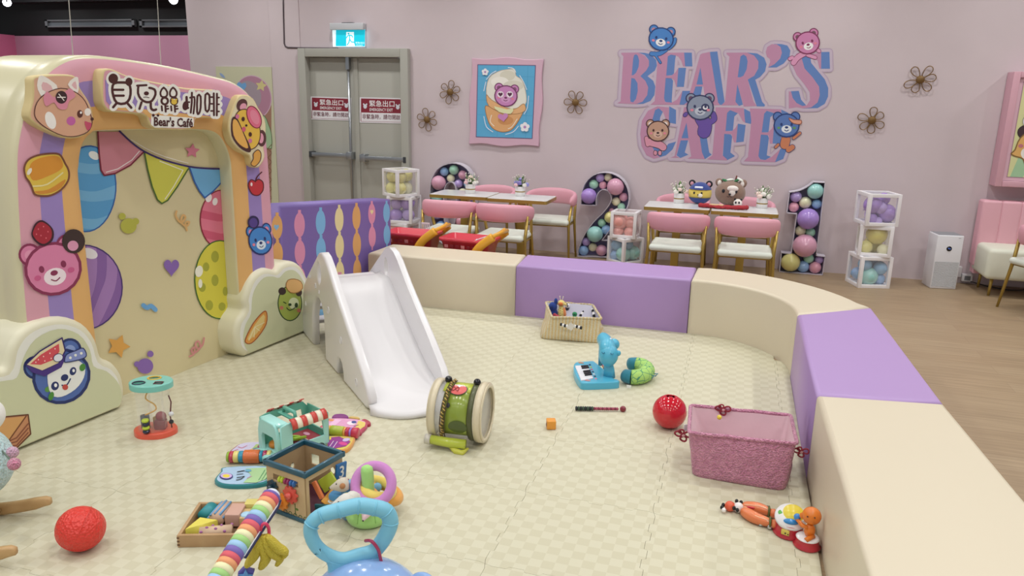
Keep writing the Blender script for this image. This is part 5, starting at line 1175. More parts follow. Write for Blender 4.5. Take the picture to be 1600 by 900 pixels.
MB().rbox((2.035, WALLY-.02, .11), (.07, .04, .10), .006, M('#e6e6ea', .4)).build('adapter', t, world=True)
MB().rbox((2.12, WALLY-.03, .06), (.09, .05, .07), .006, M('#dcdce0', .4)).box((2.12, WALLY-.056, .06), (.05, .002, .04), M('#777a80', .5)).build('outlet_box', t, world=True)
tag(MB().tube(spl([(2.15, WALLY-.05, .03), (2.3, WALLY-.12, .008), (2.45, WALLY-.2, .008), (2.6, WALLY-.1, .008), (2.7, WALLY-.02, .02)], 5, False), .005, M('#1e1e22', .5), 8).build('extension_lead'), 'black power cord on the floor under the sofa', 'cord')
# ================================================================== TOYS ON THE MAT
G = MT
def on(px, py, z=G): return fl(px, py, z)
def ring_pts(c, r, n=20, R=None, ry=None):
    R = R or Matrix.Identity(3); ry = ry or r
    return [V(c)+R@V((r*cos(2*pi*i/n), ry*sin(2*pi*i/n), 0)) for i in range(n)]
plr = lambda c, r=.3: mat('toyplastic_'+c.lstrip('#'), c, r, coat=.3)
fab = lambda c: mat('toyfabric_'+c.lstrip('#'), c, .9, sheen=.3, bump=('n', 60, .15))

# --- pink basket
def basket(name, label, base, rim, h, m, ml, lug=None, wob=.006, seed=1, cat='storage basket'):
    """soft open box; base and rim are four corners each, in order"""
    c = sum((V((p[0], p[1], 0)) for p in base), V())/4; t = thing(name, label, cat, (c.x, c.y, G)); rnd = random.Random(seed)
    def loop(cs, z, r, n=5, bul=0):
        out = []; cs = [V((p[0], p[1], z)) for p in cs]
        for i in range(4):
            a, b, d = cs[i-1], cs[i], cs[(i+1) % 4]; u = (a-b).normalized(); v = (d-b).normalized(); p0, p1 = b+u*r, b+v*r
            for k in range(n):
                q = k/(n-1); out.append((p0*(1-q)**2+b*2*q*(1-q)+p1*q*q))
            for k in range(1, 6):
                q = k/6; e = p1+(d+(b-d).normalized()*r-p1)*q; o = (e-V((c.x, c.y, e.z))).normalized(); out.append(e+o*bul*sin(pi*q)+V((0, 0, rnd.uniform(-1, 1)*wob*.4)))
        return out
    L = [loop(base, G+.0, .05), loop(base, G+.012, .035, bul=.008)]
    for k in range(1, 6):
        f = k/6; cs = [V(base[i])*(1-f)+V(rim[i])*f for i in range(4)]; L.append(loop(cs, G+.012+(h-.012)*f, .03, bul=.012*sin(pi*f)+rnd.uniform(-1, 1)*wob))
    L.append(loop(rim, G+h, .02))
    ins = lambda cs, d: [V((p[0], p[1]))+(V((c.x, c.y))-V((p[0], p[1]))).normalized()*d for p in cs]
    q = MB(); n = len(L[0]); vs = [p for l in L for p in l]
    q.add(vs, [(i*n+k, i*n+(k+1) % n, (i+1)*n+(k+1) % n, (i+1)*n+k) for i in range(len(L)-1) for k in range(n)]+[tuple(range(n))[::-1]], m)
    q.build('shell', t, world=True)
    MB().tube(L[-1], .0085, m, 8, True).build('rim', t, world=True)
    I = [loop(ins(rim, .008), G+h, .02), loop(ins([V(base[i][:2])*.5+V(rim[i][:2])*.5 for i in range(4)], .03), G+h*.5, .03), loop(ins(base, .035), G+.02, .03)]
    vs = [p for l in I for p in l]; q = MB().add(vs, [(i*n+k, (i+1)*n+k, (i+1)*n+(k+1) % n, i*n+(k+1) % n) for i in range(2) for k in range(n)]+[tuple(2*n+k for k in range(n))], ml); q.build('lining', t, world=True)
    return t
pkf = mat('pink_fleece', '#d795b0', .95, bump=('v', 130, .9), sheen=.3, col2='#c27d9b', cscale=60)
t = basket('fleece_basket', 'pink fleece storage basket with an empty pale lining, beside the right-hand fence', [(-.085, 3.13), (.305, 3.115), (.345, 3.42), (-.075, 3.43)], [(-.108, 3.10), (.332, 3.135), (.322, 3.445), (-.122, 3.41)], .215, pkf, mat('pale_lining', '#e3c4cc', .7, bump=('n', 14, .3)), seed=3)
rib = M('#8e2436', .7)
def bow(px, py, z, nm, s_=1.0):
    c = on(px, py, z); q = MB()
    for k, (dx, dz, r_) in enumerate(((-.022, .004, .014), (.018, .006, .015), (.0, -.016, .013), (-.01, .014, .011))): q.tube([c+V((dx*s_, 0, dz*s_))+V((r_*s_*cos(a_), .004*sin(2*a_), r_*.8*s_*sin(a_))) for a_ in [2*pi*i/12 for i in range(12)]], .004*s_, rib, 6, True)
    q.ell(c, .008*s_, M('#d8a8ac', .6)); return q
bow(1130, 640, .225, 'ribbon').build('ribbon_tag', t, world=True); MB().ell(on(1124, 652, .21), .011, M('#e2cf4a', .4)).build('bell', t, world=True)
bow(1068, 680, .14, 'ribbon', 1.1).build('ribbon_handle', t, world=True); bow(1252, 706, .16, 'ribbon', .9).build('ribbon_handle', t, world=True)
MB().box(on(1072, 668, .17), (.02, .004, .03), M('#dfe0e4', .5), rz=.4).build('care_label', t, world=True)
# --- red shape ball
c = on(1045, 646, .1); c = V((-.228, 3.62, G+.083)); t = thing('shape_ball', 'glossy red plastic ball with a cut-out slot on top, beside the pink basket', 'ball', (c.x, c.y, G)); rball = plr('#c41f2e', .14)
q = MB(); n_, m_ = 40, 24; vs = []; fs = []
for j in range(m_+1):
    for i in range(n_): th = pi*j/m_; a_ = 2*pi*i/n_; vs.append(c+.083*V((sin(th)*cos(a_), sin(th)*sin(a_), cos(th))))
holes = [(0, .05, .999, .30), (.85, .35, .1, .22), (.3, -.9, -.45, .05)]
for j in range(m_):
    for i in range(n_):
        ce = (vs[j*n_+i]+vs[(j+1)*n_+(i+1) % n_]-2*c).normalized()
        if ce.z > .93 and abs((ce-V((0, 0, 1))).x) < .30 and abs(ce.y) < .16: continue
        if ce.dot(V((.86, .12, .15)).normalized()) > .972: continue
        fs.append((j*n_+i, (j+1)*n_+i, (j+1)*n_+(i+1) % n_, j*n_+(i+1) % n_))
q.add(vs, fs, rball); q.build('shell', t, world=True, solid=.005)
MB().tube([c+.0835*V((cos(a_)*cos(.35), sin(a_), cos(a_)*sin(.35))) for a_ in [2*pi*i/48 for i in range(48)]], .0012, M('#8e1622', .4), 6, True).build('seam', t, world=True)

# --- yellow knitted basket and what is in it
kn = mat('yellow_knit', '#e8d8ac', .95, bump=('v', 220, .8), sheen=.2); nt = kn.node_tree
tc_ = nt.nodes.new('ShaderNodeTexCoord'); wv = nt.nodes.new('ShaderNodeTexWave'); wv.inputs['Scale'].default_value = 14; wv.inputs['Distortion'].default_value = 1.5; wv.inputs['Detail Scale'].default_value = 6
rp = nt.nodes.new('ShaderNodeValToRGB'); rp.color_ramp.elements[0].color = (*lin('#e6cb90'), 1); rp.color_ramp.elements[1].color = (*lin('#e8dcbc'), 1); rp.color_ramp.elements[0].position = .25; rp.color_ramp.elements[1].position = .6
nt.links.new(tc_.outputs['Object'], wv.inputs['Vector']); nt.links.new(wv.outputs['Fac'], rp.inputs[0]); nt.links.new(rp.outputs[0], nt.nodes['Principled BSDF'].inputs['Base Color'])
t = basket('knit_basket', 'cream and yellow knitted basket holding soft toys, against the lilac fence block', [(-1.20, 4.79), (-.80, 4.83), (-.785, 5.03), (-1.245, 5.06)], [(-1.125, 4.80), (-.800, 4.88), (-.925, 5.215), (-1.262, 5.17)], .158, kn, mat('grey_lining', '#b9b7c6', .7), seed=5, wob=.01)
sp_ = MB(); KP = Plane((0, 4.775, 0), (0, -1, 0)); A, B = KP.P(876, 506), KP.P(910, 512); n_ = 11
for k in range(n_):
    a_ = A+(B-A)*(k/n_); b_ = A+(B-A)*((k+1)/n_); o = V((0, -.012, -.004*sin(k*.6))); sp_.tube([a_+o, b_+o], .011, M('#1d1d24', .7) if k % 2 == 0 else M('#e6e4e2', .7), 8)
sp_.build('zebra_handle', t, world=True); MB().box(KP.P(893, 509)+V((0, -.022, 0)), (.038, .003, .045), M('#d8d4cc', .6), R=Matrix.Rotation(radians(28), 3, 'Y')).build('label_tag', t, world=True)
# soft toys inside
c = on(864, 479, .16); t = thing('blue_soft_toy', 'dark blue soft toy peeking from the left end of the knitted basket', 'soft toy', (c.x, c.y, G+.03)); bf = fab('#24408c')
MB().ell(c, (.032, .025, .035), bf).ell(c+V((.02, 0, .04)), (.014, .01, .024), bf).ell(c+V((0, .01, -.06)), (.035, .03, .06), bf).build('body', t, world=True); MB().ell(c+V((-.002, -.026, .0)), .005, M('#12203f', .4)).build('eye', t, world=True)
MB().rbox(c+V((.03, -.02, -.07)), (.06, .03, .04), .01, fab('#b84050'), R=Matrix.Rotation(.5, 3, 'Y')).build('scarf', t, world=True)
c = on(877, 474, .185); t = thing('giraffe_soft_toy', 'yellow spotted giraffe soft toy with an orange nose in the knitted basket', 'soft toy', (c.x, c.y, G+.03)); yf = fab('#e9d585')
MB().ell(c, (.027, .022, .025), yf).ell(c+V((-.03, 0, -.005)), (.012, .006, .008), yf).ell(c+V((.03, 0, -.005)), (.012, .006, .008), yf).build('head', t, world=True)
MB().ell(c+V((0, -.02, -.0)), (.018, .012, .014), fab('#d8783c')).build('nose', t, world=True)
q = MB().tube([c+V((0, 0, -.02)), c+V((.002, .005, -.13))], [.017, .03], yf, 12)
for k in range(14): q.ell(c+V((.018*sin(k*2.1), -.022-.003*(k/14), -.03-.006*k)), .0028, M('#6b4a30', .7), nu=6, nv=4)
q.build('body', t, world=True)
for sx in (-1, 1): MB().tube([c+V((sx*.006, 0, .022)), c+V((sx*.012, 0, .048))], .0022, M('#ece6c8', .7), 6).ell(c+V((sx*.012, 0, .05)), .004, M('#ece6c8', .7), nu=8, nv=6).build('horn', t, world=True)
MB().tube([c+V((.022, .0, -.03)), c+V((.032, .0, -.11))], [.008, .015], fab('#e08a52'), 8).build('side_fin', t, world=True)
c = on(885.5, 479, .16); t = thing('panda_soft_toy', 'small white and black soft toy head behind the giraffe toy', 'soft toy', (c.x, c.y+.02, G+.03)); MB().ell(c+V((0, .02, 0)), (.018, .016, .02), fab('#e9e6e8')).tube([c+V((0, .02, -.01)), c+V((.005, .02, -.12))], .016, fab('#2a2a38'), 8).build('body', t, world=True); MB().ell(c+V((.006, .003, .004)), .005, M('#20202a', .5)).ell(c+V((.0, .004, .018)), .006, M('#20202a', .5)).build('eye', t, world=True)
c = on(898, 491, .13); t = thing('green_soft_toy', 'small green snail-like soft toy low in the knitted basket', 'soft toy', (c.x, c.y, G+.03)); MB().ell(c, (.018, .014, .018), fab('#2f8a58')).tube([c, c+V((.0, 0, -.1))], .014, fab('#2f8a58'), 8).build('body', t, world=True)
sp_ = MB().tube([c+V((.006*cos(a_)*(1-a_/14), -.014, .006*sin(a_)*(1-a_/14)))*1 for a_ in [i*.5 for i in range(20)]], .0016, M('#1c5a3a', .6), 5).build('shell_swirl', t, world=True)
c = on(920, 483, .14); t = thing('zebra_soft_toy', 'black and white striped soft toy arching out of the basket\'s right end', 'soft toy', (c.x, c.y, G+.03)); ar_ = [on(*p_, z_)+V((0, -.01, 0)) for p_, z_ in (((907, 494), .10), ((912, 487), .125), ((917, 481), .14), ((923, 480), .145), ((927, 485), .14), ((929, 494), .12), ((929, 500), .09))]; ar_ = spl([tuple(p) for p in ar_], 5, False); q = MB()
for i in range(len(ar_)-1): q.tube([ar_[i], ar_[i+1]], .012, M('#17171f', .8) if (i//2) % 2 == 0 else M('#eceaea', .8), 8)
q.build('striped_body', t, world=True); MB().rbox(V(ar_[len(ar_)//2])+V((.015, .0, -.04)), (.05, .02, .06), .008, M('#a9a9bc', .8), R=Matrix.Rotation(.5, 3, 'Y')).build('grey_cloth', t, world=True)

# --- dinosaur piano
t = thing('dinosaur_piano', 'turquoise toy piano with a dinosaur neck and harp strings', 'toy piano', (-.70, 4.18, G), 0)
tq = plr('#4fb0cf', .3); pl0 = Plane((0, 0, G+.045), (0, 0, 1))
ot = [on(x, y, G+.042) for x, y in spl([(896, 574), (899, 566), (912, 564.5), (926, 563.5), (931, 566), (945, 578), (958, 590), (965.5, 592.5), (965.5, 596), (940, 597.5), (912, 598), (905, 594), (899, 585)], 3)]
MB().slab([V((p.x, p.y, G)) for p in ot], (0, 0, 1), .042, tq, r=.008).build('base', t, world=True)
K = [on(x, y, G+.044) for x, y in ((898.5, 572.5), (918, 571), (927, 592), (908, 595))]
def kq(u_, v_, dz=0): a_ = K[0]+(K[3]-K[0])*u_; b_ = K[1]+(K[2]-K[1])*u_; p = a_+(b_-a_)*v_; return V((p.x, p.y, G+.042+dz))
for k in range(8):
    u0, u1 = k/8+.008, (k+1)/8-.008; MB().slab([kq(u0, 0), kq(u1, 0), kq(u1, 1), kq(u0, 1)], (0, 0, 1), .007, M('#eceaf0', .25), r=.001).build('white_key', t, world=True)
for k in (1, 2, 4, 5, 6): u0 = k/8-.035; MB().slab([kq(u0, .42, .006), kq(u0+.07, .42, .006), kq(u0+.07, 1, .006), kq(u0, 1, .006)], (0, 0, 1), .008, M('#181a20', .25), r=.001).build('black_key', t, world=True)
for k, cc in enumerate(('#23406a', '#b8c86a', '#d86a8a', '#23406a', '#e2e6ea', '#1c2c4a', '#d8849a')): MB().lathe([(0, .006), (.006, .005), (.007, 0)], plr(cc), on(921.5+k*1.6, 570.5+k*3.6, G+.042), 12).build('button', t, world=True)
for x, y, cc in ((908, 567, '#c8845a'), (918, 594.5, '#c88a8a')): MB().ell(on(x, y, G+.043), (.018, .008, .004), M(cc, .5)).build('sticker', t, world=True)
NP = Plane((-.60, 4.14, 0), (0, -1, 0)); bk = NP.P(954, 588); 
nk = [NP.P(952, 592), NP.P(952, 580), NP.P(951, 565), NP.P(950, 552)]
for p in nk: p.y = 4.13
MB().tube([(nk[0].x, 4.13, G+.035), (nk[1].x, 4.13, G+.08), (nk[2].x, 4.13, nk[2].z), (nk[3].x, 4.14, nk[3].z)], [.037, .031, .026, .024], tq, 16, flat=.75, side=(0, 1, 0)).build('neck', t, world=True)
hc = NP.P(950, 556); hc.y = 4.12; cr_ = NP.P(933, 535); cr_.x -= .0; cr_.y = 4.25; m1 = NP.P(945, 541); m1.y = 4.19; m2 = NP.P(949, 545); m2.y = 4.14
MB().tube(spl([tuple(cr_+V((-.012, .01, .0))), tuple(cr_+V((.01, 0, -.004))), tuple(m1), tuple(m2), tuple(hc), tuple(hc+V((.0, -.03, -.03)))], 5, False), [q_*1.05 for q_ in (.006, .014, .02, .026, .03, .034, .037, .039, .041, .042, .043, .044, .045, .045, .045, .045, .045, .044, .042, .04, .036, .03, .024, .017, .01, .004)][:26], tq, 20).build('head', t, world=True)
MB().ell(hc+V((.006, .0, .012)), (.056, .052, .066), tq, R=Matrix.Rotation(radians(-24), 3, 'X')).build('snout', t, world=True); MB().ell(m1+V((.04, .01, -.002)), (.036, .035, .034), tq).build('crest', t, world=True)
MB().ell(m1+V((.025, -.02, .034)), (.012, .006, .008), M('#e8eef2', .4), R=Matrix.Rotation(-.8, 3, 'Y')).build('hair_clip', t, world=True)
MB().ell(hc+V((.062, -.0, .03)), (.014, .012, .016), tq).build('horn', t, world=True)
for dx in (-.022, .028): MB().tube([hc+V((dx-.004, -.045, .040)), hc+V((dx+.004, -.050, .034)), hc+V((dx+.012, -.045, .040))], .0025, M('#2a6d8c', .4), 6).build('closed_eye', t, world=True)
bp_ = cr_+V((0, .02, 0)); MB().tube([(bp_.x-.005, 4.33, G+.03), (bp_.x-.006, 4.31, .15), tuple(cr_)], [.014, .011, .012], tq, 10).build('back_post', t, world=True)
for k in range(8):
    f = k/7; a_ = cr_*(1-f)+hc*f+V((0, 0, -.02)); b_ = V((bp_.x+.01+(nk[0].x-bp_.x-.03)*f, 4.31-.16*f, G+.042)); MB().tube([a_, b_], .0014, M('#ecebe8', .3), 5).ell(b_, .006, plr(('#23406a', '#d8506a', '#e2a850')[k % 3]), nu=8, nv=6).build('string', t, world=True)

# --- crocodile crescent cushion
c = V((-.475, 4.265, G+.043)); t = thing('crescent_cushion', 'green leafy patterned crescent cushion with teal ends beside the toy piano', 'cushion', (c.x, c.y, G))
gc = mat('green_leaf_print', '#9cc86a', .85, bump=('n', 20, .15)); nt = gc.node_tree; tcx = nt.nodes.new('ShaderNodeTexCoord'); vz = nt.nodes.new('ShaderNodeTexVoronoi'); vz.feature = 'DISTANCE_TO_EDGE'; vz.inputs['Scale'].default_value = 26
rp = nt.nodes.new('ShaderNodeValToRGB'); rp.color_ramp.elements[0].color = (*lin('#3f8a6c'), 1); rp.color_ramp.elements[1].color = (*lin('#a9d272'), 1); rp.color_ramp.elements[0].position = .015; rp.color_ramp.elements[1].position = .06
nt.links.new(tcx.outputs['Object'], vz.inputs['Vector']); nt.links.new(vz.outputs['Distance'], rp.inputs[0]); nt.links.new(rp.outputs[0], nt.nodes['Principled BSDF'].inputs['Base Color'])
teal = fab('#2e7f92'); arc_ = [c+V((-.02+.075*cos(a_)*1.05, .115*sin(a_), 0)) for a_ in [radians(-118+236*i/24) for i in range(25)]]
rr_ = [.040+.006*sin(pi*i/24) for i in range(25)]
MB().tube(arc_[3:22], rr_[3:22], gc, 16).build('body', t, world=True)
for a0, l in ((0, arc_[:4]), (1, arc_[21:][::-1])): MB().tube([l[0]+(l[0]-l[1])*1.2, l[0]+(l[0]-l[1])*.6]+l, [.008, .028, .038, .040, .041, .042][:len(l)+2], teal, 16).build('teal_end', t, world=True)
MB().box(on(983, 603, .03)+V((0, -.012, 0)), (.025, .002, .018), M('#e4e8e4', .6)).build('label_tag', t, world=True)
for (dx, dy) in ((.105, -.02), (.09, -.06)): MB().tube([c+V((dx-.01, dy, .0)), c+V((dx+.02, dy, .005)), c+V((dx+.005, dy-.01, -.01))], .0035, teal, 6).build('ribbon_loop', t, world=True)

# --- mallet
A, B = on(899, 638, G+.013), on(974, 637.5, G+.013); B.y = A.y+.075; t = thing('toy_mallet', 'thin drum mallet with a black ribbed grip and maroon beaded rod', 'toy mallet', (A.x, A.y, G)); d = (B-A)
q = MB()
for k in range(8): q.tube([A+d*(.38*k/8), A+d*(.38*(k+.5)/8), A+d*(.38*(k+.98)/8)], [.009, .013, .009], M('#20242a' if k % 2 == 0 else '#3c5040', .6), 10)
q.build('grip', t, world=True); q = MB()
for k in range(12): q.ell(A+d*(.40+.52*k/12), .0085, M('#7d2440' if k % 2 == 0 else '#a24860', .4), nu=10, nv=8)
q.build('rod', t, world=True); MB().ell(B, .0165, plr('#7d1c30')).build('tip', t, world=True)

# --- orange cube
c = on(861, 663, G+.02); t = thing('orange_block', 'small orange toy cube alone in the middle of the mat', 'toy block', (c.x, c.y, G), radians(20))
MB().rbox((0, 0, .023), (.046, .046, .046), .005, plr('#e59a34', .4)).build('cube', t); MB().ell((-.023, -.006, .022), (.0015, .012, .015), M('#7a2a22', .5)).ell((-.023, .008, .016), (.0016, .007, .008), M('#4a2020', .5)).build('printed_face', t)

# --- drum lying on its side
t = thing('toy_drum', 'see-through green and cream toy drum lying on its side by the slide', 'toy drum', (-1.165, 3.155, G), radians(4))
DR = .143; ax = rot_to((1, 0, 0)); dc = V((0, 0, DR+.004)); crp = plr('#d9cdb0', .3); lg = plr('#b9c544', .3); dg = plr('#8a9c3c', .25); 
def cylpart(r, x0, x1, a0, a1, m_, th=.004, n=40):
    q = MB(); vs = []; N_ = max(4, int(n*(a1-a0)/360)); full = a1-a0 >= 359.9
    for i in range(N_+1):
        a_ = radians(a0+(a1-a0)*i/N_)
        for (x, rr2) in ((x0, r), (x1, r), (x1, r-th), (x0, r-th)): vs.append(dc+V((x, -rr2*cos(a_), rr2*sin(a_))))
    fs = [(i*4+k, (i+1)*4+k, (i+1)*4+(k+1) % 4, i*4+(k+1) % 4) for i in range(N_) for k in range(4)]
    if not full: fs += [(0, 1, 2, 3), (N_*4+3, N_*4+2, N_*4+1, N_*4)]
    return q.add(vs, fs, m_, True)
clr = mat('clear_plastic', '#f2f2f4', .06, alpha=.28, spec=.6)
hl = .108
cylpart(DR-.012, -hl, hl, 0, 360, clr).build('clear_shell', t)
cylpart(DR-.009, -.06, .075, -35, 78, dg, .002).build('green_band', t); cylpart(DR-.008, -.07, .08, 60, 95, lg, .002).build('lime_band', t)
cylpart(DR-.006, .062, .088, 0, 360, plr('#4f5430', .4), .003).build('dark_belt', t)
for s_, nm in ((-1, 'left'), (1, 'right')):
    cylpart(DR, s_*hl-.016, s_*hl+.016, 0, 360, crp, .014).build('rim', t); cylpart(DR-.004, s_*hl+s_*.016, s_*hl+s_*.022, 0, 360, crp, .02).build('rim_ring', t)
    MB().lathe([(0, 0), (DR-.018, 0)], mat('drum_skin', '#cfcdc4', .3, alpha=.75), dc+V((s_*(hl+.004), 0, 0)), 36, ax).build('drum_head', t)
def onshell(x, a_, r=DR-.005): a_ = radians(a_); return dc+V((x, -r*cos(a_), r*sin(a_)))
def patch(x, a0, rx, ra, m_, r=DR-.006, name='patch', n=28):
    q = MB(); vs = [onshell(x, a0, r)]; 
    for ri in (.5, 1):
        for i in range(n): b_ = 2*pi*i/n; vs.append(onshell(x+ri*rx*cos(b_), a0+ri*ra*sin(b_), r))
    fs = [(0, 1+i, 1+(i+1) % n) for i in range(n)]+[(1+i, 1+n+i, 1+n+(i+1) % n, 1+(i+1) % n) for i in range(n)]
    return q.add(vs, fs, m_, False).build(name, t)
patch(-.0, 66, .046, 15, plr('#3c4a28'), DR-.0052, 'oval_border'); patch(.0, 66, .041, 13, plr('#d8605c', .35), DR-.0042, 'red_oval'); patch(.02, -12, .045, 14, plr('#4a5a26'), DR-.0055, 'dark_oval'); patch(-.03, 30, .01, 5, M('#15151a', .4), DR-.005, 'black_square', 8)
MB().tube([onshell(-.012+.012*cos(b_)*1.3, 66+5*sin(2*b_), DR-.002) for b_ in [2*pi*i/24 for i in range(24)]], .0015, M('#8e2c2c', .4), 6, True).build('oval_emblem', t)
for x in (-.065, .075): MB().ell(onshell(x, 92, DR+.002), (.018, .016, .018), plr('#15161c', .15)).build('knob', t)
q = MB()
for i in range(46):
    a_ = 96-150*i/46; x = -.035-.0006*i+.004*sin(i*.9); q.tube([onshell(x-.006, a_+2, DR), onshell(x, a_, DR+.004), onshell(x+.006, a_-2, DR)], .003, M('#c9a860' if i % 2 else '#5c4a2c', .5), 5)
q.tube([onshell(-.045-.0006*i, 96-150*i/46, DR-.002) for i in range(47)], .0025, M('#4a3a24', .6), 5).tube([onshell(-.024-.0006*i, 96-150*i/46, DR-.002) for i in range(47)], .0025, M('#4a3a24', .6), 5); q.build('braided_strap', t)
MB().tube([dc+V((-.11, -DR*.93, -.105)), dc+V((-.02, -DR*.96, -.108)), dc+V((.06, -DR*.95, -.108))], [.021, .023, .022], lg, 14).build('beater', t)
MB().tube([dc+V((-.135, -DR*.93, -.105)), dc+V((-.108, -DR*.93, -.105))], .024, plr('#c9c4b8', .3), 14).build('beater_cap', t)
MB().tube([dc+V((-.03, -DR*.9, -.12)), dc+V((.02, -DR-.01, -.140)), dc+V((.05, -DR-.015, -.142)), dc+V((.07, -DR*.9, -.13))], [.006, .016, .014, .006], plr('#c8c84a', .4), 10).build('strap_tail', t)

# --- shape sorter tower
t = thing('shape_tower', 'clear shape-sorting tower with a teal lid and red base, left of the toy truck', 'shape sorter', (-2.565, 2.735, G), radians(20))
def ov_(r1, r2, z, n=36, wav=0): return [V((r1*cos(a_)*(1+wav*cos(6*a_)), r2*sin(a_)*(1+wav*cos(6*a_)), z)) for a_ in [2*pi*i/n for i in range(n)]]
MB().slab(ov_(.098, .08, 0, wav=.012), (0, 0, 1), .028, plr('#dc5a44', .35), r=.008).build('base', t)
clt = mat('clear_tube', '#f6f6f4', .04, alpha=.13, spec=.7)
q = MB(); a = ov_(.078, .062, .026); b = ov_(.078, .062, .236); n_ = 36; q.add(a+b, [(i, (i+1) % n_, n_+(i+1) % n_, n_+i) for i in range(n_)], clt); q.build('clear_wall', t)
lid = ov_(.098, .08, .235, wav=.008); tl = plr('#7cc6ba', .35)
hs = [[V((.045+.026*cos(a_), .018*sin(a_)-.028, .235)) for a_ in [pi/4+pi/2*i for i in range(4)]], [V((-.045+.028*cos(a_), -.028+.022*sin(a_), .235)) for a_ in [2*pi*i/14 for i in range(14)]], [V((.002+.03*cos(a_), .036+.022*sin(a_), .235)) for a_ in [2*pi*i/16 for i in range(16)]]]
MB().slab(lid, (0, 0, 1), .03, tl, holes=hs, r=.006).build('lid', t)
MB().tube([p+V((0, 0, .030)) for p in hs[2]], .004, plr('#e0b84a'), 6, True).build('hole_ring', t)
MB().tube([p+V((0, 0, .030)) for p in hs[0]], .003, plr('#5a1c28'), 6, True).build('hole_ring', t); MB().tube([p+V((0, 0, .030)) for p in hs[1]], .003, plr('#1e2a44'), 6, True).build('hole_ring', t)
for x_, y_ in ((-.03, .03), (.05, -.02)): MB().tube([(x_, y_, .03), (x_, y_, .235)], .006, clt, 8).build('inner_rod', t)
MB().tube(spl([(0, -.02, .235), (-.02, -.03, .19), (.02, -.035, .16), (.02, -.03, .13), (-.03, -.03, .105)], 5, False), .0035, plr('#e0a83c'), 8).build('bead_wire', t)
MB().rbox((.03, -.01, .05), (.05, .04, .045), .005, plr('#7c1c34')).build('red_piece', t); MB().ell((.03, .0, .085), (.025, .02, .025), plr('#8e2038')).build('red_ball', t)
MB().cyl((-.045, .0, .028), (-.045, .0, .09), .02, plr('#1c2340')).build('navy_piece', t); MB().rbox((-.0, .02, .05), (.03, .02, .05), .004, plr('#b08a4a')).build('tan_piece', t)
q = MB()
for k in range(4): q.lathe([(0, 0), (.014, .002), (.017, .009), (.014, .016), (0, .018)], plr('#b9cc3c' if k % 2 else '#1c2340'), (-.015, -.068, .03+.018*k), 16)
q.build('bead_stack', t); MB().tube([(.082, -.02, .2), (.095, -.03, .17), (.085, -.03, .1), (.088, -.03, .04)], .003, plr('#5a1c28'), 6).ell((.09, -.03, .11), .012, plr('#d8d8dc')).ell((.088, -.03, .07), .011, plr('#22222a')).build('side_wire', t)

# --- red bumpy ball
c = V((-2.125, 1.87, G+.078)); t = thing('rubber_ball', 'matt orange-red bumpy rubber ball near the wooden rocker', 'ball', (c.x, c.y, G)); MB().ell(c, (.082, .078, .077), mat('bumpy_red', '#dc3a30', .35, bump=('v', 110, .5)), R=Matrix.Rotation(.3, 3, 'Y'), nu=36, nv=24).build('ball_body', t, world=True)
for tlt in (.5, -1.0): R_ = Matrix.Rotation(tlt, 3, 'Y') @ Matrix.Rotation(.5, 3, 'X'); MB().tube([c+R_@V((.0815*cos(a_), .0785*sin(a_), 0)) for a_ in [2*pi*i/40 for i in range(40)]], .0012, M('#d84438', .4), 6, True).build('seam_line', t, world=True)

# --- rocking sheep at the left edge
t = thing('rocking_animal', 'pale blue plush rocking animal on curved wooden runners at the left edge', 'rocking toy', (-2.55, 1.78, G)); wd = mat('rocker_wood', '#c6a272', .45, col2='#b99362', cscale=12)
def runner(tip, dirv, L, z0):
    pts = []; 
    for i in range(17):
        f = i/16; s_ = L*f; zz_ = z0*(1-2*f)**2+.018; p = tip+dirv*s_; pts.append(V((p.x, p.y, G+zz_)))
    return pts
dv = V((-.92, -.28, 0)).normalized()
tipA = on(72, 784, .07); tipB = on(17, 862, .07)
for tp_ in (tipA, tipB):
    pts = runner(V((tp_.x, tp_.y, 0)), dv, .62, .045); q = MB(); sd_ = V((-dv.y, dv.x, 0)); vs = []
    n_ = len(pts)
    for i, p in enumerate(pts):
        hgt = .022*(1 if 0 < i < n_-1 else .8); wdt = .0125
        for k in range(12): b_ = 2*pi*k/12; vs.append(p+sd_*wdt*max(-1, min(1, 1.3*cos(b_)))+V((0, 0, hgt*max(-1, min(1, 1.25*sin(b_))))))
    tipc = pts[0]-dv*.018; fs = [(i*12+k, i*12+(k+1) % 12, (i+1)*12+(k+1) % 12, (i+1)*12+k) for i in range(n_-1) for k in range(12)]+[tuple(12*(n_-1)+k for k in range(12))]
    b0 = len(vs); 
    for k in range(12): b_ = 2*pi*k/12; vs.append(tipc+sd_*.0125*.8*max(-1, min(1, 1.3*cos(b_)))+V((0, 0, .013*max(-1, min(1, 1.25*sin(b_))))))
    fs += [(b0+k, b0+(k+1) % 12, (k+1) % 12, k) for k in range(12)]+[tuple(b0+k for k in range(12))[::-1]]
    q.add(vs, fs, wd); q.build('runner', t, world=True)
mA = V((tipA.x, tipA.y, 0))+dv*.31; mB_ = V((tipB.x, tipB.y, 0))+dv*.31; mc = (mA+mB_)/2
for f in (.18, .44): MB().tube([V((tipA.x, tipA.y, G+.03))+dv*f, V((tipB.x, tipB.y, G+.03))+dv*f], .011, wd, 10).build('crossbar', t, world=True)
plb = mat('pale_blue_plush', '#b9d6d8', .95, sheen=.5, bump=('v', 90, .9)); 
bc = on(-62, 725, .26); MB().ell(bc, (.185, .16, .15), plb, nu=36, nv=24).build('body', t, world=True)
for dx, dy in ((.06, .05), (.06, -.06), (-.1, .05), (-.1, -.06)): MB().tube([bc+V((dx, dy, -.1)), V((mc.x+dx*1.1, mc.y+dy*1.2, G+.04))], .022, wd, 10).build('leg', t, world=True)
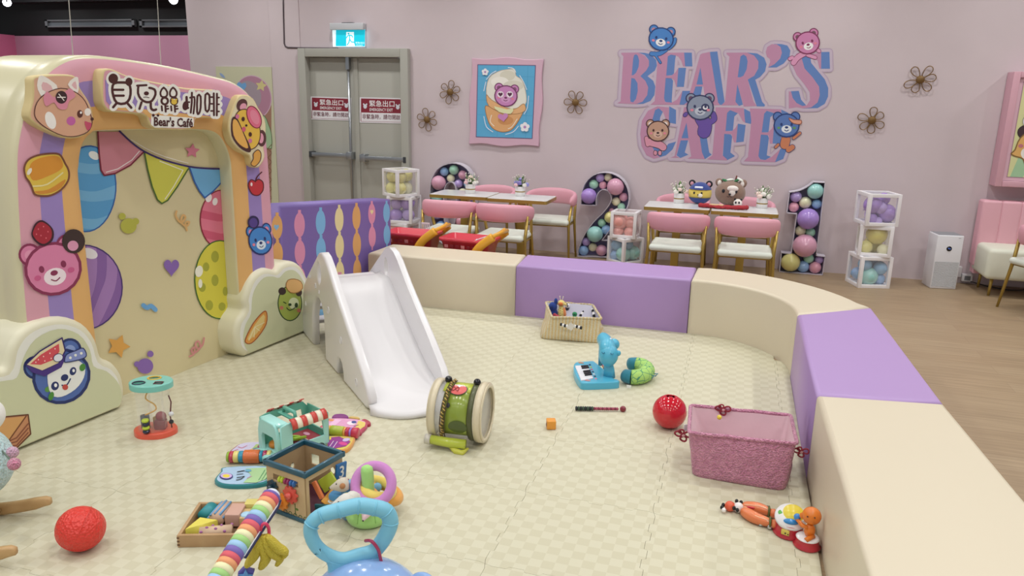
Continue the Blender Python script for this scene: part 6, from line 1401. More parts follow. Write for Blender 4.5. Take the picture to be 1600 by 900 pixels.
hd = on(-28, 650, .40); MB().ell(hd, (.075, .075, .07), fab('#ecebe6'), nu=24, nv=16).build('head', t, world=True)
MB().tube([hd+V((.062, -.03, -.01)), hd+V((.07, -.02, -.018)), hd+V((.06, -.005, -.02))], .002, M('#1d1d22', .6), 5).build('mouth_stitch', t, world=True)
for (x, y, cc, r_) in ((19, 707, '#e3b4cf', .022), (22, 725, '#e08cab', .022)):
    p = on(x, y, .30); MB().ell(p, r_, mat('pompom_'+cc.lstrip('#'), cc, .95, sheen=.5, bump=('v', 160, 1))).tube([p, on(2, y-22, .32)], .003, M('#5f6f62', .6), 6).build('pompom', t, world=True)

# --- fold-out piano books
def soft_book(name, label, cat, backpad, frontpad, rollA, rollB, cols, edge1, edge2, face1, face2, prints, knobs=()):
    c = (rollA+rollB)/2; t = thing(name, label, cat, (c.x, c.y, G))
    for nm, pd, ed, fc in (('back_pad', backpad, edge1, face1), ('front_pad', frontpad, edge2, face2)):
        w = [on(x, y, G+.018) for x, y in spl(pd, 3)]; MB().slab([V((p.x, p.y, G)) for p in w], (0, 0, 1), .018, fab(ed), r=.007).build(nm, t, world=True)
        ce = sum(w, V())/len(w); q = MB(); q.poly([V((p.x, p.y, G+.0188)) for p in ([ce+(p-ce)*.90 for p in w] if sum((w[i-1].cross(w[i]).z for i in range(len(w)))) > 0 else [ce+(p-ce)*.90 for p in w][::-1])], fab(fc)); q.build('pad_face', t, world=True)
    a = Art(Plane((0, 0, G+.0192), (0, 0, 1)), .0, .0004)
    for pr in prints:
        if pr[0] == 'o': a.ov(*pr[1:])
        elif pr[0] == 'l': a.st(pr[1], pr[2], pr[3])
        elif pr[0] == 'p': a.sh(pr[1], pr[2])
    a.build('pad_print', t, world=True)
    d = rollB-rollA; f0 = 0; q = MB()
    for (w_, cc, r_) in cols:
        f1 = f0+w_; q = MB(); pA, pB = rollA+d*f0, rollA+d*f1; u_ = d.normalized(); q.tube([pA, pA+u_*.003, pB-u_*.003, pB], [r_*.9, r_, r_, r_*.9], plr(cc, .25), 18); q.build('roller_band', t, world=True); f0 = f1
    return t
rA = on(355, 714, G+.03); rB = on(424, 712.5, G+.03)
rA.z = rB.z = G+.030
soft_book('music_book', 'fold-out baby music mat with an orange roller, left of the toy truck', 'toy book',
 [(358, 712), (365, 699), (378, 692), (400, 690), (426, 691), (428, 700), (428, 713)], [(352, 729), (345, 736), (336, 746), (337, 752), (350, 757), (380, 758), (410, 755), (424, 748), (424, 728)], rA, rB,
 [(.06, '#8fae3c', .024), (.09, '#b8364c', .026), (.12, '#e2d27e', .026), (.11, '#2f8fae', .026), (.36, '#d8703a', .030), (.08, '#2f8fae', .026), (.09, '#a83058', .026), (.09, '#e2d27e', .026)], '#93304e', '#2c7e84', '#c9c4de', '#a8c4de',
 [('p', [(384, 712), (400, 694), (424, 693), (427, 712)], '#a9c07c'), ('o', 400, 704, 8, 4.5, '#6a8a9a', -8), ('o', 409, 697, 7, 3, '#94476e', -8), ('p', [(385, 706), (394, 700), (398, 712), (388, 712)], '#dcc88a'),
  ('l', [(366, 704), (372, 702)], .8, '#c05068'), ('l', [(372, 698), (378, 700), (386, 696)], .8, '#c86a88'), ('l', [(414, 712), (424, 698)], .9, '#e4e8c8'), ('l', [(408, 712), (419, 698)], .9, '#5f9a5a'),
  ('p', [(384, 732), (404, 731), (423, 730), (423, 746), (400, 754), (380, 754), (392, 742)], '#a9cc96'), ('o', 353.5, 744, 10.5, 5.2, '#3a3478'), ('o', 353.5, 743.2, 9, 4.2, '#c9b0dc'), ('o', 353.5, 743.5, 5.5, 2.6, '#e4cf4c'),
  ('l', [(371, 737), (382, 735)], 1.1, '#2c3c44'), ('l', [(370, 741), (380, 740)], .9, '#2c3c44'), ('l', [(370, 746), (382, 744), (377, 748), (369, 750)], 1.0, '#1f2a30'), ('l', [(386, 747), (393, 744)], 1, '#b884a8'), ('o', 388, 735, 5, 2, '#6aaac4'),
  ('l', [(404, 750), (414, 734)], .8, '#3f8a5c'), ('l', [(409, 750), (419, 734)], .8, '#3f8a5c'), ('l', [(414, 750), (423, 736)], .8, '#3f8a5c')])
rA = on(501, 671, G+.03); rB = on(560, 677, G+.03); rA.z = rB.z = G+.03
soft_book('pink_music_book', 'fold-out pink and purple baby music mat with a lime roller behind the toy truck', 'toy book',
 [(507, 668), (510, 658), (514, 653.5), (535, 653), (560, 655), (573, 659), (573, 665), (566, 672), (558, 676)], [(511, 681), (505, 690), (506, 701), (520, 703.5), (538, 703), (548, 697), (554, 686), (551, 681)], rA, rB,
 [(.10, '#b8304e', .02), (.1, '#9a74c4', .024), (.08, '#e0a24a', .024), (.34, '#a9b83a', .026), (.06, '#e0a24a', .024), (.1, '#b82e4e', .024), (.06, '#9a74c4', .024), (.16, '#c2344e', .026)], '#b83a5c', '#d89a4c', '#d89ac0', '#d8c05a',
 [('o', 518, 656.5, 5, 1.6, '#d89058'), ('p', [(512, 664), (524, 655), (534, 656), (522, 666)], '#e4b8d8'), ('p', [(555, 668), (560, 657), (571, 660), (570, 666), (562, 671)], '#dcc46a'), ('o', 549, 661, 7, 3, '#ecdce6'), ('o', 553, 659.5, 4, 2, '#3c4a8c'), ('l', [(553, 666), (560, 664)], 1, '#8a3470'),
  ('p', [(512, 684), (530, 682), (548, 690), (540, 697), (525, 700), (512, 700)], '#93308c'), ('o', 514.5, 685, 3, 2.4, '#e8d04a'), ('o', 536, 693, 7, 2.6, '#d2428c', 10), ('o', 541, 687, 6, 2.4, '#c8b8e0', -10), ('l', [(514, 699), (521, 689)], .9, '#e4dcf0'), ('l', [(517, 699.5), (524, 690)], .9, '#5f50a8'), ('l', [(520, 700), (527, 690)], .9, '#e4dcf0')])
b_ = bpy.data.objects['pink_music_book']
for (pts, cc) in (([(520, 652.5), (522, 647.5), (533, 646), (542, 648), (543, 652.5)], '#7d2878'), ([(546, 652), (548, 650), (560, 651), (561, 654)], '#c9a860'), ([(564, 657), (570, 654), (578, 658), (579, 662), (572, 663)], '#a83048')):
    w = [on(x, y, G+.014) for x, y in spl(pts, 3)]; MB().slab([V((p.x, p.y, G)) for p in w], (0, 0, 1), .014, fab(cc), r=.004).build('tab_page', b_, world=True)

# --- toy ice cream truck
t = thing('toy_truck', 'turquoise toy ice cream truck with a red and white striped awning', 'toy truck', (-1.83, 2.775, G), radians(-25)); t.scale = (1.06, 1.06, 1.12); tt = plr('#a0dad3', .35); td = plr('#62ad98', .4)
# local frame: +Y towards the rear, -Y is the windscreen; +X is the awning side
WX, LY, HZ = .075, .115, .155
MB().rbox((0, .0, .03), (WX*2, LY*2, .03), .008, tt).rbox((0, -LY-.022, .024), (WX*2, .05, .034), .012, tt).build('chassis', t)
MB().rbox((0, -LY+.02, .164), (WX*2-.01, .05, .014), .006, tt).build('cab_roof', t)
fp_ = [V((x, -LY, z)) for x, z in spl([(-WX, .03), (-WX, .12), (-WX+.012, .158), (-WX+.03, .172), (WX-.03, .172), (WX-.012, .158), (WX, .12), (WX, .03)], 1)]
fh = [V((x, -LY, z)) for x, z in ((-.046, .040), (-.046, .100), (-.038, .113), (.038, .113), (.048, .100), (.048, .040))]
MB().slab(fp_, (0, -1, 0), .014, tt, holes=[fh], r=.004).build('windscreen_frame', t)
MB().slab([V((x, LY, z)) for x, z in ((-WX, .03), (-WX, .16), (WX, .16), (WX, .03))], (0, 1, 0), .008, td, holes=[[V((x, LY, z)) for x, z in ((-.05, .075), (-.05, .135), (.05, .135), (.05, .075))]], r=.003).build('rear_wall', t)
for sx in (-1, 1):
    o_ = [V((sx*WX, y, z)) for y, z in ((-LY, .03), (-LY, .165), (-LY+.03, .172), (LY-.02, .172), (LY, .15), (LY, .03))]; h_ = [V((sx*WX, y, z)) for y, z in ((-LY+.055, .07), (-LY+.055, .142), (LY-.03, .142), (LY-.02, .07))]
    MB().slab(o_, (sx, 0, 0), .008, tt if sx > 0 else td, holes=[h_], r=.003).build('side_wall', t)
    q = MB()
    for k in range(7):
        y0 = -LY+.045+k*.0245; pts = [(sx*(WX+.0), .0, .183), (sx*(WX+.014), 0, .178), (sx*(WX+.024), 0, .164), (sx*(WX+.027), 0, .148)]
        vs = [V((x, y0, z)) for x, _, z in pts]+[V((x, y0+.024, z)) for x, _, z in pts]; q.add(vs, [(i, i+1, 5+i, 4+i) for i in range(3)], plr('#c9443a', .35) if k % 2 == 0 else plr('#ece3cc', .35))
    q.build('awning', t, solid=.004)
MB().tube([(-.045, -.02, .165), (-.04, -.02, .19), (.04, -.02, .19), (.045, -.02, .165)], .008, td, 8).build('roof_handle', t)
MB().box((0, -.03, .166), (WX*1.7, .02, .008), td).build('roof_bar', t, bev=.002)
for sx in (-1, 1):
    for y in (-.07, .07):
        MB().cyl((sx*(WX-.012), y, .022), (sx*(WX+.008), y, .022), .022, M('#22242a', .5), n=20).build('wheel', t, label=None); MB().cyl((sx*(WX+.006), y, .022), (sx*(WX+.011), y, .022), .013, plr('#d6d060', .4), n=16).build('hubcap', [o for o in bpy.data.objects if o.parent == t and o.name.startswith('wheel')][-1])
q = MB()
for k in range(5): q.rbox((-.025+.012*k, -.04+.012*k, .06+.007*(k % 3)), (.075, .012, .01), .003, plr('#a6cc3a', .3), R=Matrix.Rotation(.6+.3*k, 3, 'Z') @ Matrix.Rotation(.25, 3, 'Y'))
q.build('lime_tongs', t); MB().lathe([(0, .0), (.024, .0), (.026, .008), (.022, .018), (0, .02)], plr('#d8892e', .4), (-.02, -.085, .048), 20).build('orange_bun', t)
MB().box((0, .045, .048), (.13, .12, .006), M('#9a3440', .5)).ell((.03, .03, .052), (.018, .012, .003), M('#e4c8a8', .5)).ell((-.02, .07, .052), (.02, .012, .003), M('#d89ab4', .5)).build('printed_tray', t)

# --- wooden activity cube
c = V((-1.535, 2.385, 0)); t = thing('activity_cube', 'open wooden activity cube with dark teal edges and coloured gears', 'activity cube', (c.x, c.y, G), radians(-13)); bw = mat('birch_wood', '#cdb48c', .5, col2='#c2a77e', cscale=10); bwi = mat('birch_inside', '#b09570', .55); dt = plr('#1f5468', .4)
S2, H2 = .104, .21
def wallp(nm, nrm, holes_, m_=bw):
    n_ = V(nrm); u_ = V((0, 0, 1)).cross(n_); P_ = lambda a_, z_: n_*(S2-.006)+u_*a_+V((0, 0, z_))
    MB().slab([P_(-S2+.004, .012), P_(S2-.004, .012), P_(S2-.004, H2-.01), P_(-S2+.004, H2-.01)], n_, .006, m_, bwi, holes=[[P_(a_, z_) for a_, z_ in h] for h in holes_]).build(nm, t)
rect = lambda a, b, c_, d: [(a, c_), (b, c_), (b, d), (a, d)]
wallp('side_panel', (0, -1, 0), [rect(-.065, .066, .138, .166)]); wallp('side_panel', (-1, 0, 0), [oval(-.03, .13, .012, .014, 0, 12), rect(.03, .045, .12, .15)]); wallp('side_panel', (0, 1, 0), [rect(.02, .065, .12, .165), oval(-.05, .12, .014, .016, 0, 12)])
wallp('side_panel', (1, 0, 0), [rect(-.085, .085, .03, .172)])
q = MB()
for z_, hh in ((H2-.006, .022), (.008, .016)):
    q = MB()
    for nx, ny in ((0, -1), (0, 1), (1, 0), (-1, 0)): q.rbox((nx*S2, ny*S2, z_), ((S2*2+.016) if nx == 0 else .014, (S2*2+.016) if ny == 0 else .014, hh), .003, dt)
    q.build('teal_frame', t)
MB().tube([(-.066, -S2+.002, .152), (.067, -S2+.002, .152)], .0022, M('#8a6a44', .5), 6).build('bead_rail', t)
for k, cc in enumerate(('#b9cc3c', '#b9cc3c', '#93285a', '#93285a', '#2f66a8', '#2f66a8')): MB().ell((-.028+.015*k, -S2, .152), (.0075, .013, .013), plr(cc)).build('bead', t)
def gear(x, z, r, n, cc, d=0.0):
    y = -S2-.003-d; pts = []
    for i in range(n*4): a_ = 2*pi*i/(n*4); rr3 = r*(1.0 if (i % 4) < 2 else .80); pts.append(V((x+rr3*cos(a_), y, z+rr3*sin(a_))))
    MB().slab(pts, (0, -1, 0), .008, plr(cc, .3)).cyl((x, y-.006, z), (x, y-.024, z), r*.34, plr(cc, .3), n=14).build('gear', t)
gear(.030, .105, .037, 9, '#d8584c'); gear(-.014, .066, .036, 9, '#e08a34', .006); gear(-.066, .112, .028, 8, '#1c3a4a')
q = MB().tube([(.045, -S2-.001, .068), (.045, -S2-.001, .02)], .0014, M('#4a6a34', .5), 5).ell((.054, -S2-.001, .047), (.008, .001, .005), M('#5f7d34', .5))
for k in range(7): q.tube([(-.06+.026*k+.009*cos(a_), -S2-.001, .018+.009*sin(a_)) for a_ in [pi*i/6 for i in range(7)]], .0012, M('#4a6a34', .5), 5)
q.build('painted_flowers', t)
def tilep(x, y, z, cc, txt, w_, h_, R_):
    MB().rbox((x, y, z), (w_, .010, h_), .003, M(cc, .45), R=R_).build('number_tile', t)
    if txt:
        cu = bpy.data.curves.new('n', 'FONT'); cu.body = txt; cu.size = h_*.9; cu.align_x = 'CENTER'; cu.align_y = 'CENTER'; cu.offset = .0008; ob = bpy.data.objects.new('n', cu); COL.objects.link(ob); bpy.context.view_layer.update()
        me = bpy.data.meshes.new_from_object(ob.evaluated_get(bpy.context.evaluated_depsgraph_get())); vs = [q_.co.copy() for q_ in me.vertices]; fs = [tuple(p.vertices) for p in me.polygons]; bpy.data.objects.remove(ob)
        MB().add([V((x, y, z))+R_@V((v_.x, -.0056, v_.y)) for v_ in vs], fs, M('#e8e6dc', .5), False).build('painted_number', t)
Rz = lambda a_, b_=0, c_=0: Matrix.Rotation(radians(a_), 3, 'Z') @ Matrix.Rotation(radians(c_), 3, 'X') @ Matrix.Rotation(radians(b_), 3, 'Y')
for (y, z, cc, tx, R_, wv, hv, dx) in ((.075, .135, '#2a6aa4', '3', Rz(90, 8), .048, .062, .012), (.06, .085, '#8a2450', '6', Rz(60, 10, -10), .044, .046, .03), (.0, .055, '#e0a03c', '5', Rz(40, 40, -50), .055, .05, .035), (-.005, .13, '#a9b83a', None, Rz(10, 50, -10), .045, .06, .02), (-.05, .115, '#dc7a48', None, Rz(0, 55), .06, .02, .01), (-.03, .035, '#2a6a72', None, Rz(10, 80), .02, .07, .02)):
    tilep(S2+dx, y, z+.006, cc, tx, wv*1.22, hv*1.22, R_)
MB().box((-.0, -.0, .02), (.19, .19, .012), M('#4a1a2c', .6)).build('floor_board', t)

# --- wooden tray of blocks
t = thing('wooden_tray', 'shallow dovetailed wooden tray holding toy blocks', 'tray', (-1.735, 2.13, G), radians(20)); tw = mat('tray_wood', '#b8966e', .5, col2='#a9865e', cscale=9)
TA, TB, TH = .118, .110, .048
MB().box((0, 0, .003), (TA*2, TB*2, .006), M('#7c6248', .6)).build('bottom', t)
for (x, y, w_, d_) in ((0, -TB, TA*2+.012, .012), (0, TB, TA*2+.012, .012), (-TA, 0, .012, TB*2-.012), (TA, 0, .012, TB*2-.012)): MB().box((x, y, TH/2), (w_, d_, TH), tw).build('tray_side', t, bev=.001)
q = MB()
for k in range(3): q.box((-TA-.0065, -TB, .01+.014*k), (.001, .012, .006), M('#6b4a30', .6)).box((-TA-.002, -TB-.0065, .01+.014*k), (.008, .001, .006), M('#6b4a30', .6))
q.build('dovetail', t)
tm = chain(t)
def blk(name, label, mb, lz=0): p = tm@V((0, 0, 0)); r_ = thing(name, label, 'toy block', (p.x, p.y, G+.006), radians(20), 'wooden blocks in the tray'); mb.build('block', r_); return r_
blk('toy_block', 'teal cylinder block at the back left corner of the tray', MB().cyl((-.078, .035, .028), (-.068, .095, .028), .026, M('#2c8c94', .4), n=28))
q = MB(); 
q.cyl((-.026, .0, .03), (-.012, .095, .03), .029, M('#c9a892', .5), n=28)
for k in range(5): a_ = radians(20+35*k); n2 = V((cos(a_), 0, sin(a_))); q.tube([V((-.026, .0, .03))+n2*.0285, V((-.012, .095, .03))+n2*.0285], .0045, M('#6a9cc8', .5), 6)
blk('toy_block', 'pink and blue striped cylinder block in the tray', q)
blk('toy_block', 'flat pinkish wooden square block in the middle of the tray', MB().rbox((.04, .035, .033), (.055, .085, .05), .003, M('#c9a090', .5), rz=-.05))
blk('toy_block', 'pale yellow square block at the back right of the tray', MB().rbox((.088, .085, .036), (.05, .04, .05), .003, M('#ddd078', .5)))
q = MB().rbox((.088, .02, .028), (.045, .07, .04), .003, M('#cdb07c', .5)).ell((.085, .01, .048), (.02, .02, .008), M('#a9cfe8', .4)); blk('toy_block', 'wooden block with a light blue spot at the right of the tray', q)
blk('toy_block', 'yellow triangular wedge block at the front left of the tray', MB().slab([V((-.1, -.095, .0)), V((-.005, -.035, .0)), V((-.075, -.015, .0))], (0, 0, 1), .055, M('#dccf58', .4), r=.002))
q = MB().cyl((-.055, -.082, .028), (.055, -.066, .028), .023, M('#cdb094', .5), n=24)
for k in range(7): a_ = radians((40, 80, 120, 60, 100, 30, 130)[k]); p = V((-.045+.016*k, -.080+.0023*k, .028))+V((0, -cos(a_), sin(a_)))*.0225; q.ell(p, (.006, .004, .006), M('#a86aa0', .5), nu=10, nv=8)
blk('toy_block', 'tan cylinder block with purple dots at the front of the tray', q)

# --- ring stacker and plush animals
c = V((-1.252, 2.362, G)); t = thing('ring_stacker', 'soft green ring stacker post on a domed base', 'ring stacker', tuple(c)); grn = fab('#a3d67c')
MB().lathe([(0, .095), (.03, .092), (.06, .08), (.082, .055), (.088, .03), (.078, .008), (.05, 0), (0, 0)], grn, n=32).build('domed_base', t)
q = MB()
for k in range(8): a_ = 2*pi*k/8; q.tube([(r_*cos(a_), r_*sin(a_), z_+.0015) for r_, z_ in ((.02, .095), (.06, .080), (.082, .055), (.088, .03))], .0016, M('#8cc06a', .8), 5)
q.build('stitch_seams', t); MB().tube([(0, 0, .09), (0.001, .002, .15), (0, 0, .205), (0, 0, .222), (0, 0, .228)], [.025, .024, .024, .021, .010], grn, 16).build('post', t)
def softring(label, cc, ctr, r, th, R_, name='stacking_ring'):
    o = thing(name, label, 'toy ring', tuple(ctr), 0, 'plush stacking rings'); MB().tube([R_@V((r*cos(a_), r*sin(a_), 0)) for a_ in [2*pi*i/32 for i in range(32)]], th, fab(cc), 14, True).build('ring_body', o); return o
softring('mauve plush ring leaning upright against the green post', '#c886c4', V((-1.222, 2.352, G+.160)), .070, .0195, Matrix.Rotation(radians(54), 3, 'X') @ Matrix.Rotation(radians(8), 3, 'Y'))
softring('yellow plush ring around the green post', '#e6d06a', V((-1.235, 2.40, G+.118)), .062, .019, Matrix.Rotation(radians(14), 3, 'Y') @ Matrix.Rotation(radians(-6), 3, 'X'))
softring('orange and yellow plush ring lowest on the right of the stacker', '#e0a24c', V((-1.215, 2.43, G+.085)), .058, .020, Matrix.Rotation(radians(20), 3, 'Y') @ Matrix.Rotation(radians(-10), 3, 'X'))
softring('blue plush ring behind the green post', '#6aa8cc', V((-1.30, 2.42, G+.105)), .054, .018, Matrix.Rotation(radians(-14), 3, 'X'))
def plushhead(name, label, p, cc, earc, size, dirv, extra=None):
    o = thing(name, label, 'soft toy', (p.x, p.y, p.z-size)); R_ = rot_to(dirv); m_ = fab(cc)
    MB().lathe([(0, size*1.5), (size*.16, size*1.45), (size*.42, size*.95), (size*.8, size*.2), (size*.92, -size*.3), (size*.75, -size*.85), (.0001, -size)], m_, (0, 0, size), 20, R_).build('head', o)
    if extra: MB().tube([(0, .01, size), (.01, .025, size*.2), (.012, .03, G+.012-(p.z-size))], [size*.7, size*.75, size*.8], fab(extra), 12).build('body', o)
    up = R_ @ V((0, 1, 0)); sd = R_ @ V((1, 0, 0)); fw = V(dirv).normalized(); b0 = V((0, 0, size))
    for s_ in (-1, 1): MB().ell(b0+sd*s_*size*.75+up*size*.2-fw*size*.35, (size*.38, size*.42, size*.38), fab(earc)).build('ear', o); MB().ell(b0+sd*s_*size*.42+V((0, 0, size*.5))+fw*size*.5, size*.12, M('#16161c', .3)).build('eye', o)
    MB().ell(b0+fw*size*1.48, size*.14, M('#16161c', .4)).build('nose', o)
    return o
plushhead('hedgehog_soft_toy', 'grey soft toy head with a brown mane beside the mauve ring', on(533, 758, .17), '#c9bfae', '#a87448', .030, (-.9, -.35, -.25), '#4f8fc0')
p = on(529, 776, .11); tag(MB().rbox((p.x, p.y, p.z), (.075, .04, .035), .014, fab('#4f8fc0')).tube([(p.x+.03, p.y, p.z-.02), (p.x+.03, p.y+.01, G+.012)], .02, fab('#4f8fc0'), 8).build('blue_cushion_toy'), 'small blue plush piece under the brown-maned toy', 'soft toy')
plushhead('elephant_soft_toy', 'pale grey soft toy head with yellow inner ears in front of the rings', on(537, 786, .155), '#d6d4cc', '#d6cc5a', .036, (-.85, -.5, -.25))
_e = bpy.data.objects['elephant_soft_toy']; _p = V(_e.location)+V((0, 0, .036)); MB().tube([_p, (_p+V((-1.27, 2.34, G+.10)))/2+V((0, 0, .012)), V((-1.268, 2.335, G+.098)), V((-1.24, 2.33, G+.096))], [.026, .026, .02, .014], fab('#d6d4cc'), 12).build('body', _e, world=True)
plushhead('mouse_soft_toy', 'small pale pink soft toy head resting on the green base', on(573, 800, .098), '#e2c4cc', '#dcb0bc', .024, (.0, -.8, -.5))

# --- rainbow padded bar with hanging banana
t = thing('rainbow_toy_bar', 'rainbow striped padded toy bar rising from the lower edge', 'toy bar', (-1.37, 1.7, G)); rc = ['#7a68b0', '#d8606c', '#e8a070', '#e9e6b8', '#a2cf80', '#9fc6e6']
P1, P0 = V((-1.398, 1.975, .30)), V((-1.37, 1.60, .185)); dd = P1-P0; pathp = []
full = [P0-dd*1.35+V((0, 0, .075)), P0-dd*.9+V((0, 0, .03)), P0-dd*.45, P0, P0+dd*.5+V((0, 0, .006)), P0+dd*.93, P1]
sm = spl([tuple(p) for p in full], 24, False); acc = [0.0]
for i in range(1, len(sm)): acc.append(acc[-1]+(V(sm[i])-V(sm[i-1])).length)
for i in range(len(sm)):
    if V(sm[i]).z < G+.04: sm[i] = (sm[i][0], sm[i][1], G+.04)
q = MB(); step_ = .0205; kk = 0; lo = 0; tot = acc[-1]
def samp(s_):
    for i in range(1, len(acc)):
        if acc[i] >= s_: f = (s_-acc[i-1])/max(1e-9, acc[i]-acc[i-1]); return V(sm[i-1])*(1-f)+V(sm[i])*f
    return V(sm[-1])
nb_ = int(tot/step_)
for k in range(nb_):
    s0, s1 = tot-(k+1)*step_, tot-k*step_; r_ = .031; e0 = r_*(.62 if k == 0 else 1)
    q.tube([samp(s0), samp((s0+s1)/2), samp(s1)], [r_, r_*1.03, e0], fab(rc[(k+5) % 6]) if False else M(rc[(k) % 6], .8), 18)
q.build('striped_cover', t, world=True)
ed = samp(tot); MB().lathe([(.0, .014), (.012, .012), (.022, .004), (.0285, -.008), (.0305, -.02)], M('#d9dee8', .8), ed, 20, rot_to(dd)).build('end_cap', t, world=True)
u_ = dd.normalized(); dn = V((0, 0, -1)); sdv = V((1, 0, 0))
for off, cc, r_ in ((0, '#e6e6ea', .008), (.006, '#2a2c54', .005)):
    MB().tube([samp(tot-.24+.03*i)+dn*.02+sdv*(.026+off) for i in range(8)]+[ed+dn*.02+sdv*(.02+off)], r_, M(cc, .7), 8).build('lining', t, world=True)
BP = Plane((-1.335, 1.86, 0), (.6, -.8, 0)); 
lk = [BP.P(*p_) for p_ in ((414, 818), (420, 826), (419, 843), (412, 848), (406, 842), (408, 824))]; o = thing('banana_teether', 'yellow ribbed banana teether hanging by a pink link from the rainbow bar', 'teether', (lk[0].x, lk[0].y, G))
MB().tube(spl([tuple(p) for p in lk], 4), .0055, plr('#d83a62', .3), 8, True).build('link', o, world=True); yb = mat('banana_yellow', '#c9b53a', .55, bump=('v', 200, .4))
for k, pts in enumerate(([(410, 836), (404, 848), (398, 866), (388, 880), (384, 886)], [(412, 836), (412, 852), (416, 870), (410, 884), (405, 889)], [(414, 836), (418, 850), (428, 862), (438, 872), (432, 884)], [(416, 836), (424, 846), (434, 856), (446, 863), (441, 872)])):
    cp_ = [BP.P(x, y, .004*k) for x, y in pts]; sm_ = spl([tuple(p) for p in cp_], 4, False); n_ = len(sm_); MB().tube(sm_, [.007+.015*sin(pi*(i/(n_-1))**.8)+.001 for i in range(n_)], yb, 12, flat=.7).build('banana', o, world=True)
MB().ell(BP.P(409, 841), .009, plr('#c82e50')).build('rivet', o, world=True)
sp0 = [BP.P(x, y, -.01) for x, y in ((372, 893), (381, 884), (398, 888), (393, 902), (386, 912), (370, 908))]; o = thing('star_teether', 'blue and violet star toy hanging low on the rainbow bar', 'teether', (sp0[0].x, sp0[0].y, G)); MB().slab(sp0, BP.n, .014, plr('#5a54ac', .4), r=.004).build('violet_plate', o, world=True)
MB().slab([BP.P(x, y, .005) for x, y in star(384, 901, 12, .5)], BP.n, .006, plr('#5f9ad8', .4), r=.002).build('blue_star', o, world=True)
MB().tube([BP.P(386, 884, -.004), BP.P(392, 868, -.02)], .004, plr('#5a54ac', .4), 8).build('hanging_loop', o, world=True)

# --- elephant push toy with loop handle
HP = Plane((-.98, 1.72, 0), (.50, -.866, 0)); t = thing('elephant_push_toy', 'blue elephant push toy with a big loop handle at the lower edge', 'push toy', (-.93, 1.6, G)); hb = mat('handle_blue', '#7cc2dc', .4); eb = plr('#8fb2e4', .2)
loop_ = [(486, 836), (487, 818), (502, 805), (530, 797), (560, 790), (585, 793), (603, 799), (610, 815), (604, 834), (594, 850), (582, 862), (560, 868), (536, 874), (514, 868), (496, 855)]
lp = [HP.P(x, y) for x, y in spl(loop_, 4)]; n_ = len(lp)
MB().tube(lp, [.0195+.0035*(1+sin(2*pi*(i/n_)*1-1.2))*.6 for i in range(n_)], hb, 18, True).build('loop_handle', t, world=True)
q = MB()
for i in range(4, 30, 4):
    q = MB()
    a_, b_ = lp[i], lp[i+1]; dv2 = (b_-a_).normalized(); s1_ = HP.n; s2_ = dv2.cross(s1_); q.tube([a_+(s1_*cos(w_)+s2_*sin(w_))*.0235 for w_ in [radians(-70+140*k/8) for k in range(9)]], .0022, hb, 6)
    q.build('grip_ridge', t, world=True)
nk_ = [HP.P(x, y) for x, y in ((545, 868), (548, 884), (556, 905), (565, 930))]; MB().slab([HP.P(x, y)-HP.n*.02 for x, y in spl([(492, 852), (505, 868), (512, 884), (512, 910), (520, 945), (600, 945), (606, 908), (598, 886), (592, 866), (596, 852), (574, 864), (545, 870), (515, 866)], 3)], HP.n, .04, hb, r=.014, seg=4).build('handle_neck', t, world=True)
a = Art(HP, .0, .001); a.d = .0205
for l in ([(541, 896), (541, 881)], [(541, 881), (549, 877)], [(549, 877), (550, 888)], [(568, 882), (576, 878)]): a.st(l, 1.6, hb, keep=True)
a.ov(538, 897, 3.4, 2.8, hb); a.ov(548, 889, 3, 2.6, hb, keep=True); a.ov(568, 884, 4, 4, hb, keep=True); a.build('music_notes', t, world=True)
hc_ = HP.P(575, 962, .05); ER = .0; top_ = HP.P(575, 882, .05); R0 = (top_-hc_).length
MB().ell(hc_, (R0*1.08, R0*.95, R0), eb, nu=36, nv=24).build('head', t, world=True)
er = HP.P(660, 918, .05); MB().ell(er, (.046, .026, .050), eb, R=Matrix.Rotation(.4, 3, 'Y')).build('ear', t, world=True); er2 = HP.P(480, 945, .05); MB().ell(er2, (.055, .03, .06), eb, R=Matrix.Rotation(-.4, 3, 'Y')).build('ear', t, world=True)
MB().tube([hc_+V((.0, -R0*.8, -.02)), hc_+V((.0, -R0*1.15, -.06)), hc_+V((0, -R0*1.2, -.10))], [.04, .03, .02], eb, 14).build('trunk', t, world=True)
MB().rbox((hc_.x, hc_.y, G+.055), (.20, .24, .05), .02, hb, rz=.3).build('base', t, world=True)
MB().cyl((hc_.x, hc_.y, G+.06), (hc_.x, hc_.y, hc_.z-R0*.5), .06, hb, n=20).build('stem', t, world=True)
for sx in (-1, 1):
    for sy in (-1, 1): p = V((hc_.x+sx*.11, hc_.y+sy*.08, G+.03)); MB().cyl(p-V((.012, 0, 0)), p+V((.012, 0, 0)), .03, plr('#e2a24a'), n=20).build('wheel', t, world=True)
MB().tube(spl([tuple(HP.P(*p_)+HP.n*o_) for p_, o_ in (((571, 845), .0), ((580, 838), .026), ((590, 850), .03), ((594, 866), .028), ((599, 881), .02), ((593, 872), .008))], 5, False), .005, plr('#a83058', .3), 8).build('pink_strap', t, world=True)
MB().ell(HP.P(604, 876, -.02), (.012, .008, .008), M('#d8d8e0', .4)).ell(HP.P(609, 879, -.03), (.007, .006, .006), M('#3f86b0', .4)).build('charm', t, world=True)

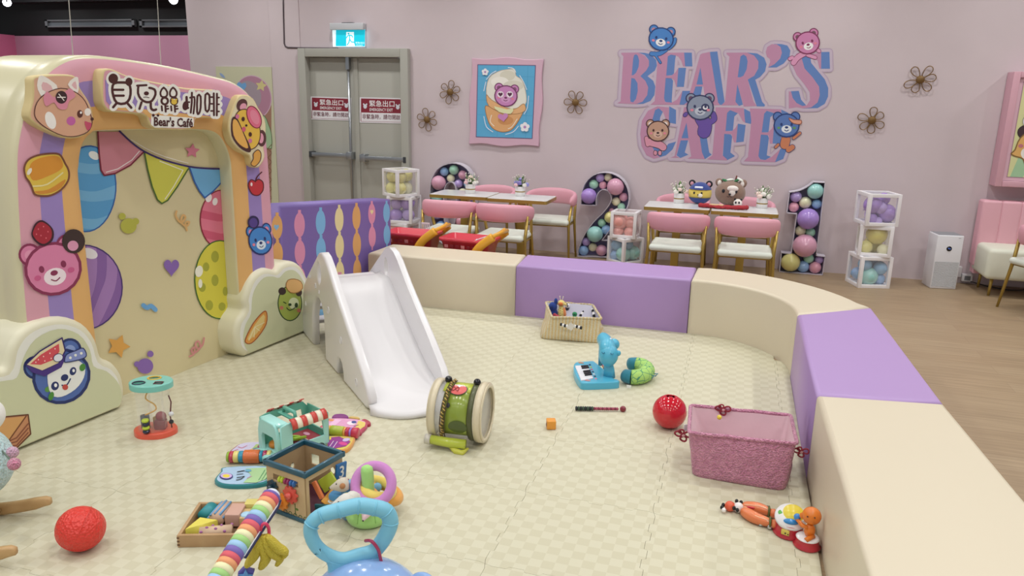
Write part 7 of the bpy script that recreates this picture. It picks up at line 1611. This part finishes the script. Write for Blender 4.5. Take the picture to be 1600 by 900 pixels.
# --- monkey drum toy
t = thing('monkey_drum_toy', 'red musical drum toy with a yellow face and an orange monkey, against the fence', 'musical toy', (.33, 2.75, G), 0); rd = plr('#b82a38', .25)
P_ = lambda x, y, z=0: V((x-.33, y-2.75, z))
MB().lathe([(.0, 0), (.056, 0), (.060, .006), (.052, .012), (.05, .045), (.052, .052), (0, .052)], rd, (-.028, .035, 0), 32).build('drum_base', t)
MB().lathe([(.0, 0), (.046, 0), (.050, .006), (.042, .012), (.040, .028), (.041, .034), (0, .034)], rd, (.032, -.035, 0), 32).build('seat_base', t)
wpl = plr('#e9e6e8', .3); RT = Matrix.Rotation(radians(28), 3, 'X')
MB().lathe([(0, .0), (.054, .0), (.058, .008), (.054, .02), (0, .024)], wpl, (-.028, .04, .058), 32, RT).build('white_panel', t); MB().lathe([(.0, 0), (.040, 0), (.042, .004), (.036, .008), (0, .008)], wpl, (.032, -.035, .032), 28).build('white_ring', t)
MB().lathe([(0, .006), (.036, .005), (.040, 0)], plr('#e2cc3a', .3), V((-.018, .042, .0815)), 28, RT).build('yellow_face', t)
MB().lathe([(0, .005), (.014, .004), (.016, 0)], plr('#5cb046', .3), V((-.060, .038, .076)), 20, RT).build('green_button', t); MB().ell(V((-.028, .004, .066)), (.027, .012, .009), plr('#2f86c8', .3), R=RT).build('blue_button', t)
MB().rbox((-.045, -.014, .028), (.03, .004, .022), .002, M('#dcc860', .4), rz=-.35).build('yellow_sticker', t)
MB().ell((-.045, -.017, .026), (.003, .002, .003), M('#22222a', .4)).ell((-.035, -.019, .024), (.003, .002, .003), M('#22222a', .4)).build('sticker_face', t)
om = plr('#e07a24', .25)
MB().ell((.036, -.03, .062), (.020, .018, .028), om).build('monkey_body', t); MB().ell((.038, -.022, .118), (.034, .032, .033), om, nu=28, nv=18).build('monkey_head', t)
MB().ell((.026, -.026, .122), (.026, .022, .022), om).build('monkey_muzzle', t) if False else None
for dx, dz in ((.02, .128), (.045, .128)): MB().ell((dx, -.052, dz), .003, M('#5a2c14', .4)).build('monkey_eye', t)
MB().ell((.006, -.02, .112), (.010, .006, .012), om).build('monkey_ear', t)
MB().tube([(.028, -.04, .075), (.008, -.03, .078), (-.008, -.005, .085)], .008, om, 10).build('monkey_arm', t); MB().tube([(.05, -.04, .045), (.03, -.065, .046), (.022, -.07, .042)], .009, om, 10).build('monkey_leg', t); MB().ell((-.008, .0, .092), .013, plr('#3f86d0', .3)).build('blue_knob', t)
MB().tube([(.048, -.02, .05), (.055, .01, .05), (.045, .03, .055)], .006, om, 8).build('monkey_tail', t)

# --- jingle bell puppet rattle
t = thing('jingle_rattle', 'orange striped wooden jingle rattle with two round animal heads lying on the mat', 'rattle', (.16, 2.87, G)); ow = mat('orange_wood', '#dc7a48', .4, coat=.4)
hA = on(1140.5, 791, G+.02); hB = on(1154, 793, G+.02); orp = plr('#dc5c3c', .3); wh_ = plr('#ece6e6', .3); bk_ = M('#191a1e', .4)
MB().ell(hA, (.021, .021, .021), orp).build('orange_head', t, world=True); MB().ell(hB, (.020, .020, .021), wh_).build('white_head', t, world=True)
for (x, y, z_) in ((1130, 789, .02), (1128, 793, .02), (1151, 783, .035), (1158, 785, .035), (1147, 794, .03), (1152, 797, .03)): MB().ell(on(x, y, G+z_), (.007, .007, .009), bk_).build('black_ear', t, world=True)
MB().ell(on(1131, 797, G+.015), .009, wh_).build('white_snout', t, world=True)
for (pa, pb, pc) in (((1159, 792), (1185, 795), (1203, 801)), ((1159, 798), (1180, 810), (1205, 818))):
    w = [on(*p_, G+.02) for p_ in (pa, pb, pc)]
    for p in w: p.z = G+.022
    sm_ = spl([tuple(p) for p in w], 5, False); n_ = len(sm_); MB().tube(sm_, [.010+.0135*sin(pi*.9*(i/(n_-1))**.6) for i in range(n_)], ow, 12).build('clapper', t, world=True)
    q = MB(); 
    for k in (-1, 0, 1):
        q.tube([V(p)+V((0, k*.55, .86-.14*abs(k)))*(.0112+.0135*sin(pi*.9*(i_/(n_-1))**.6)) for i_, p in enumerate(sm_)][1:-1], .0018, M('#efc7a4', .5), 5)
    q.build('pale_stripe', t, world=True)
    e = V(sm_[-1]); d2 = (V(sm_[-1])-V(sm_[-2])).normalized(); MB().tube([e, e+d2*.012, e+d2*.03], [.014, .019, .013], ow, 12).build('foot', t, world=True)
    MB().tube([e+d2*-.005+V((0, .0205*cos(a_), .0205*sin(a_))) for a_ in [2*pi*i/16 for i in range(16)]], .004, M('#5a6434', .6), 6, True).build('strap', t, world=True)
for x, y in ((1189, 818), (1203, 823), (1199, 794)): MB().ell(on(x, y, G+.012), .0105, mat('bell_silver', '#c9ccd2', .15, metal=.9)).build('bell', t, world=True)
MB().rbox(on(1173, 793, G+.034), (.03, .008, .006), .002, M('#b82030', .5)).build('red_patch', t, world=True)
